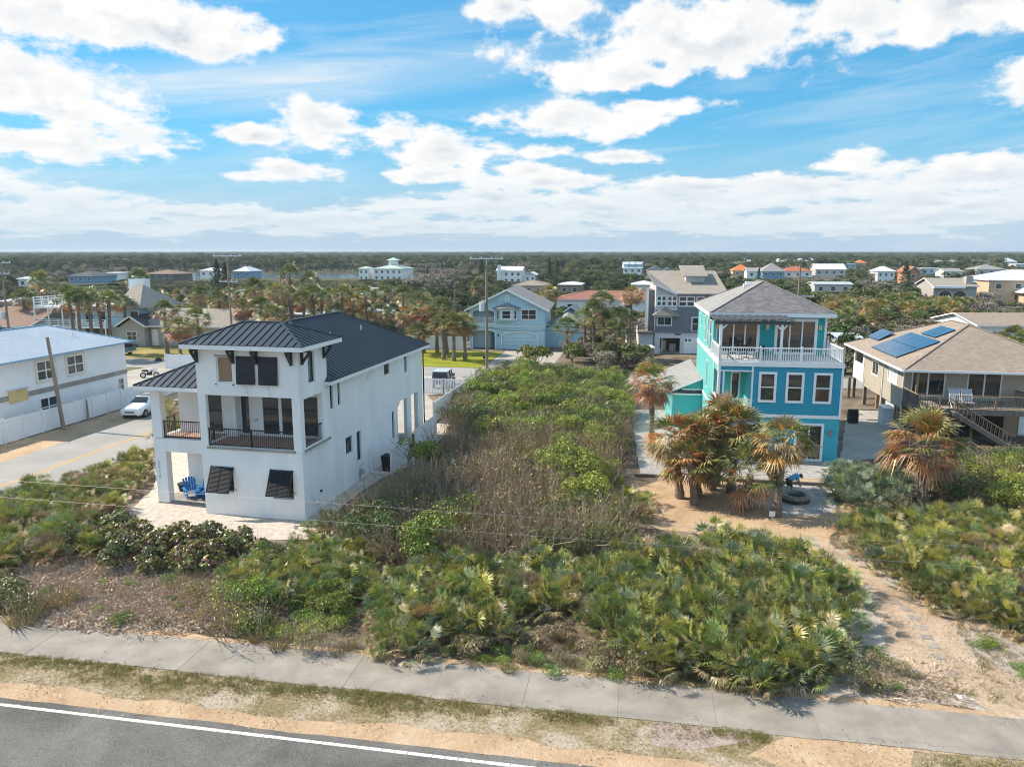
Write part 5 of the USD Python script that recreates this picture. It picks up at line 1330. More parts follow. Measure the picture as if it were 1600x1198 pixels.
def balcony_house():
    H = Thing('balcony_house', 'pale blue house with long white balcony railings behind the palm row', 'house', G(58, 540), -8)
    P = lambda n, mb, m, **k: put(H, n, mb, m, **k)
    WH = M['white']
    s_ = np.linalg.norm(G(178, 540) - G(58, 540))
    P('ground_wall', MB().box(2, s_ + 4, 2.5, 12, 0, 2.7), M['galv']); P('upper_wall', MB().box(5.5, s_ + 3, 2.5, 12, 3.0, 5.6), M['ltblue2'])
    P('balcony_slab', MB().box(0, s_, 0, 2.5, 2.75, 3.0), WH)
    P('roof_deck', MB().box(0, 9.5, 0.1, 9, 5.62, 5.9), WH)
    for x in np.linspace(0.1, s_ - 0.1, 6):
        P('post', MB().box(x - 0.08, x + 0.08, 0.02, 0.18, 0, 2.75).box(x - 0.08, x + 0.08, 0.02, 0.18, 3.0, 5.62 if x < 10 else 4.0), WH)
    for a, b, h in (((0, .1, 3.0), (s_, .1, 3.0), 1.0), ((0, .2, 5.9), (9.4, .2, 5.9), 1.35), ((0.1, .2, 5.9), (0.1, 8.9, 5.9), 1.35)):
        mb = MB()
        for q in np.linspace(0.2, h, 4):
            mb.bar(np.array(a) + [0, 0, q], np.array(b) + [0, 0, q], 0.06, 0.09)
        for t in np.linspace(0, 1, 7):
            c = np.array(a) + (np.array(b) - np.array(a)) * t; mb.bar(c, c + [0, 0, h + .08], .1, .1, (1, 0, .01))
        P('railing', mb, WH)
    for x in (6.5, 8.6, 14):
        window(H, FRONT(2.5), x, x + 1.4, 3.3, 5.2, WH, M['glass'], fw=0.1, proud=0.05, deep=0, pane_at=0.03)
    P('carport', MB().box(s_ - 5, s_ - 1, 2.3, 2.49, 0.05, 2.4), M['room'])
    z = 5.7; w0, w1 = 11.5, s_ + 4.5
    P('roof', slopes_mesh([[(w0, 1.8, z), (w1, 1.8, z), (w1 - 3, 7.5, z + 3.2), (w0 + .2, 7.5, z + 3.2)], [(w1, 1.8, z), (w1, 13, z), (w1 - 3, 7.5, z + 3.2)], [(w1, 13, z), (w0, 13, z), (w0 + .2, 7.5, z + 3.2), (w1 - 3, 7.5, z + 3.2)]], .1), M['shingle_beige'])
    P('gable', MB().slab([(w0 + .1, 2, z - .1), (w0 + .1, 12.8, z - .1), (w0 + .25, 7.5, z + 3.05)][::-1], (.1, 0, 0)), M['blue_wall'])
    P('white_turret', MB().box(w0 - 1.2, w0 + 1.4, 8.0, 9.6, z, z + 4.0), WH)
    return H


H8 = balcony_house()

FH = far_house
WHM, BR = M['white'], M['shingle_brown']
h, w, _ = FH('spanish_house', 'white walled house with dusky red tile roof behind the centre palms', 866, 1050, 468, 453, 4.2, WHM, M['tile_brown'], 'hip', 12, n=4)
h, w, _ = FH('small_blue_house', 'small blue garage with grey gable beside the light blue house', 880, 905, 488, 478, 3.2, M['blue_wall'], M['shingle_lgrey'], 'gable_front', 7, n=1)
FH('white_flat_house', 'long low white roofed house left of the grey house roof', 985, 1026, 445, 438, 3.2, WHM, M['metal_white'], 'hip', 9, n=2)
FH('white_roof_building', 'low white roofed building seen through the palms left of the pole', 568, 628, 486, 476, 3.2, M['ltblue2'], M['metal_white'], 'gable_side', 9, n=2)
FH('low_white_building', 'long low pale building with white roof edge behind the black roofed house', 448, 512, 491, 486, 3.0, M['ltblue2'], M['metal_white'], 'gable_side', 8, n=4)
FH('white_gable_house', 'white house with bright white gabled roof among bare trees', 558, 598, 460, 449, 4.5, WHM, M['metal_white'], 'gable_side', 9, n=2)
FH('brown_roof_house', 'brown roofed house at the left edge behind the wooden pole', -40, 62, 509, 478, 3.0, M['ranch'], BR, 'gable_side', 12, n=3)
FH('dark_hip_house', 'dusty blue house with dark hip roof among scrub at far left', 104, 152, 431, 423, 4.0, M['blue_wall'], M['shingle_dark'], 'hip', 14, n=3)
FH('white_long_house', 'long white house right of the dark hip roof at far left', 154, 190, 427, 424, 3.4, WHM, M['metal_white'], 'flat', 12, n=4)
FH('pale_roof_house', 'pale roofed house low in the scrub near the left edge', 26, 62, 436, 432, 3.5, WHM, M['metal_pale'], 'gable_side', 9, n=2)
FH('distant_blue_house', 'tiny pale blue house high in the far left woods', 181, 196, 409, 404, 3.6, M['ltblue2'], M['metal_pale'], 'hip', 14, n=2)
FH('brown_long_house', 'long brown roofed house left of the tall conifers', 226, 278, 428, 421, 4.0, M['room'], BR, 'hip', 14, n=4)
FH('white_box_house', 'small white box house beside the long brown roof', 277, 290, 429, 427, 3.4, WHM, M['metal_white'], 'flat', 9, n=1)
FH('tall_white_house', 'tall white house with white roof left of the street light pole', 311, 338, 423, 418, 4.2, WHM, M['metal_white'], 'hip', 12, n=2)
FH('teal_far_house', 'teal walled house with white hip roof right of the street light pole', 364, 393, 424, 416, 3.6, M['blue_wall'], M['metal_white'], 'hip', 13, n=2)
FH('far_white_strip', 'low white building at the far left edge above the brown roof', 0, 16, 471, 466, 3.0, WHM, M['metal_white'], 'gable_side', 8, n=1)
h, w, _ = FH('green_roof_mansion', 'large white house with pale green roof and cupola by the lagoon', 582, 632, 420, 413, 5.4, WHM, M['metal_green'], 'hip', 18, n=5)
put(h, 'cupola', MB().box(w / 2 - 2, w / 2 + 2, 7, 11, 6.5, 9.6), WHM); put(h, 'cupola_roof', slopes_mesh(hip_slopes(w / 2 - 3, w / 2 + 3, 6, 12, 9.6, math.radians(24)).values(), .1), M['metal_green'])
FH('green_roof_pavilion', 'small square pavilion left of the pale green roofed mansion', 559, 578, 420, 416, 5.4, WHM, M['metal_green'], 'hip', 8, n=2)
h, w, _ = FH('white_chimney_house', 'white two storey house with tall chimney right of the big pole', 775, 817, 423, 416, 5.2, WHM, M['metal_white'], 'gable_side', 11, n=4)
put(h, 'chimney', MB().box(0.3, 1.8, -0.6, 0.8, 0, 7.8), WHM)
FH('white_wing_house', 'small white annex house right of the white chimney house', 819, 838, 430, 425, 3.8, WHM, M['metal_white'], 'gable_front', 10, n=2)
FH('tan_roof_house', 'tan hip roofed house behind the light blue house', 800, 853, 446, 437, 3.2, M['peach'], M['shingle_tan'], 'hip', 14, n=3)
FH('white_tent_house', 'brown walled house with shallow white hip roof right of the tall cypress pair', 871, 909, 445, 440, 3.6, M['tan_stucco'], M['metal_white'], 'hip', 13, n=2)
h, w, _ = FH('dormer_house', 'white house with metal roof and three dormers at right of centre', 972, 1004, 419, 409, 4.4, WHM, M['metal_pale'], 'gable_side', 14, n=3)
for k in range(3):
    c = w * (k + .5) / 3
    put(h, 'dormer', MB().box(c - 1.3, c + 1.3, 0.8, 5, 4.9, 6.6), M['ltblue2']); put(h, 'dormer_roof', MB().slab([(c - 1.6, .5, 6.6), (c + 1.6, .5, 6.6), (c + 1.6, 6, 7.9), (c - 1.6, 6, 7.9)], (0, 0, -.12)), M['metal_pale'])
h, w, _ = FH('slate_gable_house', 'grey slate roofed house with twin gables right of the dormer house', 1009, 1038, 423, 416, 5.0, M['pale_siding'], M['shingle_dark'], 'gable_front', 14, n=2)
FH('slate_wing_house', 'lower slate roofed wing right of the twin gable house', 1036, 1052, 424, 418, 4.5, M['pale_siding'], M['shingle_dark'], 'gable_front', 12, n=1)
FH('red_gable_house', 'small house with red gable edge peeping over the beige shed roof', 1056, 1073, 431, 424, 3.6, M['pale_siding'], M['tile_red'], 'gable_front', 9, n=1)
FH('orange_tile_house', 'house with bright orange tile hip roof', 1144, 1174, 423, 413, 3.8, M['peach'], M['tile_orange'], 'hip', 12, n=2)
FH('cream_house', 'cream house with pale roof between the orange roof and the grey roofs', 1166, 1196, 424, 418, 4.2, WHM, M['shingle_lgrey'], 'gable_side', 12, n=2)
FH('grey_blue_house', 'dusty blue house with tall grey hip roof left of the red tiled one', 1190, 1226, 424, 411, 4.5, M['blue_wall'], M['shingle_lgrey'], 'hip', 14, n=3)
FH('red_tile_house', 'house with broad red tile hip roof behind the pole above the teal house', 1224, 1268, 424, 415, 3.6, WHM, M['tile_red'], 'hip', 15, n=3)
FH('metal_gable_house', 'long house with pale metal roof and two front gables', 1273, 1320, 421, 412, 4.5, M['pale_siding'], M['metal_white'], 'gable_side', 14, n=4)
FH('blue_white_house', 'pale blue flat topped house right of the pale metal roof', 1319, 1338, 413, 410, 4.2, M['ltblue2'], M['metal_white'], 'flat', 12, n=2)
FH('orange_wall_house', 'orange walled house on the right half of the far row', 1337, 1354, 411, 406, 4.2, M['peach'], M['tile_orange'], 'hip', 10, n=1)
DN = {}
for k, (x0, x1, ey, ry, rf) in enumerate(((1159, 1170, 407, 404, 'metal_white'), (1166, 1180, 409, 406, 'metal_pale'), (1177, 1192, 410, 407, 'shingle_tan'), (1211, 1224, 409, 404, 'metal_white'), (1223, 1238, 408, 405, 'metal_pale'), (1240, 1262, 408, 404, 'metal_white'), (1262, 1272, 406, 403, 'metal_blue'),
                                          (1268, 1288, 409, 406, 'metal_green'), (1298, 1314, 408, 405, 'shingle_tan'), (1455, 1480, 410, 406, 'shingle_lgrey'), (1478, 1502, 410, 406, 'shingle_lgrey'), (1504, 1520, 409, 407, 'shingle_lgrey'), (1518, 1528, 409, 406, 'metal_blue'), (1526, 1545, 409, 405, 'shingle_dark'), (1586, 1606, 413, 412, 'metal_white'), (911, 922, 406, 404, 'metal_white'), (964, 974, 406, 404, 'metal_white'))):
    side = 'left of the orange tile roof' if x0 < 1140 else ('above the row of tiled roofs' if x0 < 1330 else 'at far right below the treeline')
    tone = {'metal_white': 'white', 'metal_pale': 'pale grey', 'shingle_tan': 'tan', 'metal_blue': 'bluish white', 'metal_green': 'pale green', 'shingle_lgrey': 'grey', 'shingle_dark': 'dark grey'}[rf]
    FH('distant_house', f"tiny distant house with {tone} roof {side}, {('rightmost one', 'first one', 'second one', 'third one')[DN.setdefault((side, tone), 0) + 1]}", x0, x1, ey, ry, 3.6, M['white'] if k % 3 else M['ltblue2'], M[rf], 'hip', 12, n=2, group='distant houses below the treeline')
    DN[side, tone] += 1
FH('white_hip_house', 'white house with pale hip roof left of the dark cypress at right', 1370, 1398, 424, 416, 5.0, WHM, M['metal_white'], 'hip', 12, n=3)
FH('red_tower_house', 'house with steep red tile roof just right of the dark cypress', 1416, 1437, 426, 416, 5.5, M['pink_wall'], M['tile_red'], 'gable_front', 12, n=1)
FH('aqua_flat_house', 'white and pale aqua flat roofed house in the right distance', 1440, 1470, 420, 419, 4.0, M['ltblue2'], M['metal_white'], 'flat', 12, n=3)
FH('grey_low_house', 'low grey roofed house right of the aqua flat roofed one', 1474, 1502, 424, 419, 4.0, WHM, M['shingle_lgrey'], 'gable_side', 12, n=2)
FH('grey_wide_house', 'wide grey hip roofed house above the arched window house', 1526, 1568, 421, 413, 4.5, M['pale_siding'], M['shingle_lgrey'], 'hip', 14, n=3)
FH('white_peak_house', 'white and blue peaked house near the right edge of the skyline', 1566, 1588, 409, 403, 4.0, WHM, M['metal_blue'], 'hip', 12, n=2)
h, w, _ = FH('arched_window_house', 'grey house with two big arched windows and chimney', 1456, 1524, 447, 434, 5.5, M['ranch'], M['shingle_beige'], 'gable_side', 12, n=2, wins=False)
for c in (w * .28, w * .62):
    put(h, 'arched_window', arch_box(c - 1.7, c + 1.7, 0.6, 3.0, 4.6), WHM); put(h, 'pane', FRONT(-0.01).wall(MB(), Polygon([(c - 1.5, .7), (c + 1.5, .7), (c + 1.5, 3.0)] + [(c + 1.5 * math.cos(t), 3.0 + 1.4 * math.sin(t)) for t in np.linspace(0, math.pi, 8)]), .02), M['glass'])
put(h, 'chimney', MB().box(w - 2.2, w - .6, 1, 2.6, 0, 7.9), M['ranch']); put(h, 'porch_band', MB().box(-.4, w - 3, -1.2, -.02, 5.0, 5.5), WHM)
h, w, _ = FH('peach_house', 'peach house with broad white hip roof at the right edge', 1543, 1660, 438, 421, 6.4, M['peach'], M['metal_white'], 'hip', 16, n=4)
put(h, 'porch_roof', slopes_mesh([[(6, -5, 3.4), (w, -5, 3.4), (w, -.1, 5.6), (10, -.1, 5.6)], [(6, -.1, 3.4), (6, -5, 3.4), (10, -.1, 5.6)]], .1), M['metal_white'])
put(h, 'porch_wall', MB().box(7, w, -4.2, -.1, 0, 3.3), M['peach'])
FH('beige_long_house', 'long low tan roofed house with white gable end behind the beige stilt house', 1524, 1680, 509, 488, 3.0, WHM, M['shingle_tan'], 'gable_side', 13, n=3, rot=-3)
FH('grey_flat_house', 'long flat grey roof in the scrub right of the pole top', 1271, 1330, 444, 440, 3.0, M['pale_siding'], M['metal_pale'], 'gable_side', 10, n=3)
FH('pale_shed', 'pale roofed shed between the teal house and the solar roof', 1303, 1345, 528, 522, 2.6, M['galv'], M['metal_pale'], 'gable_side', 5, n=1, wins=False)
far_wall = Thing('garden_wall', 'long white garden wall behind the palms left of the light blue house', 'wall', S(-43, 104.5), -10)
for k in range(6):
    put(far_wall, 'panel', MB().box(k * 3.0, k * 3.0 + 2.9, 0, 0.15, 0, 1.9), M['vinyl']); put(far_wall, 'post', MB().box(k * 3.0 + 2.91, k * 3.0 + 2.99, -0.02, 0.17, 0, 2.0), M['vinyl'])
pick = Thing('picket_fence', 'white slatted fence behind the centre palms right of the light blue house', 'fence', S(-9.0, 104), -10)
mb = MB()
for x in np.arange(0, 7, 0.28):
    mb.box(x, x + 0.17, 0, 0.04, 0.05, 1.7)
put(pick, 'pickets', mb, M['vinyl']); put(pick, 'rail', MB().box(0, 7, 0.041, 0.09, 0.4, 0.5).box(0, 7, 0.041, 0.09, 1.3, 1.4), M['vinyl'])

# ================================================================== poles and wires
def utility_pole(x, y, ytop, label, arms=(), r=0.16, lean=(0, 0), group=None, transformer=None, lamp=False, extra=0):
    o = G(x, y)
    R = ray(x, ytop); h = CAM_H + R[2] * (o[1] / R[1])
    p = Thing('utility_pole', label, 'pole', o, -10, group)
    put(p, 'shaft', MB().tube([(0, 0, -0.3), (lean[0] / 2, lean[1] / 2, h / 2), (lean[0], lean[1], h)], [r, r * .85, r * .7], 10), M['pole'], 40)
    for z, L in arms:
        q = put(p, 'crossarm', MB().box(-L, L, -0.06, 0.06, h + z - 0.07, h + z + 0.07), M['galv'])
        if z > 0:
            put(p, 'mast', MB().cyl((0, 0, h - 0.5), (0, 0, h + z), 0.05), M['galv'])
        for x_ in np.linspace(-L * .92, L * .92, 4):
            put(q, 'insulator', MB().cyl((x_, 0, h + z + 0.07), (x_, 0, h + z + 0.25), 0.05, 0.03, 6), M['white'])
    if transformer:
        z = h + transformer
        put(p, 'transformer', MB().cyl((-0.5, -0.1, z - 0.55), (-0.5, -0.1, z + 0.45), 0.3, n=14).cyl((-0.5, -0.1, z + 0.45), (-0.5, -0.1, z + 0.7), 0.05), M['galv'], 40)
        put(p, 'transformer_bracket', MB().box(-0.2, 0, -0.05, 0.05, z - 0.3, z + 0.2), M['alu'])
    if lamp:
        put(p, 'lamp_arm', MB().tube([(0.05, 0, h * .62), (1.2, -0.3, h * .69), (1.9, -0.5, h * .7)], 0.045, 6), M['galv'])
        put(p, 'lamp_head', MB().box(1.8, 2.4, -0.62, -0.42, h * .7 - 0.06, h * .7 + 0.07), M['galv'])
    return p, h


utility_pole(19, 560, 408, 'tall utility pole with white crossarms and transformer at the left edge', ((-0.2, 1.4), (-1.6, 1.0)), transformer=-7.0)
utility_pole(365, 560, 406, 'utility pole with two crossarms and street light behind the black roof', ((0.5, 2.0), (-2.8, 1.3)), lamp=True)
utility_pole(444, 545, 428, 'slim wooden pole rising behind the black roof ridge', (), 0.12)
utility_pole(761, 588, 415, 'tall brown utility pole standing before the light blue house with a high crossarm', ((0.75, 1.9),), transformer=-4.5, r=0.19)
utility_pole(1241, 560, 412, 'utility pole behind the teal house roof with a low crossarm', ((-4.2, 2.0),), r=0.17)
utility_pole(589, 530, 452, 'short utility pole with a small transformer among the palms', ((0.1, 0.5),), 0.13, transformer=-3)
utility_pole(711, 500, 446, 'slim grey pole among the bare trees left of the light blue house', (), 0.12)
utility_pole(705, 500, 462, 'shorter grey stub pole beside the slim grey pole', (), 0.1)
utility_pole(1433, 510, 481, 'dead grey trunk pole standing in the palm thicket at right', (), 0.18)
utility_pole(1330, 540, 508, 'short wooden stub pole beside the pale shed', (), 0.12)
utility_pole(100, 671, 527, 'bare wooden post leaning in front of the white fence', (), 0.17, lean=(-0.62, 0.0))
utility_pole(138, 656, 624, 'short wooden post against the white fence', (), 0.1)


def wire(name, pts, r, label, sag=0.3, group=None):
    p = []
    for a, b in zip(pts[:-1], pts[1:]):
        a, b = np.array(a), np.array(b)
        for t in np.linspace(0, 1, 13)[:-1]:
            p.append(a + (b - a) * t - np.array([0, 0, sag * 4 * t * (1 - t)]))
    p.append(np.array(pts[-1]))
    return top(name, MB().tube(p, r, 4), M['alu'] if r < 0.012 else M['black'], label, 'wire', group)


wire('overhead_wire', [S(-75, 22, 6.4), S(-28, 22, 6.1), S(40, 22, 5.75)], 0.0035, 'thin upper overhead wire crossing in front of the white house and scrub', 0.12)
wire('overhead_wire', [S(-75, 22, 5.8), S(-28, 22, 5.45), S(40, 22, 5.2)], 0.0035, 'thin lower overhead wire crossing in front of the scrub and palmettos', 0.12)
wire('power_line', [G(362, 433, 9.2), G(205, 440, 9.2), G(19, 432, 9.2)], 0.02, 'power line between the left edge pole and the street light pole', 0.8)
wire('power_line', [G(355, 466, 7.0), G(270, 486, 6.0), G(130, 492, 6.2)], 0.025, 'cable dipping from the street light pole over the ranch house roof', 0.5)
wire('power_line', [G(365, 470, 7.0), G(590, 474, 6.6), G(761, 496, 5.5)], 0.02, 'cable running behind the black roof to the tall brown pole', 0.6)
wire('power_line', [G(761, 500, 5.5), G(860, 508, 5.4), G(1020, 512, 5.2)], 0.03, 'upper cable from the tall brown pole past the light blue house', 0.3)
wire('power_line', [G(761, 511, 5.0), G(860, 516, 4.9), G(1020, 518, 4.7)], 0.03, 'lower cable from the tall brown pole past the light blue house', 0.3)
# ================================================================== vehicles and small things
def car_body(stations):
    """Loft of car sections along x: (x, z_low, z_belt, z_top, half_low, half_belt, half_top)."""
    V, F = [], []
    n = 0
    for (x, zl, zb, zt, wl, wb, wt) in stations:
        ring = [(-wl * .9, zl), (-wl, zl + .12), (-wb, (zl + zb) * .52), (-wb * .985, zb), (-wt, zt - .05), (-wt * .8, zt), (wt * .8, zt), (wt, zt - .05), (wb * .985, zb), (wb, (zl + zb) * .52), (wl, zl + .12), (wl * .9, zl)]
        V += [(x, y, z) for y, z in ring]; n = len(ring)
    for i in range(len(stations) - 1):
        for j in range(n):
            k = (j + 1) % n
            F.append((i * n + j, i * n + k, (i + 1) * n + k, (i + 1) * n + j))
    m = MB().add(V, np.array(F)[:, ::-1])
    e = (len(stations) - 1) * n
    m.F.append(np.array([(0, j + 1, j) for j in range(1, n - 1)])[:, ::-1]); m.F.append(np.array([(e, e + j, e + j + 1) for j in range(1, n - 1)])[:, ::-1])
    return m


def wheels(T, xs, half, r):
    for x in xs:
        for y in (-half, half):
            s = 1 if y > 0 else -1
            q = put(T, 'wheel', MB().cyl((x, y - s * .2, r), (x, y + s * .02, r), r, n=20), M['rubber'], 40)
            put(q, 'rim', MB().cyl((x, y + s * .021, r), (x, y + s * .035, r), r * .62, n=14), M['chrome'])


def suv():
    T = Thing('suv', 'white crossover car parked on the side street beside the vinyl fence', 'car', S(-42.9, 57.6), 98 - 10 + 180)
    st_ = [(2.28, .45, .72, .78, .62, .70, .5), (2.2, .28, .78, .90, .80, .84, .66), (1.7, .22, .86, 1.0, .88, .91, .74), (1.05, .22, .98, 1.08, .9, .93, .76), (.75, .22, 1.0, 1.12, .9, .93, .74), (.1, .22, 1.0, 1.56, .9, .93, .62), (-.5, .22, 1.02, 1.64, .9, .93, .64), (-1.4, .22, 1.05, 1.6, .9, .93, .62), (-1.9, .25, 1.06, 1.42, .9, .92, .6), (-2.25, .3, 1.06, 1.12, .86, .88, .66), (-2.33, .45, .9, .98, .7, .74, .6)]
    put(T, 'body', car_body(st_), M['carwhite'], 35)
    put(T, 'windscreen', MB().slab([(.72, -.70, 1.12), (.72, .70, 1.12), (.12, .58, 1.52), (.12, -.58, 1.52)], (-.02, 0, -.02)).slab([(.74, -.68, 1.135), (.74, .68, 1.135), (.14, .56, 1.545), (.14, -.56, 1.545)], (-.01, 0, -.01)), M['glass'])
    for s in (-1, 1):
        pts = [(.45, s * .885, 1.08), (-.55, s * .90, 1.08), (-.55, s * .70, 1.54), (-.02, s * .69, 1.49)]
        put(T, 'side_window', MB().slab(pts if s < 0 else pts[::-1], (0, -s * .02, 0)), M['glass'])
        pts = [(-.62, s * .90, 1.09), (-1.75, s * .90, 1.12), (-1.45, s * .72, 1.5), (-.62, s * .70, 1.54)]
        put(T, 'side_window', MB().slab(pts if s < 0 else pts[::-1], (0, -s * .02, 0)), M['glass'])
        put(T, 'headlight', MB().slab([(2.17, s * .86, .72), (2.27, s * .46, .70), (2.25, s * .46, .84), (2.05, s * .87, .86)][::s], (-.03, 0, 0)), M['chrome'])
        put(T, 'mirror', MB().box(.35, .5, s * .93 - .01 if s > 0 else -1.1, 1.1 if s > 0 else -.92, 1.02, 1.16), M['carwhite'])
        put(T, 'roof_rail', MB().tube([(.05, s * .58, 1.60), (-.4, s * .6, 1.69), (-1.3, s * .58, 1.66)], .02, 6), M['black'])
        put(T, 'tail_light', MB().box(-2.3, -2.2, s * .75 - .1, s * .75 + .1, .92, 1.06), M['redlamp'])
    put(T, 'grille', MB().slab([(2.29, -.42, .55), (2.29, .42, .55), (2.27, .36, .78), (2.27, -.36, .78)], (-.03, 0, 0)), M['black'])
    put(T, 'lower_trim', MB().box(2.05, 2.27, -.6, .6, .24, .36), M['black'])
    put(T, 'roof_glass', MB().box(-.85, -.05, -.42, .42, 1.63, 1.655), M['glass'])
    wheels(T, (1.42, -1.35), .93, .36)


suv()


def pickup():
    o = (G(186, 554) + G(200, 554)) / 2
    T = Thing('pickup_truck', 'old teal pickup truck with loaded bed parked by the ranch house', 'truck', o + SU * -1.5, 172)
    put(T, 'body', car_body([(2.7, .5, .95, 1.02, .8, .86, .8), (2.55, .4, 1.0, 1.08, .92, .95, .85), (1.1, .4, 1.05, 1.12, .95, .98, .86), (.8, .4, 1.05, 1.2, .95, .98, .82), (.35, .4, 1.05, 1.78, .95, .98, .72), (-.75, .4, 1.05, 1.8, .95, .98, .72), (-.85, .4, 1.05, 1.1, .95, .98, .9)]), M['carteal'], 30)
    put(T, 'bed', MB().box(-2.75, -.88, -.97, -.9, .45, 1.12).box(-2.75, -.88, .9, .97, .45, 1.12).box(-2.75, -2.68, -.9, .9, .45, 1.12).box(-2.68, -.88, -.9, .9, .45, .62), M['carteal'])
    put(T, 'bed_trim', MB().box(-2.6, -.9, -.985, -.972, .86, .92).box(-2.6, -.9, .972, .985, .86, .92), M['chrome'])
    put(T, 'load', MB().box(-2.5, -1.1, -.8, .8, .63, 1.3).bar((-2.9, -.3, 1.35), (-.9, .3, 1.55), .3, .2), M['shutter'])
    put(T, 'rear_bumper', MB().box(-2.95, -2.76, -.95, .95, .45, .62), M['chrome'])
    for s in (-1, 1):
        put(T, 'side_window', MB().box(-.62, .3, s * .88 - .03, s * .88 + .03, 1.2, 1.62), M['glass'])
    put(T, 'windscreen', MB().slab([(.78, -.75, 1.22), (.78, .75, 1.22), (.4, .65, 1.72), (.4, -.65, 1.72)], (-.03, 0, 0)), M['glass'])
    wheels(T, (1.75, -1.85), .95, .37)


pickup()


def jeep():
    T = Thing('jeep', 'dark blue boxy off road car parked behind the white gate', 'car', G(694, 603), 82)
    put(T, 'body', car_body([(1.9, .5, .95, 1.0, .6, .66, .6), (1.8, .45, 1.0, 1.06, .7, .74, .66), (.6, .45, 1.05, 1.12, .82, .84, .78), (-1.9, .45, 1.05, 1.12, .84, .86, .8), (-1.95, .5, 1.0, 1.06, .8, .82, .76)]), M['carblue'], 30)
    put(T, 'cabin', MB().add([(.6, -.78, 1.1), (.6, .78, 1.1), (-1.9, .78, 1.1), (-1.9, -.78, 1.1), (.3, -.7, 1.78), (.3, .7, 1.78), (-1.85, .72, 1.78), (-1.85, -.72, 1.78)], [(0, 1, 5, 4), (1, 2, 6, 5), (2, 3, 7, 6), (3, 0, 4, 7)]), M['glass'])
    put(T, 'roof', MB().box(-1.9, .35, -.75, .75, 1.78, 1.84), M['metal_pale'])
    for s in (-1, 1):
        put(T, 'mirror', MB().box(.45, .58, s * .95 - .09, s * .95 + .09, 1.12, 1.32), M['black'])
        put(T, 'pillar', MB().bar((.62, s * .79, 1.1), (.32, s * .71, 1.78), .06, .06).bar((-.5, s * .8, 1.1), (-.5, s * .72, 1.78), .07, .07).bar((-1.86, s * .8, 1.1), (-1.84, s * .72, 1.78), .08, .08), M['carblue'])
    put(T, 'spare_wheel', MB().cyl((-1.98, .1, .95), (-2.15, .1, .95), .36, n=18), M['rubber'], 40)
    wheels(T, (1.25, -1.3), .86, .38)


jeep()
b = Thing('motorbike', 'white motorbike parked on the driveway behind the porch roof', 'motorbike', G(234, 590), 20)
for x in (-.65, .7):
    w_ = put(b, 'wheel', MB().cyl((x, -.06, .32), (x, .06, .32), .32, n=18), M['rubber'], 40); put(w_, 'rim', MB().cyl((x, -.065, .32), (x, .065, .32), .2, n=14), M['chrome'])
put(b, 'frame', MB().tube([(-.65, 0, .32), (-.2, 0, .5), (.4, 0, .8), (.7, 0, .32)], .05, 6).box(-.25, .3, -.15, .15, .3, .65), M['black'])
put(b, 'tank', MB().tube([(-.1, 0, .85), (.2, 0, .95), (.5, 0, .9)], [.12, .2, .1], 8), M['carwhite'], 40); put(b, 'seat', MB().tube([(-.75, 0, .85), (-.4, 0, .8), (-.05, 0, .82)], [.08, .14, .1], 8), M['black'], 40)
put(b, 'handlebar', MB().tube([(.35, -.38, 1.1), (.5, 0, 1.02), (.35, .38, 1.1)], .02, 6), M['chrome']); put(b, 'fairing', MB().tube([(.5, 0, 1.0), (.75, 0, .85), (.8, 0, .7)], [.2, .22, .08], 8), M['carwhite'], 40)


def adirondack(loc, rot, label):
    c = Thing('adirondack_chair', label, 'chair', loc, rot)
    B = M['blue_plastic']
    for k in range(5):
        y = -.24 + k * .12
        put(c, 'back_slat', MB().slab([(y - .052, .18, .38), (y + .052, .18, .38), (y * 1.25 + .056, .52, 1.05 + .07 * math.cos((k - 2) * .8)), (y * 1.25 - .056, .52, 1.05 + .07 * math.cos((k - 2) * .8))], (0, .022, 0)), B)
        put(c, 'seat_slat', MB().slab([(-.28, -.42 + k * .12, .40 - k * .03), (.28, -.42 + k * .12, .40 - k * .03), (.28, -.31 + k * .12, .375 - k * .03), (-.28, -.31 + k * .12, .375 - k * .03)], (0, 0, -.022)), B)
    for s in (-1, 1):
        put(c, 'arm', MB().box(s * .37 - .07, s * .37 + .07, -.48, .32, .58, .605), B)
        put(c, 'leg', MB().box(s * .33 - .02, s * .33 + .02, -.42, -.32, 0, .58), B); put(c, 'leg', MB().bar((s * .3, -.4, .36), (s * .3, .45, .02), .03, .12), B)
        put(c, 'arm_support', MB().box(s * .36 - .02, s * .36 + .02, .2, .3, .2, .58), B)


adirondack(G(300, 777), 35, 'bright blue slatted chair under the white house porch')
adirondack(G(322, 779), -5, 'second bright blue slatted chair half hidden by the porch corner')
t = Thing('side_table', 'small bright blue table between the two blue porch chairs', 'table', G(313, 780), 10)
for k in range(4):
    put(t, 'table_slat', MB().box(-.24 + k * .12, -.13 + k * .12, -.24, .24, .45, .475), M['blue_plastic'])
for x, y in ((-.2, -.2), (.17, -.2), (-.2, .2), (.17, .2)):
    put(t, 'leg', MB().box(x, x + .035, y - .02, y + .02, 0, .45), M['blue_plastic'])
t = Thing('planter_tub', 'dark round tub behind the blue chair under the porch', 'planter', G(288, 766))
put(t, 'tub', MB().tube([(0, 0, 0), (0, 0, .4), (0, 0, .42)], [.26, .34, .34], 16), M['rubber'], 40); put(t, 'rim', MB().tube([(0, 0, .421), (0, 0, .46)], [.37, .37], 16), M['black'], 40)
t = Thing('hose_hanger', 'coiled white garden hose on the far porch wall', 'hose', W1(-2.4, 6.2), -12)
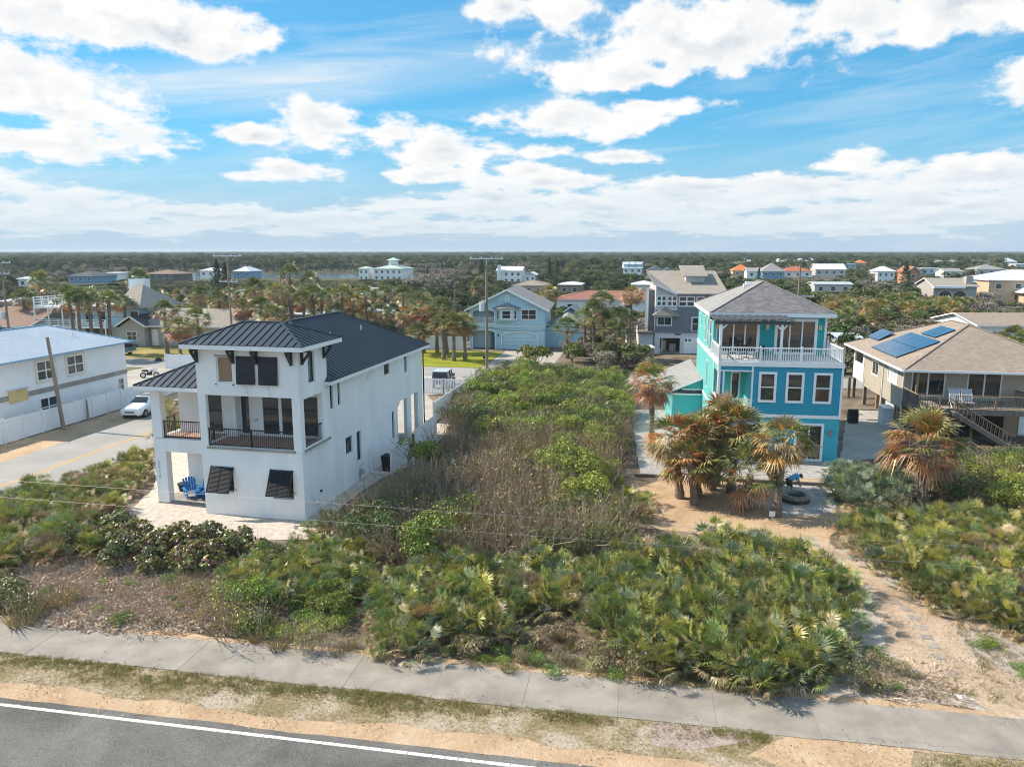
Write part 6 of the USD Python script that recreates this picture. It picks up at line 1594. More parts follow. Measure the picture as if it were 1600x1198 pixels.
put(t, 'coil', MB().tube([(.35 * math.cos(a), .02 * math.sin(a * 3), .9 + .35 * math.sin(a)) for a in np.linspace(0, 6.4, 24)], .03, 6), M['galv'], 40); put(t, 'post', MB().box(-.05, .05, .04, .1, 0, 1.2), M['wood'])

# retaining edge, fire pit, post, little sign, stone pier
e = Thing('timber_edging', 'low timber edging between the gravel and the sandy yard', 'edging', S(-0.3, 46.25), -10)
for k in range(5):
    put(e, 'sleeper', MB().box(k * 2.42, k * 2.42 + 2.4, -.09, .09, 0, .2), M['wood'])
fp = Thing('fire_pit', 'round stone fire pit at the edge of the patio', 'fire pit', G(1242, 782))
for ring in range(2):
    for k in range(14):
        a0, a1 = (k + .04 + ring * .5) * 2 * math.pi / 14, (k + .96 + ring * .5) * 2 * math.pi / 14
        pts = [(r * math.cos(a), r * math.sin(a), .02 + ring * .2) for r, a in ((.56, a0), (.8, a0), (.8, a1), (.56, a1))]
        put(fp, 'block', MB().slab([np.array(p) + [0, 0, .19] for p in pts], (0, 0, -.19)), M['stone'] if ring else M['stone_dark'])
put(fp, 'ash_bed', MB().cyl((0, 0, 0), (0, 0, .22), .55, n=20), M['ash'])
put(fp, 'log', MB().cyl((-.3, -.1, .27), (.3, .12, .3), .06), M['stone_dark'])
sg = Thing('yard_sign', 'small white yard sign at the foot of the single palm', 'sign', G(1206, 812), -8)
put(sg, 'board', MB().box(-.15, .15, -.01, .01, .2, .48), M['white']); put(sg, 'stake', MB().box(-.015, .015, .011, .03, 0, .4), M['galv'])
pier = Thing('stone_pier', 'brown stone gate pier with white cap in front of the grey house', 'pier', G(1013, 569), -6)
rng = np.random.default_rng(3)
for r_ in range(9):
    for k in range(3):
        x0 = -.65 + k * .43 + (r_ % 2) * .08
        put(pier, 'stone', MB().box(max(-.65, x0), min(.65, x0 + .41), -.5 - rng.uniform(0, .03), .5, r_ * .24 + .01, r_ * .24 + .23), M['tan_stucco'])
put(pier, 'core', MB().box(-.6, .6, -.46, .46, 0, 2.16), M['stone']); put(pier, 'cap', MB().add([(-.75, -.6, 2.17), (.75, -.6, 2.17), (.75, .6, 2.17), (-.75, .6, 2.17), (-.4, -.3, 2.42), (.4, -.3, 2.42), (.4, .3, 2.42), (-.4, .3, 2.42)], [(0, 1, 5, 4), (1, 2, 6, 5), (2, 3, 7, 6), (3, 0, 4, 7), (4, 5, 6, 7), (0, 3, 2, 1)]), M['white'])
mbx = Thing('mailbox', 'dark mailbox on a post at the edge of the bright lawn', 'mailbox', G(757, 572), -10)
put(mbx, 'post', MB().box(-.05, .05, -.05, .05, 0, 1.0), M['wood']); put(mbx, 'box', MB().box(-.12, .12, -.28, .2, 1.0, 1.25), M['black'])
mn = top('manhole_cover', MB().cyl(S(-16.5, 84.6, .012), S(-16.5, 84.6, .024), .45, n=20), M['black'], 'dark manhole cover in the cross street near the tall brown pole', 'manhole')
mn = top('manhole_cover', MB().cyl(G(248, 564, .012), G(248, 564, .024), .45, n=20), M['black'], 'dark manhole cover in the cross street near the ranch house', 'manhole')
k_ = Thing('plastic_lid', 'white quarter round plastic sheet lying beside the sidewalk', 'litter', G(1506, 1090), 0)
put(k_, 'sheet', MB().slab([(-.22, .14, .05), (-.2, -.12, .03), (.26, -.16, .03), (.1, .08, .05)], (0, 0, -.015)), M['white'])
gs = Thing('garden_bench', 'weathered workbench in the shade beside the beige stilt house', 'bench', H3.w(-2.0, 3.6), -10)
put(gs, 'top', MB().box(-.4, 1.6, 0, .5, .85, .92), M['wood'])
for x, y in ((-.35, .05), (1.5, .05), (-.35, .42), (1.5, .42)):
    put(gs, 'leg', MB().box(x, x + .08, y, y + .06, 0, .85), M['wood'])
gg = Thing('gas_grill', 'black barbecue grill in the shade beside the beige stilt house', 'grill', H3.w(-3.0, 2.2), -10)
put(gg, 'cart', MB().box(-.4, .4, -.25, .25, .1, .8), M['black']); put(gg, 'lid', MB().tube([(-.38, 0, .95), (.38, 0, .95)], .24, 12), M['rubber'], 40); put(gg, 'shelf', MB().box(.41, .75, -.2, .2, .76, .8), M['alu'])
sh = Thing('storage_cabinet', 'white outdoor cabinet under the beige stilt house', 'cabinet', H3.w(-0.55, 1.2), -10)
put(sh, 'body', MB().box(-.35, .35, 0, 1.5, 0, 1.5), M['galv']); put(sh, 'lid', MB().box(-.42, .42, -.06, 1.56, 1.5, 1.58), M['white'])


# ------------------------------------------------------------------ the person bending over the fire pit
def person():
    import manifold3d as m3
    T = Thing('person', 'person in light blue shirt bending over the round fire pit', 'person', G(1231, 772), 0)

    def balls(bones):
        out = None
        for (a, ra), (b, rb) in bones:
            pa = [m3.Manifold.sphere(ra, 14).translate(list(map(float, a))), m3.Manifold.sphere(rb, 14).translate(list(map(float, b)))]
            h = m3.Manifold.batch_hull(pa)
            out = h if out is None else out + h
        me = out.refine_to_length(0.035).to_mesh()
        t = trimesh.Trimesh(me.vert_properties[:, :3], me.tri_verts, process=True)
        trimesh.smoothing.filter_taubin(t, iterations=8)
        return t

    pel, chest, neck, head = (0, 0, .88), (.42, -.02, 1.12), (.55, -.03, 1.15), (.68, -.04, 1.12)
    J = {}
    for s, fx in ((-1, .05), (1, -.08)):
        J[s] = dict(hip=(0, .10 * s, .86), knee=(.1 + fx, .12 * s, .47), ankle=(-.02 + fx, .12 * s, .08), toe=(.18 + fx, .13 * s, .045), sh=(.44, .18 * s, 1.12), el=(.52, .22 * s, .84), wr=(.62, .14 * s, .62))
    bones = [((pel, .15), (chest, .155)), ((chest, .1), (neck, .062)), ((neck, .058), (head, .075))]
    for s in (-1, 1):
        j = J[s]
        bones += [((j['hip'], .1), (j['knee'], .062)), ((j['knee'], .06), (j['ankle'], .042)), ((j['ankle'], .045), (j['toe'], .035)), ((chest, .09), (j['sh'], .068)), ((j['sh'], .058), (j['el'], .044)), ((j['el'], .042), (j['wr'], .03))]
        w = np.array(j['wr']); palm = w + [.04, -.01 * s, -.07]
        bones.append(((tuple(w), .026), (tuple(palm), .034)))
        for k in range(4):
            b = palm + [.012, (k - 1.5) * .018, -.02]; m_ = b + [.018, 0, -.03 + .003 * k]; t_ = m_ + [-.004, 0, -.028]
            bones += [((tuple(b), .0095), (tuple(m_), .0088)), ((tuple(m_), .0088), (tuple(t_), .0078))]
        tb_ = palm + [-.005, -.03 * s, .02]; bones += [((tuple(tb_), .011), (tuple(tb_ + [.02, -.018 * s, -.035]), .009))]
    bones += [(((.69, -.04, 1.14), .095), ((.74, -.04, 1.06), .078)), (((.80, -.04, 1.08), .02), ((.815, -.04, 1.075), .013)), (((.69, .06, 1.09), .02), ((.69, .062, 1.07), .015)), (((.69, -.14, 1.09), .02), ((.69, -.142, 1.07), .015))]
    body = balls(bones)
    p = put(T, 'body', body, M['skin'], True)
    put(T, 'shirt', balls([((pel, .162), (chest, .172)), ((chest, .12), ((.52, -.03, 1.14), .085))] + [b for s in (-1, 1) for b in ((((chest), .11), (J[s]['sh'], .085)), ((J[s]['sh'], .076), (tuple((np.array(J[s]['sh']) * .45 + np.array(J[s]['el']) * .55)), .064)))]), M['shirt'], True)
    put(T, 'shorts', balls([((( -.02, 0, .86), .168), ((.06, 0, .90), .166))] + [((J[s]['hip'], .122), (tuple(np.array(J[s]['hip']) * .25 + np.array(J[s]['knee']) * .75), .092)) for s in (-1, 1)]), M['shorts'], True)
    put(T, 'hair', balls([(((.655, -.04, 1.175), .092), ((.70, -.04, 1.19), .075)), (((.64, -.04, 1.12), .08), ((.655, -.04, 1.17), .09))]), M['hair'], True)
    for s in (-1, 1):
        put(T, 'eye', MB().tm(trimesh.creation.icosphere(1, .012), np.array([[1, 0, 0, .795], [0, 1, 0, -.04 + .032 * s], [0, 0, 1, 1.115]])), M['black'])
        put(T, 'shoe', balls([(((J[s]['ankle'][0], J[s]['ankle'][1], .055), .054), ((J[s]['toe'][0], J[s]['toe'][1], .04), .042))]), M['rubber'], True)
    put(T, 'mouth', MB().box(.812, .818, -.06, -.02, 1.035, 1.043), M['redlamp'])


person()
# ================================================================== plants
KINDS = stage.CreateClassPrim('/World/plant_kinds').GetPath().pathString


class Leafy:
    """Collects triangles with a colour each."""

    def __init__(s):
        s.V, s.F, s.T, s.n = [], [], [], 0

    def add(s, v, f, c):
        v, f = np.asarray(v, float), np.asarray(f, int)
        s.V.append(v); s.F.append(f + s.n); s.n += len(v)
        c = np.asarray(c, float)
        s.T.append(np.broadcast_to(c, (len(f), 3)) if c.ndim == 1 else c)

    def done(s):
        return (np.vstack(s.V), np.vstack(s.F)), np.vstack(s.T)


def unit(v):
    return v / (np.linalg.norm(v, axis=-1, keepdims=True) + 1e-12)


def fan_leaf(L, base, d, size, nb, spread, droop, col, tipcol, rng, pet=0.5, fold=0.3, width=0.07, petcol=(0.12, 0.16, 0.04)):
    """One palmate leaf: a stalk from base along d, then nb blades spreading from its end."""
    d = unit(np.asarray(d, float))
    side = np.cross(d, [0, 0, 1.0])
    side = unit(side) if np.linalg.norm(side) > 1e-3 else np.array([1.0, 0, 0])
    roll = rng.normal(0, 0.35)
    nrm = np.cross(side, d)
    side, nrm = side * math.cos(roll) + nrm * math.sin(roll), nrm * math.cos(roll) - side * math.sin(roll)
    c = np.asarray(base, float) + d * pet
    if pet > 0.05:
        w = 0.012
        L.add([base - side * w, base + side * w, c + side * w * .6, c - side * w * .6], [(0, 1, 2), (0, 2, 3)], petcol)
    V, F, T = [], [], []
    ang = np.linspace(-spread, spread, nb) + rng.normal(0, 0.04, nb)
    for a in ang:
        ln = size * (0.72 + 0.28 * math.cos(a * 0.8)) * rng.uniform(0.85, 1.08)
        bd = unit(d * math.cos(a) + side * math.sin(a) + nrm * 0.12 * math.cos(a))
        sd = unit(np.cross(nrm, bd))
        mid = c + bd * ln * 0.5 + nrm * fold * 0.1 * size - np.array([0, 0, droop * ln * 0.12])
        tip = c + bd * ln - np.array([0, 0, droop * ln * rng.uniform(0.5, 1.1)])
        w = width * size * 0.5
        n = len(V)
        V += [c, mid + sd * w + nrm * w * .25, mid - sd * w + nrm * w * .25, tip]
        F += [(n, n + 1, n + 2), (n + 1, n + 3, n + 2)]
        k = rng.uniform(0.8, 1.2)
        T += [np.array(col) * k, (np.array(col) * 0.35 + np.array(tipcol) * 0.65) * k]
    L.add(V, F, np.array(T))


def kind(name, parts):
    """A plant kind: {part name: (mesh, tint or None, material)} under one class prim."""
    path = f'{KINDS}/{name}'
    UsdGeom.Xform.Define(stage, path)
    for k, (me, ti, m) in parts.items():
        put(path, k, me, m, tint=ti)
    return path


GREENS = {'blue': ((0.14, 0.2, 0.12), (0.3, 0.33, 0.2)), 'green': ((0.12, 0.18, 0.05), (0.26, 0.29, 0.1)), 'olive': ((0.2, 0.22, 0.06), (0.42, 0.36, 0.13)), 'yellow': ((0.3, 0.31, 0.05), (0.48, 0.41, 0.13)), 'grey': ((0.22, 0.27, 0.20), (0.36, 0.40, 0.30)), 'brown': ((0.3, 0.19, 0.09), (0.42, 0.28, 0.15)), 'rust': ((0.48, 0.225, 0.06), (0.55, 0.31, 0.12)), 'tan': ((0.44, 0.33, 0.19), (0.56, 0.43, 0.27))}


def palmetto(name, seed, mix, n=26, h=0.74, size=0.41, dead=7):
    rng = np.random.default_rng(seed)
    L, D = Leafy(), Leafy()
    for k in range(n):
        az = k * 2.39996 + rng.normal(0, 0.3); t = (k + .5) / n
        el = math.radians(86 - 60 * t ** 0.9 + rng.normal(0, 9))
        d = np.array([math.cos(az) * math.cos(el), math.sin(az) * math.cos(el), math.sin(el)])
        b = np.array([math.cos(az), math.sin(az), 0]) * rng.uniform(0.02, 0.16) + [0, 0, rng.uniform(0, 0.12)]
        g = GREENS[mix[rng.integers(len(mix))]]
        fan_leaf(L, b, d, size * rng.uniform(.7, 1.3), 14, 1.15, rng.uniform(0.0, 0.22) + 0.25 * t, g[0], g[1], rng, pet=h * rng.uniform(.35, 1.1))
    for k in range(dead):
        az = rng.uniform(0, 6.28); el = math.radians(rng.uniform(2, 28))
        d = np.array([math.cos(az) * math.cos(el), math.sin(az) * math.cos(el), math.sin(el)])
        g = GREENS[('brown', 'tan')[rng.integers(2)]]
        fan_leaf(D, np.zeros(3) + [0, 0, .1], d, size * .85, 13, 1.15, 0.9, g[0], g[1], rng, pet=h * rng.uniform(.4, .8), petcol=(0.2, 0.14, 0.08))
    parts = {'fronds': (*L.done(), M['leaf'])}
    if dead:
        parts['dead_fronds'] = (*D.done(), M['leaf'])
    mb = MB().tube([(0, 0, -.05), (.03, 0, .12), (.05, .02, .25)], [.12, .1, .05], 7)
    parts['stem'] = (mb.arrays(), None, M['bark'])
    return kind(name, parts)


def cabbage_palm(name, seed, H, R, green=('green', 'olive', 'yellow'), n=26, dead=20, lean=0.0, nb=13, rust=('rust', 'rust', 'brown', 'tan')):
    rng = np.random.default_rng(seed)
    L, D = Leafy(), Leafy()
    topp = np.array([lean, 0, H])
    for k in range(n):
        az = k * 2.39996 + rng.normal(0, 0.25); t = (k + .5) / n
        el = math.radians(85 - 95 * t + rng.normal(0, 8))
        d = np.array([math.cos(az) * math.cos(el), math.sin(az) * math.cos(el), math.sin(el)])
        g = GREENS[green[rng.integers(len(green))]]
        fan_leaf(L, topp + d * .12, d, R * .62 * rng.uniform(.85, 1.12), nb, 1.35, rng.uniform(.25, .6), g[0], g[1], rng, pet=R * rng.uniform(.42, .6), width=.085)
    for k in range(dead):
        az = rng.uniform(0, 6.28); el = math.radians(rng.uniform(-55, 22))
        d = np.array([math.cos(az) * math.cos(el), math.sin(az) * math.cos(el), math.sin(el)])
        g = GREENS[rust[rng.integers(len(rust))]]
        fan_leaf(D, topp + [0, 0, -.1], d, R * .52 * rng.uniform(.75, 1.1), nb - 2, 1.1, rng.uniform(.35, .8), g[0], g[1], rng, pet=R * rng.uniform(.35, .55), petcol=(.22, .15, .08))
    parts = {'green_fronds': (*L.done(), M['leaf'])}
    if dead:
        parts['dead_fronds'] = (*D.done(), M['leaf'])
    pts = [(lean * max(t, 0) ** 1.6, 0.05 * math.sin(3 * t), H * t) for t in np.linspace(-0.03, 1, 9)]
    rad = [.26 - .1 * min(1, t * 3) + (.03 if i % 2 else 0) for i, t in enumerate(np.linspace(0, 1, 9))]
    parts['trunk'] = (MB().tube(pts, rad, 10).arrays(), None, M['bark'])
    return kind(name, parts)


def blob_points(rng, n, lobes):
    """Points near the surface of a clump of lobes: (cx, cy, cz, rx, rz)."""
    w = np.array([l[3] ** 2 for l in lobes]); w = w / w.sum()
    k = rng.choice(len(lobes), n, p=w)
    d = unit(rng.normal(size=(n, 3)))
    d[:, 2] = np.where(d[:, 2] < -0.35, -d[:, 2], d[:, 2])
    l = np.array(lobes)[k]
    r = rng.uniform(0.72, 1.06, n) ** 0.7
    return np.stack([l[:, 0] + d[:, 0] * l[:, 3] * r, l[:, 1] + d[:, 1] * l[:, 3] * r, l[:, 2] + d[:, 2] * l[:, 4] * r], 1), d


def leaf_quads(L, P, N, size, cols, rng, aspect=0.55):
    """Rhombic leaves at P, facing roughly N."""
    n = len(P)
    N = unit(N + rng.normal(0, 0.65, (n, 3)) + [0, 0, 0.25])
    a = unit(np.cross(N, unit(rng.normal(size=(n, 3)))))
    b = np.cross(N, a)
    s = (size * rng.uniform(.65, 1.3, n))[:, None]
    V = np.stack([P - a * s * .5, P + b * s * .5 * aspect, P + a * s * .5 - N * s * .08, P - b * s * .5 * aspect], 1).reshape(-1, 3)
    i = np.arange(n)[:, None] * 4
    F = np.vstack([i + [0, 1, 2], i + [0, 2, 3]])
    c = np.asarray(cols, float)
    c = c[rng.integers(len(c), size=n)] * rng.uniform(.8, 1.2, (n, 1))
    L.add(V, F, np.vstack([c, c]))


def sticks(L, rng, n, R, h, w, cols, fork=2, lean=0.5, base=0.35, up=1.0):
    """Bare stems: thin crossed ribbons that fork upwards."""
    for k in range(n):
        a, r = rng.uniform(0, 6.28), base * R * math.sqrt(rng.uniform())
        p = np.array([r * math.cos(a), r * math.sin(a), -0.05])
        d = unit(np.array([math.cos(a) * lean * rng.uniform(.1, 1), math.sin(a) * lean * rng.uniform(.1, 1), up]) + rng.normal(0, .15, 3))
        hh = h * rng.uniform(.6, 1.1)
        c = np.array(cols[rng.integers(len(cols))]) * rng.uniform(.8, 1.2)
        q = p + d * hh * .5
        todo = [(p, q, w)]
        for f in range(fork):
            e = unit(d + rng.normal(0, .38, 3)); m = q + e * hh * rng.uniform(.3, .5)
            todo.append((q, m, w * .7))
            for g in range(fork):
                e2 = unit(e + rng.normal(0, .45, 3)); todo.append((m, m + e2 * hh * rng.uniform(.12, .25), w * .45))
        for s_, t_, ww in todo:
            dd = unit(t_ - s_); x = unit(np.cross(dd, rng.normal(size=3))); y = np.cross(dd, x)
            L.add([s_ - x * ww, s_ + x * ww, t_ + x * ww * .6, t_ - x * ww * .6, s_ - y * ww, s_ + y * ww, t_], [(0, 1, 2), (0, 2, 3), (4, 5, 6)], c)


def lobes_of(rng, n, R, h, flat=0.8):
    out = []
    for k in range(n):
        a, r = rng.uniform(0, 6.28), R * .62 * math.sqrt(rng.uniform())
        q = R * rng.uniform(.32, .5)
        out.append((r * math.cos(a), r * math.sin(a), max(q * .7, h * rng.uniform(.35, .78)), q, q * flat))
    return out


def shrub(name, seed, R, h, cols, n=900, leaf=.13, lobes=7, stem=14, aspect=.55):
    rng = np.random.default_rng(seed)
    L, B = Leafy(), Leafy()
    P, N = blob_points(rng, n, lobes_of(rng, lobes, R, h))
    P[:, 2] = np.maximum(P[:, 2], .05)
    leaf_quads(L, P, N, leaf, cols, rng, aspect)
    sticks(B, rng, stem, R, h * .95, .014, [(.17, .13, .10)], 2, .7)
    return kind(name, {'leaves': (*L.done(), M['leaf']), 'branches': (*B.done(), M['twig'])})


def bare(name, seed, R, h, n=70, leaf_n=120, w=.011, up=1.0, cols=((.40, .30, .22), (.31, .23, .165), (.46, .37, .29)), lcols=((.26, .26, .06), (.36, .33, .08))):
    rng = np.random.default_rng(seed)
    L, B = Leafy(), Leafy()
    sticks(B, rng, n, R, h, w, cols, 2, .55 if up > .5 else 1.6, .8, up)
    parts = {'stems': (*B.done(), M['twig'])}
    if leaf_n:
        P = np.column_stack([rng.normal(0, R * .5, leaf_n), rng.normal(0, R * .5, leaf_n), h * rng.uniform(.2, .95, leaf_n)])
        leaf_quads(L, P, unit(rng.normal(size=(leaf_n, 3))), .11, lcols, rng)
        parts['sparse_leaves'] = (*L.done(), M['leaf'])
    return kind(name, parts)


def tree(name, seed, R, H, trunk, cols, n=900, leaf=.5, lobes=12, flat=.75, dark=.6, mat_=None):
    rng = np.random.default_rng(seed)
    L = Leafy()
    lb = []
    for k in range(lobes):
        a, r = rng.uniform(0, 6.28), R * .68 * math.sqrt(rng.uniform())
        q = R * rng.uniform(.28, .48)
        lb.append((r * math.cos(a), r * math.sin(a), trunk + (H - trunk) * rng.uniform(.25, .85) * (1 - .35 * (r / R) ** 2), q, q * flat))
    P, N = blob_points(rng, n, lb)
    leaf_quads(L, P, N, leaf, cols, rng, .7)
    B = Leafy()
    for l in lb[:6]:
        a, b = np.array([0, 0, trunk * .6]), np.array(l[:3])
        x = np.array([.08, 0, 0]) * R / 3
        B.add([a - x, a + x, b, a - x[[1, 0, 2]], a + x[[1, 0, 2]]], [(0, 1, 2), (3, 4, 2)], (.14, .11, .09))
    tr = MB().tube([(0, 0, -.2), (.05 * R, 0, trunk * .6), (0, .05 * R, trunk * 1.2)], [.07 * R, .055 * R, .03 * R], 7)
    return kind(name, {'crown': (*L.done(), mat_ or M['leaf_far']), 'limbs': (*B.done(), M['twig']), 'trunk': (tr.arrays(), None, M['wood_dead'])})


def conifer(name, seed, R, H, cols, n=1300):
    rng = np.random.default_rng(seed)
    L = Leafy()
    t = rng.uniform(0.05, 1, n) ** .8
    rr = R * (1 - t) ** .75 * (.55 + .45 * np.sin(t * 40) ** 2) * rng.uniform(.5, 1.1, n)
    a = rng.uniform(0, 6.28, n)
    P = np.column_stack([rr * np.cos(a), rr * np.sin(a), H * (.08 + .92 * t)])
    leaf_quads(L, P, np.column_stack([np.cos(a), np.sin(a), np.full(n, .3)]), .5, cols, rng, .6)
    return kind(name, {'crown': (*L.done(), M['leaf_far']), 'trunk': (MB().tube([(0, 0, -.2), (0, 0, H * .9)], [.22, .05], 7).arrays(), None, M['wood_dead'])})


def tuft(name, seed, R, h, cols, n=60, w=.012):
    rng = np.random.default_rng(seed)
    L = Leafy()
    for k in range(n):
        a, r = rng.uniform(0, 6.28), R * math.sqrt(rng.uniform()) * .6
        p = np.array([r * math.cos(a), r * math.sin(a), 0]); d = np.array([math.cos(a) * rng.uniform(.1, .9), math.sin(a) * rng.uniform(.1, .9), 1.0])
        q = p + unit(d) * h * rng.uniform(.5, 1.1); q[2] *= .85
        x = unit(np.cross(d, rng.normal(size=3))) * w
        L.add([p - x, p + x, q], [(0, 1, 2)], np.array(cols[rng.integers(len(cols))]) * rng.uniform(.8, 1.2))
    return kind(name, {'blades': (*L.done(), M['leaf'])})


# -------- kinds
PALM_G = [palmetto('palmetto_green', 1, ('blue', 'green', 'green', 'olive', 'olive', 'yellow')), palmetto('palmetto_grey_green', 2, ('blue', 'grey', 'green', 'olive'), 32, dead=6), palmetto('palmetto_olive', 3, ('green', 'olive', 'olive', 'tan'), 28, dead=12), palmetto('palmetto_tall', 4, ('blue', 'green', 'olive', 'yellow'), 30, h=.95, size=.44)]
PALM_Y = [palmetto('palmetto_yellow', 5, ('olive', 'yellow', 'green', 'tan'), 28, dead=10), palmetto('palmetto_tan', 6, ('olive', 'tan', 'green', 'brown'), 24, dead=16), palmetto('palmetto_bright', 7, ('yellow', 'olive', 'green'), 30, dead=6)]
PALM_S = [palmetto('palmetto_silver', 8, ('grey', 'grey', 'blue'), 34, dead=2), palmetto('palmetto_silver_tall', 9, ('grey', 'blue', 'green'), 30, h=.9, dead=4)]
YG = ((.25, .32, .03), (.33, .38, .04), (.16, .24, .03), (.40, .40, .07), (.21, .23, .05))
DG = ((.09, .14, .03), (.13, .18, .05), (.07, .11, .03))
BG = ((.13, .25, .03), (.18, .31, .05), (.10, .19, .03))
SH_Y = [shrub('shrub_yellow_green', 11, 1.3, 2.2, YG, 1500, .115, 9), shrub('shrub_yellow_green_low', 12, 1.5, 1.3, YG, 1500, .105), shrub('shrub_lime', 13, 1.2, 1.6, YG + BG, 1300, .105)]
SH_D = [shrub('shrub_dark', 14, 1.4, 1.9, DG, 1300, .11), shrub('shrub_mixed', 15, 1.3, 1.6, DG + ((.15, .15, .05),), 1300, .105)]
SH_O = [shrub('shrub_olive', 16, 1.3, 1.5, ((.21, .20, .08), (.27, .24, .10), (.16, .17, .06)), 750), shrub('shrub_dry', 17, 1.2, 1.3, ((.32, .26, .14), (.26, .22, .10), (.38, .31, .18)), 520)]
SH_B = [shrub('weed_bright', 18, .8, .5, BG, 700, .09, 6, 4), shrub('weed_low', 19, 1.0, .35, BG + YG, 700, .09, 7, 2)]
GRAPE = [shrub('sea_grape', 20, 1.3, 1.5, ((.12, .16, .035), (.17, .20, .05), (.30, .32, .09), (.19, .10, .075), (.38, .29, .25)), 520, .19, 7, 16, .95), shrub('sea_grape_dark', 21, 1.4, 1.3, ((.10, .14, .03), (.15, .17, .05), (.22, .13, .10), (.30, .30, .08)), 520, .19, 7, 14, .95)]
BARE = [bare('bare_shrub', 22, 1.1, 1.9, 40, 160, .019), bare('bare_shrub_tall', 23, 1.0, 2.4, 34, 110, .02), bare('bare_shrub_leafy', 24, 1.2, 1.7, 34, 420, .018), bare('bare_shrub_red', 25, 1.1, 1.7, 44, 100, .019, cols=((.38, .28, .23), (.44, .34, .29), (.30, .22, .18)))]
TUFT = [tuft('grass_tuft', 26, .22, .16, ((.33, .28, .10), (.24, .23, .07), (.42, .33, .17)), 34, .006), tuft('grass_tuft_green', 27, .2, .12, ((.20, .23, .06), (.28, .26, .08)), 34, .006), tuft('bunch_grass', 28, .55, .95, ((.28, .23, .10), (.38, .31, .16), (.20, .19, .08)), 150, .012)]
BRUSH = [bare('dead_brush', 29, .9, .55, 46, 0, .022, .25, cols=((.56, .45, .35), (.66, .57, .49), (.46, .35, .26), (.58, .44, .32)))]
def litter(name, seed, R, n, size, cols):
    rg = np.random.default_rng(seed); L = Leafy()
    a, r = rg.uniform(0, 6.28, n), R * np.sqrt(rg.uniform(size=n))
    leaf_quads(L, np.column_stack([r * np.cos(a), r * np.sin(a), rg.uniform(.02, .12, n)]), np.tile([0, 0, 1.0], (n, 1)), size, cols, rg, .35)
    return kind(name, {'dead_leaves': (*L.done(), M['leaf'])})


LITTER = [litter('fallen_leaves', 30, .8, 60, .2, ((.60, .50, .40), (.70, .62, .53), (.45, .34, .24), (.55, .40, .27))), litter('fallen_bits', 51, .7, 26, .09, ((.30, .23, .16), (.48, .38, .28), (.20, .15, .10), (.58, .50, .42)))]
FARC = (((.10, .125, .05), (.13, .155, .065), (.075, .095, .04)), ((.17, .20, .05), (.22, .235, .07), (.14, .165, .05)), ((.30, .265, .22), (.36, .32, .27), (.24, .205, .165)), ((.19, .175, .11), (.24, .215, .13), (.15, .145, .085)))
TREES = [tree('oak_dark', 31, 3.0, 5.0, 1.2, FARC[0]), tree('scrub_green', 32, 3.0, 4.0, .6, FARC[1]), tree('scrub_bare', 33, 3.2, 4.2, .6, FARC[2], 1000, .35), tree('scrub_dun', 34, 3.0, 3.6, .5, FARC[3]), tree('pine_far', 35, 2.6, 9.0, 5.0, FARC[0], 700, .5, 9), tree('oak_mixed', 36, 3.4, 5.6, 1.2, FARC[0] + FARC[1][:1])]
CON = [conifer('cypress', 37, 2.2, 13.0, ((.05, .08, .035), (.065, .095, .04), (.085, .11, .05))), conifer('cypress_broad', 38, 3.4, 11.0, ((.05, .085, .04), (.07, .10, .04), (.09, .12, .05)))]
SABAL_H = [1.0, 1.7, 2.5, 3.4, 4.4, 5.5, 6.8]
SABAL = {}
for k_, hh in enumerate(SABAL_H):
    SABAL[hh, 0] = cabbage_palm(f'sabal_rusty_{k_ + 1:03d}', 41 + k_, hh, 1.75, ('olive', 'yellow', 'rust', 'tan', 'olive', 'green'), 26, 64, .15 * k_ % .5)
    SABAL[hh, 1] = cabbage_palm(f'sabal_green_{k_ + 1:03d}', 61 + k_, hh, 1.75, ('green', 'olive', 'green', 'blue', 'olive'), 34, 18, .3 - .1 * k_)


def sabal(h, style):
    hh = min(SABAL_H, key=lambda q: abs(math.log(q / max(h, .5))))
    return SABAL[hh, style], h / hh


rng = np.random.default_rng(77)


def fill(ring, gap, jitter=.42, seed=1):
    """Spots about gap apart inside a ring of ground points."""
    po = Polygon(np.asarray(ring)[:, :2]).buffer(0)
    r = np.random.default_rng(seed)
    x0, y0, x1, y1 = po.bounds
    xs, ys = np.arange(x0, x1 + gap, gap), np.arange(y0, y1 + gap, gap * .87)
    X, Y = np.meshgrid(xs, ys); X[::2] += gap / 2
    p = np.column_stack([X.ravel(), Y.ravel()]) + r.uniform(-jitter, jitter, (X.size, 2)) * gap
    return p[contains_xy(po, p[:, 0], p[:, 1])]


BLOCK = []      # where nothing grows: houses and hard ground
for Hs, b in ((H1, (-5.2, 9.2, -.9, 21)), (H2, (-11.5, .6, -.6, 20)), (H3, (-2.5, 14, -4.8, 16))):
    BLOCK.append(Polygon([Hs.w(*c)[:2] for c in ((b[0], b[2]), (b[1], b[2]), (b[1], b[3]), (b[0], b[3]))]))
BLOCK.append(Polygon([S(*c)[:2] for c in ((-46.5, 20), (-34.4, 20), (-34.4, 90), (-46.5, 90))]))
BLOCK.append(Polygon([S(*c)[:2] for c in ((-140, 81), (60, 81), (60, 88.3), (-140, 88.3))]))
PATHB = LineString([S(*c)[:2] for c in pl_]).buffer(1.25)
BLOCK.append(PATHB)
BLK = unary_union(BLOCK); prepare(BLK)


def free(p):
    return p[~contains_xy(BLK, p[:, 0], p[:, 1])]


ITEMS = []      # (distance, kind path, name, location, yaw, scale, label, category, group)


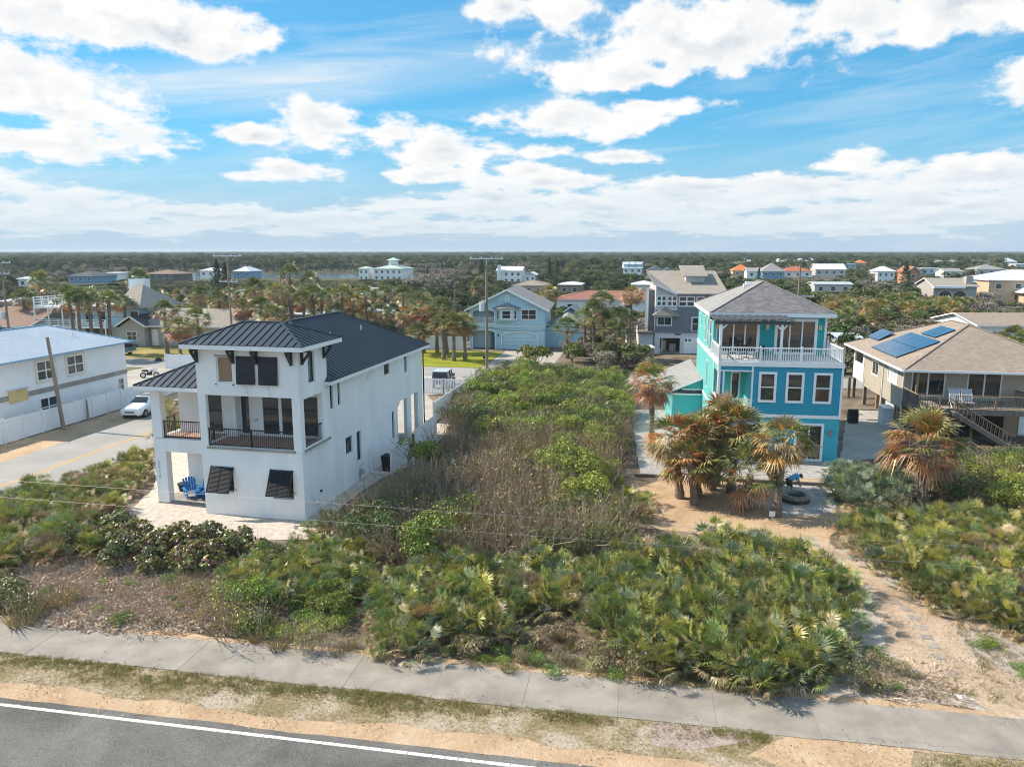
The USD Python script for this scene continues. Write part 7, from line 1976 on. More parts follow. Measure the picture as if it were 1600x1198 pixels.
LOOKS_LIKE = {'palmetto_green': 'deep green', 'palmetto_grey_green': 'bluish green', 'palmetto_olive': 'olive', 'palmetto_tall': 'long stalked green', 'palmetto_yellow': 'yellowish', 'palmetto_tan': 'tan fronded', 'palmetto_bright': 'bright yellow green', 'palmetto_silver': 'silvery', 'palmetto_silver_tall': 'tall stalked silvery',
              'shrub_yellow_green': 'yellow green', 'shrub_yellow_green_low': 'spreading yellow green', 'shrub_lime': 'lime green', 'shrub_mixed': 'dull green', 'shrub_olive': 'olive', 'shrub_dry': 'dry tan leaved', 'bare_shrub': 'grey brown', 'bare_shrub_tall': 'tall stemmed grey', 'bare_shrub_leafy': 'half leafy', 'bare_shrub_red': 'reddish brown', 'bunch_grass': 'grassy', 'sea_grape': 'mixed green', 'sea_grape_dark': 'dark leaved', 'weed_bright': 'bright green', 'weed_low': 'creeping green', 'shrub_dark': 'dark green'}


def plant(P, kinds, name, label, cat, group, s=(.85, 1.2), weights=None, seed=0, z=0.0, squash=None):
    r = np.random.default_rng(seed + 1000)
    P = np.asarray(P, float).reshape(-1, 2)
    if len(P) > 4:         # big clumps: say where in the clump and how it looks
        dist, side = np.hypot(P[:, 0], P[:, 1]), np.arctan2(P[:, 0], P[:, 1])
        rows, cols = (('front', 'middle', 'back'), ('left', 'centre', 'right'))
        if len(P) > 40:
            rows, cols = ('front row', 'second row', 'third row', 'back row'), ('far left', 'left', 'centre', 'right', 'far right')
        if len(P) > 100:
            rows, cols = ('front row', 'second row', 'third row', 'fourth row', 'fifth row', 'sixth row', 'back row'), ('far left', 'left', 'centre left', 'centre', 'centre right', 'right', 'far right')
        row = np.argsort(np.argsort(dist)) * len(rows) // len(P)
        col = np.zeros(len(P), int)
        for q in range(len(rows)):
            w_ = np.nonzero(row == q)[0]
            col[w_] = np.argsort(np.argsort(side[w_])) * len(cols) // max(1, len(w_))
    for i, (x, y) in enumerate(P):
        k = r.choice(len(kinds), p=weights)
        sc = r.uniform(*s)
        if len(P) > 4:
            size = 'low ' if sc < s[0] + .34 * (s[1] - s[0]) else ('tall ' if sc > s[0] + .67 * (s[1] - s[0]) else '')
            kn = kinds[k].rsplit('/', 1)[1]
            look = LOOKS_LIKE.get(kn, 'rusty' if 'rusty' in kn else ('green' if 'green' in kn else ''))
            lab0 = f"{size if not look.startswith('tall') else ''}{look} {label}, {rows[row[i]]} {cols[col[i]]}".strip()
        else:
            lab0 = label
        ITEMS.append((math.hypot(x, y), kinds[k], name, (x, y, z), r.uniform(0, 360), sc if squash is None else (sc, sc, sc * squash), lab0, cat, group))


# saw palmettos
R_MAIN = px((945, 1005), (1010, 1052), (1100, 1078), (1190, 1086), (1285, 1062), (1325, 1000), (1322, 930), (1270, 890), (1200, 868), (1110, 862), (1010, 885), (930, 905), (900, 960))
R_MID = px((590, 1015), (640, 1030), (740, 1010), (830, 990), (905, 960), (930, 905), (850, 890), (740, 905), (640, 905), (570, 940))
R_LM = px((330, 945), (420, 962), (520, 945), (590, 930), (600, 880), (520, 862), (440, 868), (370, 900))
R_L = px((-60, 800), (-60, 900), (0, 905), (90, 885), (160, 868), (150, 835), (110, 800), (60, 775), (0, 770))
R_LU = px((60, 782), (130, 815), (180, 798), (205, 772), (235, 748), (235, 716), (190, 728), (120, 752))
R_R = px((1290, 862), (1315, 898), (1370, 912), (1440, 948), (1520, 990), (1700, 1010), (1720, 830), (1500, 815), (1400, 822), (1320, 835))
R_RS = px((1298, 778), (1330, 800), (1400, 800), (1420, 775), (1380, 755), (1310, 745))
for ring, kinds, lab, g, gap, s, seed in ((R_MAIN, PALM_G, 'saw palmetto, big clump by the sandy path', 'saw palmettos in the big clump left of the sandy path', .86, (1.0, 1.4), 1),
                                          (R_MID, PALM_G + PALM_Y[:2], 'saw palmetto, middle roadside thicket', 'saw palmettos in the middle roadside thicket', .92, (.95, 1.3), 2),
                                          (R_LM, PALM_G, 'saw palmetto, slope below the white house', 'saw palmettos below the white house', .95, (.9, 1.2), 3),
                                          (R_L, PALM_G + PALM_Y[1:2], 'saw palmetto, dark left edge thicket', 'saw palmettos in the thicket at the left edge', 1.0, (1.0, 1.35), 4),
                                          (R_LU, PALM_Y + PALM_G[2:3], 'saw palmetto, strip beside the side street', 'saw palmettos between the side street and the white house', 1.05, (.9, 1.2), 5),
                                          (R_R, PALM_Y + PALM_G, 'saw palmetto, thicket right of the path', 'saw palmettos right of the sandy path', .95, (1.0, 1.35), 6),
                                          (R_RS, PALM_S, 'saw palmetto by the teal house corner', 'silvery saw palmettos by the teal house', 1.0, (1.1, 1.45), 7)):
    plant(free(fill(ring, gap, seed=seed)), kinds, 'saw_palmetto', lab, 'palmetto', g, s, None, seed)
plant(fill(px((960, 770), (1015, 790), (1035, 812), (985, 818), (950, 800)), 1.1, seed=8), PALM_Y, 'saw_palmetto', 'saw palmetto at the scrub edge beside the sandy yard', 'palmetto', 'saw palmettos at the scrub edge by the sandy yard', (.8, 1.1), None, 8)
plant(fill(px((450, 838), (520, 848), (560, 825), (500, 815)), 1.2, seed=9), PALM_Y + PALM_G, 'saw_palmetto', 'saw palmetto at the gravel corner of the white house', 'palmetto', 'saw palmettos at the gravel corner', (.8, 1.1), None, 9)
plant(fill(px((700, 640), (745, 655), (790, 600), (760, 590)), 2.2, seed=10), PALM_G, 'saw_palmetto', 'dark saw palmetto beside the rear vinyl fence', 'palmetto', 'saw palmettos beside the rear vinyl fence', (1.3, 1.6), None, 10)
plant(fill(px((165, 775), (190, 800), (150, 812)), 1.3, seed=12), PALM_Y, 'saw_palmetto', 'low saw palmetto at the edge of the shell gravel', 'palmetto', 'saw palmettos at the gravel edge', (.7, 1.0), None, 12)
plant(fill(px((248, 640), (300, 640), (300, 668), (250, 700)), 1.5, seed=13), PALM_Y, 'saw_palmetto', 'yellow green saw palmetto seen through the porch of the white house', 'palmetto', 'saw palmettos behind the porch', (1.0, 1.3), None, 13)
# the scrub lot
SCRUB = px((530, 848), (560, 800), (610, 760), (668, 715), (700, 670), (735, 632), (760, 600), (800, 585), (880, 580), (960, 585), (985, 635), (968, 705), (952, 765), (935, 805), (985, 850), (930, 890), (840, 885), (720, 895), (620, 885))
LEAFZ = Polygon(np.array(px((745, 640), (790, 590), (900, 582), (965, 600), (980, 690), (900, 690), (840, 660), (780, 690)))[:, :2])
LEAF2 = Polygon(np.array(px((600, 870), (700, 850), (780, 800), (850, 800), (960, 790), (1000, 850), (930, 890), (840, 880), (720, 892), (640, 885)))[:, :2])
P = free(fill(SCRUB, 1.02, seed=20))
nz = meshkit.fbm(np.column_stack([P * .16, np.full(len(P), 3.3)]), 3, 4)
inl, in2 = contains_xy(LEAFZ, P[:, 0], P[:, 1]), contains_xy(LEAF2, P[:, 0], P[:, 1])
inb = contains_xy(Polygon(np.array(px((500, 860), (560, 800), (640, 735), (735, 680), (800, 735), (850, 800), (890, 860), (860, 880), (720, 900), (620, 890)))[:, :2]), P[:, 0], P[:, 1])
pleaf = np.where(inb, .14, np.where(inl, .95, np.where(in2, .42, .5))) + (nz - .5) * 1.3
r_ = np.random.default_rng(21).uniform(size=len(P))
gl, gb = 'leafy shrubs in the overgrown lot between the houses', 'bare grey shrubs in the overgrown lot between the houses'
plant(P[r_ < pleaf], SH_Y + SH_D[1:] + SH_O[:1], 'leafy_shrub', 'leafy shrub in the overgrown lot', 'shrub', gl, (.55, 1.4), [.28, .18, .18, .24, .12], 22)
plant(P[r_ >= pleaf], BARE + SH_O, 'bare_shrub', 'twiggy shrub in the overgrown lot', 'shrub', gb, (.6, 1.2), [.24, .18, .2, .2, .1, .08], 23)
# sea grape in front of the white house
plant(free(fill(px((95, 842), (140, 880), (210, 900), (300, 902), (385, 886), (455, 880), (450, 862), (340, 852), (230, 846), (150, 828)), 1.25, seed=30)), GRAPE, 'sea_grape_bush', 'sea grape bush at the gravel edge', 'bush', 'sea grape bushes before the white house', (.55, 1.1), None, 30)
# right side scrub by the stilt house
plant(free(fill(px((1455, 770), (1480, 812), (1720, 830), (1720, 740), (1600, 720), (1500, 735)), 1.25, seed=31)), SH_O + BARE[2:3] + SH_Y[:1] + SH_D[:1], 'leafy_shrub', 'shrub before the beige stilt house stairs', 'shrub', 'shrubs before the beige stilt house', (.8, 1.1), None, 31)
plant(free(fill(px((1340, 800), (1440, 800), (1440, 822), (1350, 822)), 1.3, seed=32)), BARE + SH_O[1:], 'bare_shrub', 'twiggy shrub between the right palmettos', 'shrub', 'twiggy shrubs right of the patio', (.6, .9), None, 32)
plant(fill(px((1040, 858), (1110, 880), (1180, 915), (1120, 915), (1060, 890)), 1.5, seed=33), BARE, 'bare_shrub', 'grey twiggy shrub poking through the big palmetto clump', 'shrub', 'twiggy shrubs in the big palmetto clump', (.6, .8), None, 33)
# roadside slope
plant(free(fill(px((330, 985), (390, 1012), (410, 985), (380, 955)), .95, seed=40)), SH_B[:1] + SH_Y[2:], 'green_bush', 'bright green bush at the sidewalk edge', 'bush', 'bright green bushes at the sidewalk edge', (.8, 1.1), None, 40)
plant(free(fill(px((440, 985), (470, 1005), (530, 985), (560, 940), (500, 930), (450, 950)), 1.1, seed=41)), SH_Y[1:] + SH_B, 'green_bush', 'yellow green vine mound on the roadside slope', 'bush', 'yellow green vine mounds on the roadside slope', (.6, .8), None, 41)
plant(free(fill(px((165, 978), (190, 990), (215, 985), (195, 965)), .8, seed=42)), SH_B[:1], 'green_bush', 'small green weed clump, left sidewalk edge', 'bush', 'green weed clumps at the left sidewalk edge', (.6, .9), None, 42)
plant(free(fill(px((250, 900), (330, 985), (420, 1018), (600, 1030), (620, 1010), (560, 1010), (440, 985), (420, 960), (330, 940), (300, 880)), .8, seed=43)), [TUFT[2]] + BARE[2:3] + SH_O[1:] + SH_B[1:], 'dry_bush', 'dry bush on the roadside slope', 'bush', 'dry grassy bushes on the roadside slope', (.5, .85), [.5, .15, .2, .15], 43)
plant(free(fill(px((690, 1020), (760, 1048), (900, 1058), (1010, 1070), (960, 1010), (880, 985), (780, 1000)), .75, seed=44)), SH_O + SH_B + [TUFT[2]], 'low_bush', 'weed mound beside the sidewalk centre', 'bush', 'low weed mounds beside the sidewalk', (.4, .65), [.25, .25, .2, .1, .2], 44)
plant(free(fill(px((-40, 960), (60, 975), (70, 940), (0, 905)), 1.0, seed=45)), [TUFT[2]] + SH_O + SH_D[1:], 'dry_bush', 'rough bush at the sidewalk left end', 'bush', 'dark grassy bushes at the left edge', (.5, .8), None, 45)
plant([G(55, 958)[:2], G(95, 945)[:2], G(35, 975)[:2]], [TUFT[2]], 'bunch_grass', 'tall brown bunch grass at the left end of the sidewalk', 'grass clump', 'tall bunch grass clumps at the left', (1.2, 1.5), None, 46)
plant(free(fill(px((1250, 1070), (1330, 1085), (1420, 1078), (1440, 1050), (1380, 1030), (1300, 1045)), .75, seed=47)), SH_O + SH_B + [TUFT[2]], 'low_bush', 'weedy mound between sidewalk and path', 'bush', 'low weedy mounds left of the path end', (.35, .6), [.25, .2, .25, .2, .1], 47)
for ring, lab, seed in ((px((1372, 905), (1385, 920), (1425, 922), (1410, 908)), 'bright green ground weed patch right of the stepping stones', 48), (px((1452, 930), (1500, 955), (1515, 940), (1470, 920)), 'green ground weed patch under the right palmettos', 49), (px((1490, 995), (1530, 1015), (1565, 1010), (1530, 995)), 'green ground weed patch on the shell ground', 50),
                        (px((1320, 1020), (1345, 1035), (1400, 1032), (1360, 1012)), 'green ground weed patch left of the path bend', 51), (px((1510, 1040), (1530, 1050), (1535, 1042)), 'lone green weed on the pale shell ground', 52), (px((1555, 950), (1600, 985), (1640, 980), (1600, 945)), 'olive weed patch at the right edge', 53), (px((1580, 1040), (1620, 1070), (1640, 1050)), 'weed patch at the far right end of the sandy strip', 54), (px((1355, 930), (1375, 955), (1385, 945), (1370, 930)), 'weed patch in the palmetto shade beside the path', 55)):
    plant(free(fill(ring, .62, seed=seed)), SH_B, 'ground_weed', lab, 'weed', lab.replace('patch', 'patches', 1), (.4, .6), None, seed, squash=.6)
plant(free(fill(px((20, 940), (80, 905), (180, 885), (300, 905), (330, 940), (280, 980), (150, 972)), 1.35, seed=56)), SH_B + [TUFT[2]] + SH_O[1:], 'low_bush', 'small weed in the dead brush on the left slope', 'bush', 'small weeds in the dead brush on the left slope', (.3, .6), [.2, .3, .3, .2], 56)
# cabbage palms: (crown x, crown y, trunk foot x, y, kind, label)
PL = [(1213, 692, 1213, 806, 0, 'single cabbage palm with brown skirt beside the fire pit'), (1008, 600, 1017, 705, 1, 'tall cabbage palm at the scrub edge left of the teal annex'), (1437, 700, 1441, 790, 2, 'big rusty crowned cabbage palm before the beige stilt house'),
      (1100, 690, 1112, 765, 0, 'leaning cabbage palm at the back of the palm cluster by the teal house'), (1080, 700, 1090, 775, 3, 'cabbage palm at the left of the cluster by the teal house'), (1055, 690, 1062, 778, 2, 'leaning cabbage palm at the far left of the cluster by the teal house'), (1112, 662, 1118, 758, 2, 'highest cabbage palm at the back of the cluster by the teal house'), (1140, 680, 1142, 770, 2, 'cabbage palm at the upper right of the cluster by the teal house'), (1072, 728, 1085, 788, 2, 'low drooping cabbage palm at the front left of the cluster'), (1168, 738, 1165, 796, 1, 'bright green low cabbage palm at the right of the cluster')]
SP = [(38, 467, 42, 535, 'palm leaning left at the left end of the row'), (65, 443, 68, 530, 'tall palm behind the left pole'), (108, 466, 121, 560, 'first palm of the row before the balcony house'), (126, 470, 130, 562, 'second palm of the row before the balcony house'), (143, 470, 147, 560, 'third palm of the row before the balcony house'), (163, 474, 163, 552, 'fourth palm of the row before the balcony house'), (174, 472, 174, 553, 'fifth palm of the row before the balcony house'), (201, 475, 202, 540, 'palm over the ranch gable'),
      (222, 440, 226, 530, 'tall palm above the ranch roof'), (232, 462, 232, 530, 'bushy palm above the ranch roof'), (258, 487, 262, 552, 'palm in front of the ranch roof'), (283, 515, 284, 570, 'scruffy tan palm at the street edge by the black roof'), (310, 500, 312, 556, 'palm in front of the ranch right end'), (300, 522, 300, 562, 'small palm beside the scruffy one'),
      (252, 466, 252, 528, 'dark palm behind the ranch roof'), (345, 470, 345, 535, 'palm in the thicket left of the light pole'), (320, 462, 320, 530, 'dark palm in the thicket behind the ranch'), (385, 482, 385, 540, 'rusty palm right of the light pole'), (405, 452, 405, 535, 'palm high behind the black roof at left'), (408, 478, 408, 545, 'palm close behind the tower roof'), (432, 462, 432, 540, 'rusty palm behind the slim pole'), (430, 490, 430, 548, 'yellow palm low behind the slim pole'),
      (458, 432, 458, 520, 'tall dark palm above the lagoon end'), (490, 442, 490, 520, 'tall dark palm right of the lagoon pole'), (455, 462, 455, 530, 'palm right of the slim pole'), (478, 470, 478, 540, 'palm before the low white building, left'), (492, 462, 493, 540, 'palm before the low white building, middle'), (503, 468, 503, 535, 'palm before the low white building, right'), (535, 462, 535, 540, 'bushy palm above the black ridge'), (552, 475, 552, 535, 'short rusty palm right of the black ridge'), (573, 462, 575, 530, 'palm before the white gabled roof'), (596, 490, 596, 540, 'low palm below the transformer pole'),
      (606, 460, 606, 525, 'slim palm right of the transformer pole'), (629, 461, 629, 530, 'tall palm before the bare trees'), (658, 472, 658, 525, 'round palm among the bare trees'), (640, 492, 640, 550, 'rusty palm at the right of the white roof'), (662, 492, 662, 552, 'rusty palm in the middle thicket, left'), (683, 484, 683, 550, 'yellow palm in the middle thicket'), (698, 480, 698, 552, 'yellow palm in the middle thicket, upper right'), (655, 520, 655, 555, 'low bright palm by the black eave end'), (693, 508, 693, 562, 'palm at the left of the lawn trio'), (709, 508, 709, 564, 'palm in the middle of the lawn trio'), (727, 508, 727, 562, 'rusty palm at the right of the lawn trio'),
      (752, 448, 752, 510, 'palm behind the tall brown pole'), (862, 460, 862, 520, 'rusty palm right of the light blue roof'), (882, 512, 886, 560, 'stout palm before the white slatted fence'), (926, 488, 928, 560, 'tall palm in the centre trio, left'), (943, 474, 942, 560, 'tall palm in the centre trio, middle'), (912, 500, 914, 556, 'palm at the back of the centre trio'), (966, 498, 966, 562, 'dark palm in the centre trio, right'), (980, 463, 982, 530, 'rusty round palm above the stairs'), (960, 520, 960, 566, 'short palm by the grey house stairs')]
for cx, cy, fx, fy, k, lab in PL:
    o = G(fx, fy); R = ray(cx, cy); h = CAM_H + R[2] * (o[1] / R[1])
    f_ = 1.05 if 'cluster' in lab else (1.35 if 'big rusty' in lab else 1.0)
    kp, zs = sabal(h / f_, 0 if k != 1 or 'bright' not in lab else 1)
    copy_of(kp, 'cabbage_palm', o, rng.uniform(0, 360), np.array([1.06, 1.06, min(zs, 1.15)]) * f_, lab, 'palm')
for n_, (cx, cy, fx, fy, lab) in enumerate(SP):
    o = G(fx, fy); R = ray(cx, cy); h = CAM_H + R[2] * (o[1] / R[1])
    k = 1
    if 'rusty' in lab or 'tan' in lab: k = 0
    kp, zs = sabal(h, k)
    copy_of(kp, 'cabbage_palm', o, rng.uniform(0, 360), (1.2, 1.2, zs), lab, 'palm')
# conifers and other trees that stand out
for x, yt, yb, k, s, lab in ((858, 403, 445, 0, .8, 'slim dark cypress, left of the pair in the centre distance'), (870, 405, 447, 1, .75, 'broader dark cypress, right of the pair in the centre distance'), (752, 401, 446, 1, .8, 'dark conifer behind the tall brown pole'), (668, 416, 442, 0, .8, 'dark conifer in the woods left of the tall pole'), (691, 408, 432, 0, .9, 'dark conifer left of the tall pole, further back'), (290, 409, 432, 0, .9, 'dark pointed conifer at far left'), (282, 415, 432, 0, .8, 'small dark conifer beside the pointed one'),
                             (342, 405, 470, 1, .7, 'tall dark conifer left of the street light pole'), (355, 410, 475, 1, .75, 'dense dark conifer at the street light pole'), (1185, 418, 446, 1, .7, 'dark cypress in front of the cream house'), (1412, 410, 470, 1, .8, 'large dark cypress in the right distance'), (1425, 405, 430, 0, .9, 'slim conifer behind the red tiled tower'), (385, 440, 490, 1, .9, 'dark leafy tree right of the street light pole')):
    o = G(x, yb); R = ray(x, yt); h = CAM_H + R[2] * (o[1] / R[1]); H0 = (13.0, 11.0)[k]
    copy_of(CON[k], 'conifer', o, rng.uniform(0, 360), (h / H0 * s * 1.2, h / H0 * s * 1.2, h / H0), lab, 'tree')
for x, yb, k, s, lab in ((840, 572, 1, .75, 'spreading green tree before the arched garage'), (1005, 470, 2, 1.0, 'pale bare tree left of the grey house'), (705, 455, 2, 2.0, 'grey bare tree mass left of the tall pole'), (665, 458, 2, 1.8, 'grey bare tree, left part of the bare grove'), (740, 456, 2, 1.5, 'grey bare tree behind the tall pole'), (690, 475, 2, 1.7, 'grey bare tree at the front of the bare grove'), (640, 462, 2, 1.4, 'bare tree at the left end of the bare grove')):
    copy_of(TREES[k], 'broad_tree', G(x, yb), rng.uniform(0, 360), s, lab, 'tree')
# date palm and palms at the right
for x, yc, yb, lab in ((1545, 438, 462, 'feathery palm before the peach house'), (1578, 528, 580, 'palm behind the beige stilt house roof, right'), (1596, 535, 590, 'palm at the right edge above the tan roof'), (1598, 612, 650, 'palm frond crown at the right end of the deck')):
    o = G(x, yb); R = ray(x, yc); h = CAM_H + R[2] * (o[1] / R[1])
    kp, zs = sabal(max(h, .8), 1)
    copy_of(kp, 'cabbage_palm', o, rng.uniform(0, 360), (1.1, 1.1, zs), lab, 'palm')
P = fill(px((1295, 530), (1345, 530), (1430, 514), (1500, 512), (1520, 500), (1480, 492), (1420, 482), (1330, 484), (1290, 495)), 3.3, seed=60)
P = free(P)
plant(P, [SABAL[h_, q_] for h_ in SABAL_H[:3] for q_ in (0, 1)], 'cabbage_palm', 'palm in the thicket behind the solar roof', 'palm', 'palms in the thicket behind the solar roof', (.9, 1.35), None, 60)
P = fill(px((200, 520), (345, 520), (660, 535), (680, 505), (640, 480), (420, 478), (330, 478), (240, 500)), 4.6, seed=61)
plant(free(P), [SABAL[h_, q_] for h_ in SABAL_H[1:5] for q_ in (1, 1, 0, 1)], 'cabbage_palm', 'palm in the grove behind the black roof', 'palm', 'palms in the grove behind the black roofed house', (.8, 1.15), None, 61)

# nearest 300 of each name are things, the rest of that name one stuff object
CAP = {}
by = {}
for it in ITEMS:
    by.setdefault(it[2], []).append(it)
for nm, lst in by.items():
    lst.sort(key=lambda t: t[0])
    same = {}
    for it in lst[:300]:
        same.setdefault(it[6], []).append(it)
    nth = {}
    for lab, its in same.items():
        if 1 < len(its) < 10 and len(lab.split()) < 14:
            its = sorted(its, key=lambda t: math.atan2(t[3][0], t[3][1]))
            for q, it in enumerate(its):
                nth[id(it)] = (('left one', 'right one'), ('left one', 'middle one', 'right one'), ('leftmost', 'left middle', 'right middle', 'rightmost'))[len(its) - 2][q] if len(its) < 5 else ('first', 'second', 'third', 'fourth', 'fifth', 'sixth', 'seventh', 'eighth', 'ninth')[q] + ' from left'
    for it in lst[:300]:
        d, kp, name, loc, yaw, sc, lab, cat, grp = it
        if id(it) in nth:
            lab = f'{lab}, {nth[id(it)]}'
        copy_of(kp, name, loc, yaw, sc, lab, cat, grp)
    rest = lst[300:]
    if rest:
        ks = sorted({t[1] for t in rest})
        scatter(nm + '_mass', ks, [t[3] for t in rest], [math.radians(t[4]) for t in rest], [t[5] if np.ndim(t[5]) else (t[5],) * 3 for t in rest], [ks.index(t[1]) for t in rest], label='further plants of the same kind growing in one mass', cat='plants')

# -------- uncountable growth
def dots(ring, n, seed):
    po = Polygon(np.asarray(ring)[:, :2]).buffer(0); r = np.random.default_rng(seed)
    x0, y0, x1, y1 = po.bounds
    p = np.column_stack([r.uniform(x0, x1, n * 3), r.uniform(y0, y1, n * 3)])
    return p[contains_xy(po, p[:, 0], p[:, 1])][:n]


r = np.random.default_rng(90)
P = np.vstack([np.column_stack([r.uniform(-34, 4, 5200), 20.95 - np.abs(r.normal(0, .62, 5200))]), np.column_stack([r.uniform(8, 26, 1200), 20.3 + r.normal(0, .35, 1200)])])
P = P[(P[:, 1] > 19.35) & (P[:, 1] < 20.95)]
nz = meshkit.fbm(np.column_stack([P * [.5, 1.3], np.full(len(P), 1.7)]), 3, 8)
P = P[nz + (P[:, 1] - 20.1) * .22 > r.uniform(.42, .68, len(P))]
Q = np.array([S(a, b) for a, b in P])
scatter('verge_grass', TUFT[:2], Q, r.uniform(0, 6.28, len(Q)), r.uniform(.5, 1.15, len(Q)), r.integers(0, 2, len(Q)), label='short dry grass tufts on the verge along the highway', cat='grass')
P = np.vstack([dots(px((1290, 1000), (1330, 1090), (1500, 1090), (1600, 1105), (1650, 1020), (1500, 935), (1400, 915), (1420, 960), (1440, 1020), (1380, 1040)), 420, 91), dots(R_MAIN, 120, 92), dots(px((690, 1020), (1010, 1072), (1240, 1090), (1240, 1075), (900, 1030)), 350, 93)])
P = free(P); Q = np.column_stack([P, np.zeros(len(P))])
scatter('ground_grass', TUFT[:2], Q, r.uniform(0, 6.28, len(Q)), r.uniform(.5, 1.3, len(Q)), r.integers(0, 2, len(Q)), label='thin grass scattered over the shell ground', cat='grass')
P = free(np.vstack([dots(px((40, 960), (60, 880), (190, 868), (310, 890), (330, 930), (260, 985), (150, 978)), 420, 94), dots(px((1290, 1030), (1330, 1088), (1480, 1090), (1470, 1040), (1400, 1050)), 14, 95)])); Q = np.column_stack([P, np.zeros(len(P))])
scatter('dead_brush', BRUSH, Q, r.uniform(0, 6.28, len(Q)), r.uniform(.45, .95, len(Q)), np.zeros(len(Q), int), label='pale dead brush and fallen fronds spread over the slope', cat='dead brush')

P = free(dots(px((40, 960), (60, 880), (190, 868), (310, 890), (340, 940), (300, 990), (150, 978)), 260, 97)); Q = np.column_stack([P, np.zeros(len(P))])
scatter('fallen_leaves', LITTER[:1], Q, r.uniform(0, 6.28, len(Q)), r.uniform(.6, 1.2, len(Q)), np.zeros(len(Q), int), label='pale dead leaves strewn over the left slope', cat='leaf litter')
P = np.vstack([dots(px((950, 800), (1050, 750), (1330, 780), (1300, 870), (1220, 850)), 70, 98), dots(px((1270, 850), (1300, 860), (1440, 960), (1600, 960), (1640, 1090), (1330, 1090), (1420, 1040)), 260, 99), np.array([S(a, b)[:2] for a, b in zip(r.uniform(-32, 24, 240), r.uniform(18.7, 21.0, 240))]), np.array([S(a, b)[:2] for a, b in zip(r.uniform(-32, 24, 60), 22.9 + r.normal(0, .15, 60))])])
Q = np.column_stack([P, np.full(len(P), .01)])
scatter('ground_litter', LITTER[1:], Q, r.uniform(0, 6.28, len(Q)), r.uniform(.4, 1.1, len(Q)), np.zeros(len(Q), int), label='small dry bits scattered over sand, verge and path', cat='leaf litter')

# -------- woods to the horizon: density follows the land
HOLES = [Polygon([S(*c)[:2] for c in q]) for q in (((-140, 76), (60, 76), (60, 88.5), (-140, 88.5)), ((-36, 88), (-19, 88), (-19, 106), (-36, 106)), ((-86, 88), (-50, 88), (-50, 104), (-86, 104)), ((-140, 0), (120, 0), (120, 80), (-140, 80)), ((-20, 86), (-10, 86), (-10, 105), (-20, 105)), ((0, 80), (16, 80), (16, 104), (0, 104)))]
HOLES.append(Polygon([(-225, 330), (-80, 340), (-34, 380), (-30, 430), (-90, 478), (-225, 482)]))
LOW = [Polygon([(-215, 395), (-36, 415), (-22, 255), (-130, 235)])]
for pr in stage.GetPrimAtPath('/World').GetChildren():
    if pr.GetCustomDataByKey('category') == 'house':
        bb = UsdGeom.BBoxCache(Usd.TimeCode.Default(), ['default']).ComputeWorldBound(pr).ComputeAlignedRange()
        a, b = bb.GetMin(), bb.GetMax()
        if a[1] > 80:
            k = 2.0 + .008 * a[1]
            if a[1] > 190:
                LOW.append(Polygon([(a[0] - 3, a[1]), (b[0] + 3, a[1]), ((b[0] + 3) * .72, a[1] * .72), ((a[0] - 3) * .72, a[1] * .72)]))
            HOLES.append(sbox(a[0] - 1.5, a[1] - k * (1.6 if a[1] > 250 else 1), b[0] + 1.5, b[1] + 1))
HU = unary_union(HOLES); prepare(HU)
LU = unary_union([q.buffer(0) for q in LOW]); prepare(LU)


def band(y0, y1, gap, seed):
    rr = np.random.default_rng(seed)
    n = int(.74 * (y1 ** 2 - y0 ** 2) / gap ** 2)
    y = np.sqrt(rr.uniform(y0 ** 2, y1 ** 2, n)); x = y * rr.uniform(-.76, .76, n)
    p = np.column_stack([x, y])
    return p[~contains_xy(HU, x, y)]


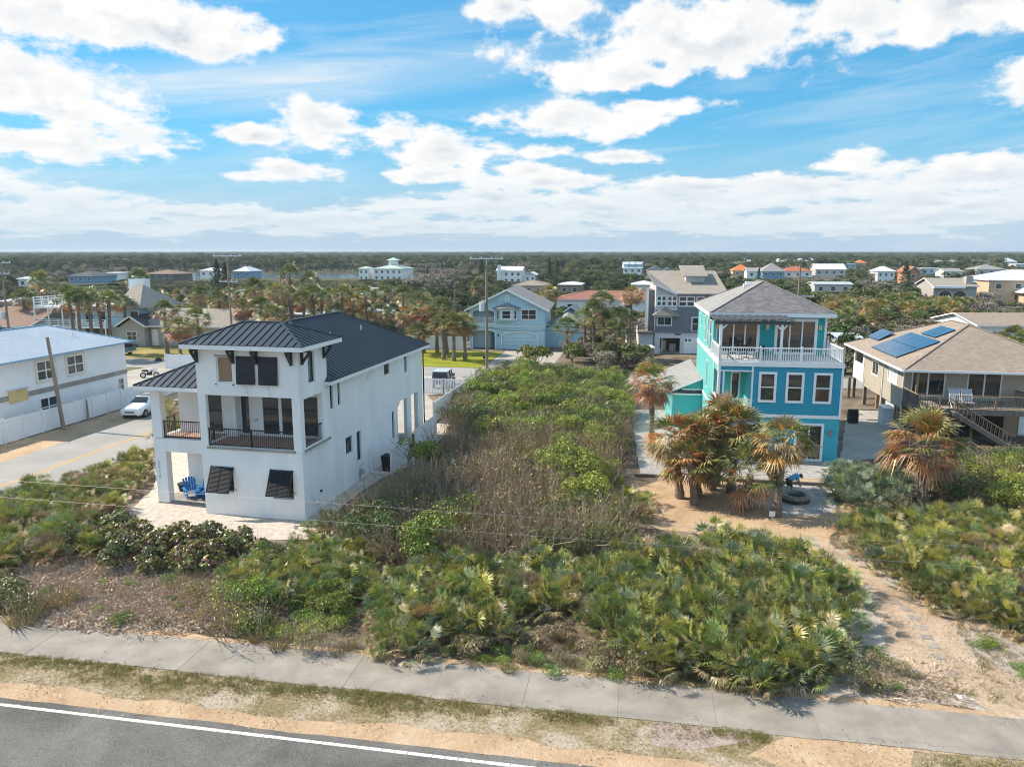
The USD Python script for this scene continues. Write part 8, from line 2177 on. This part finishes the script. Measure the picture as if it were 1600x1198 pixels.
WP, WS, WK = [], [], []
rr = np.random.default_rng(95)
for y0, y1, gap, s0, tall in ((82, 150, 2.6, .6, 0), (150, 260, 3.6, .78, 0), (260, 480, 5.4, .9, 0), (480, 900, 9.0, 1.45, 1), (900, 1700, 14, 2.0, 1), (1700, 4200, 27, 3.2, 1)):
    p = band(y0, y1, gap, int(y0))
    nz = meshkit.fbm(np.column_stack([p / (45 + .12 * y0), np.full(len(p), 5.1)]), 3, 9)
    n2 = meshkit.fbm(np.column_stack([p / (18 + .05 * y0), np.full(len(p), 2.1)]), 2, 19)
    k = np.where(nz < .40, 0, np.where(nz < .52, 1, np.where(nz < .60, 3, 2)))
    k = np.where(rr.uniform(size=len(p)) < .35, rr.choice([0, 1, 3, 5], len(p)), k)
    left = p[:, 0] < -.05 * p[:, 1]
    k = np.where((k == 1) & left & (rr.uniform(size=len(p)) < .5), 3, k)
    if tall:
        far = rr.uniform(size=len(p)) < (.55 if y0 > 400 else .1)
        k = np.where(far, rr.choice([0, 5, 4, 0], len(p)), k)
    s = s0 * rr.uniform(.7, 1.25, len(p)) * (.75 + .5 * n2)
    hz = np.where(p[:, 1] > 600, 1.0, 1.0) * np.where(k == 4, .62, 1.0)
    if y0 >= 1700:
        hz = hz * .52
    if 800 < y0 < 1000:
        hz = hz * .72
    lowz = np.where(contains_xy(LU, p[:, 0], p[:, 1]), np.clip(1.5 / (s * 4.2), .25, 1), 1.0)
    k = np.where((lowz < 1) & (k == 4), 1, k)
    hz = hz * lowz
    WP.append(np.column_stack([p, np.zeros(len(p))])); WS.append(np.column_stack([s, s, s * hz])); WK.append(k)
WP, WS, WK = np.vstack(WP), np.vstack(WS), np.concatenate(WK)
scatter('far_woods', TREES, WP, rr.uniform(0, 6.28, len(WP)), WS, WK, label='scrub and woods stretching away to the horizon', cat='woods')
# ------------------------------------------------------------------ air
hz_m = usdkit.material(stage, '/World/Looks/haze_air', {'v': ('principled_volume', {'color': (0.72, 0.85, 0.98), 'density': HAZE, 'anisotropy': 0.2})}, [], volume='v.volume')
top('haze', MB().box(-4300, 4300, -900, 5200, -1.3, 20.5), hz_m, kind='stuff')
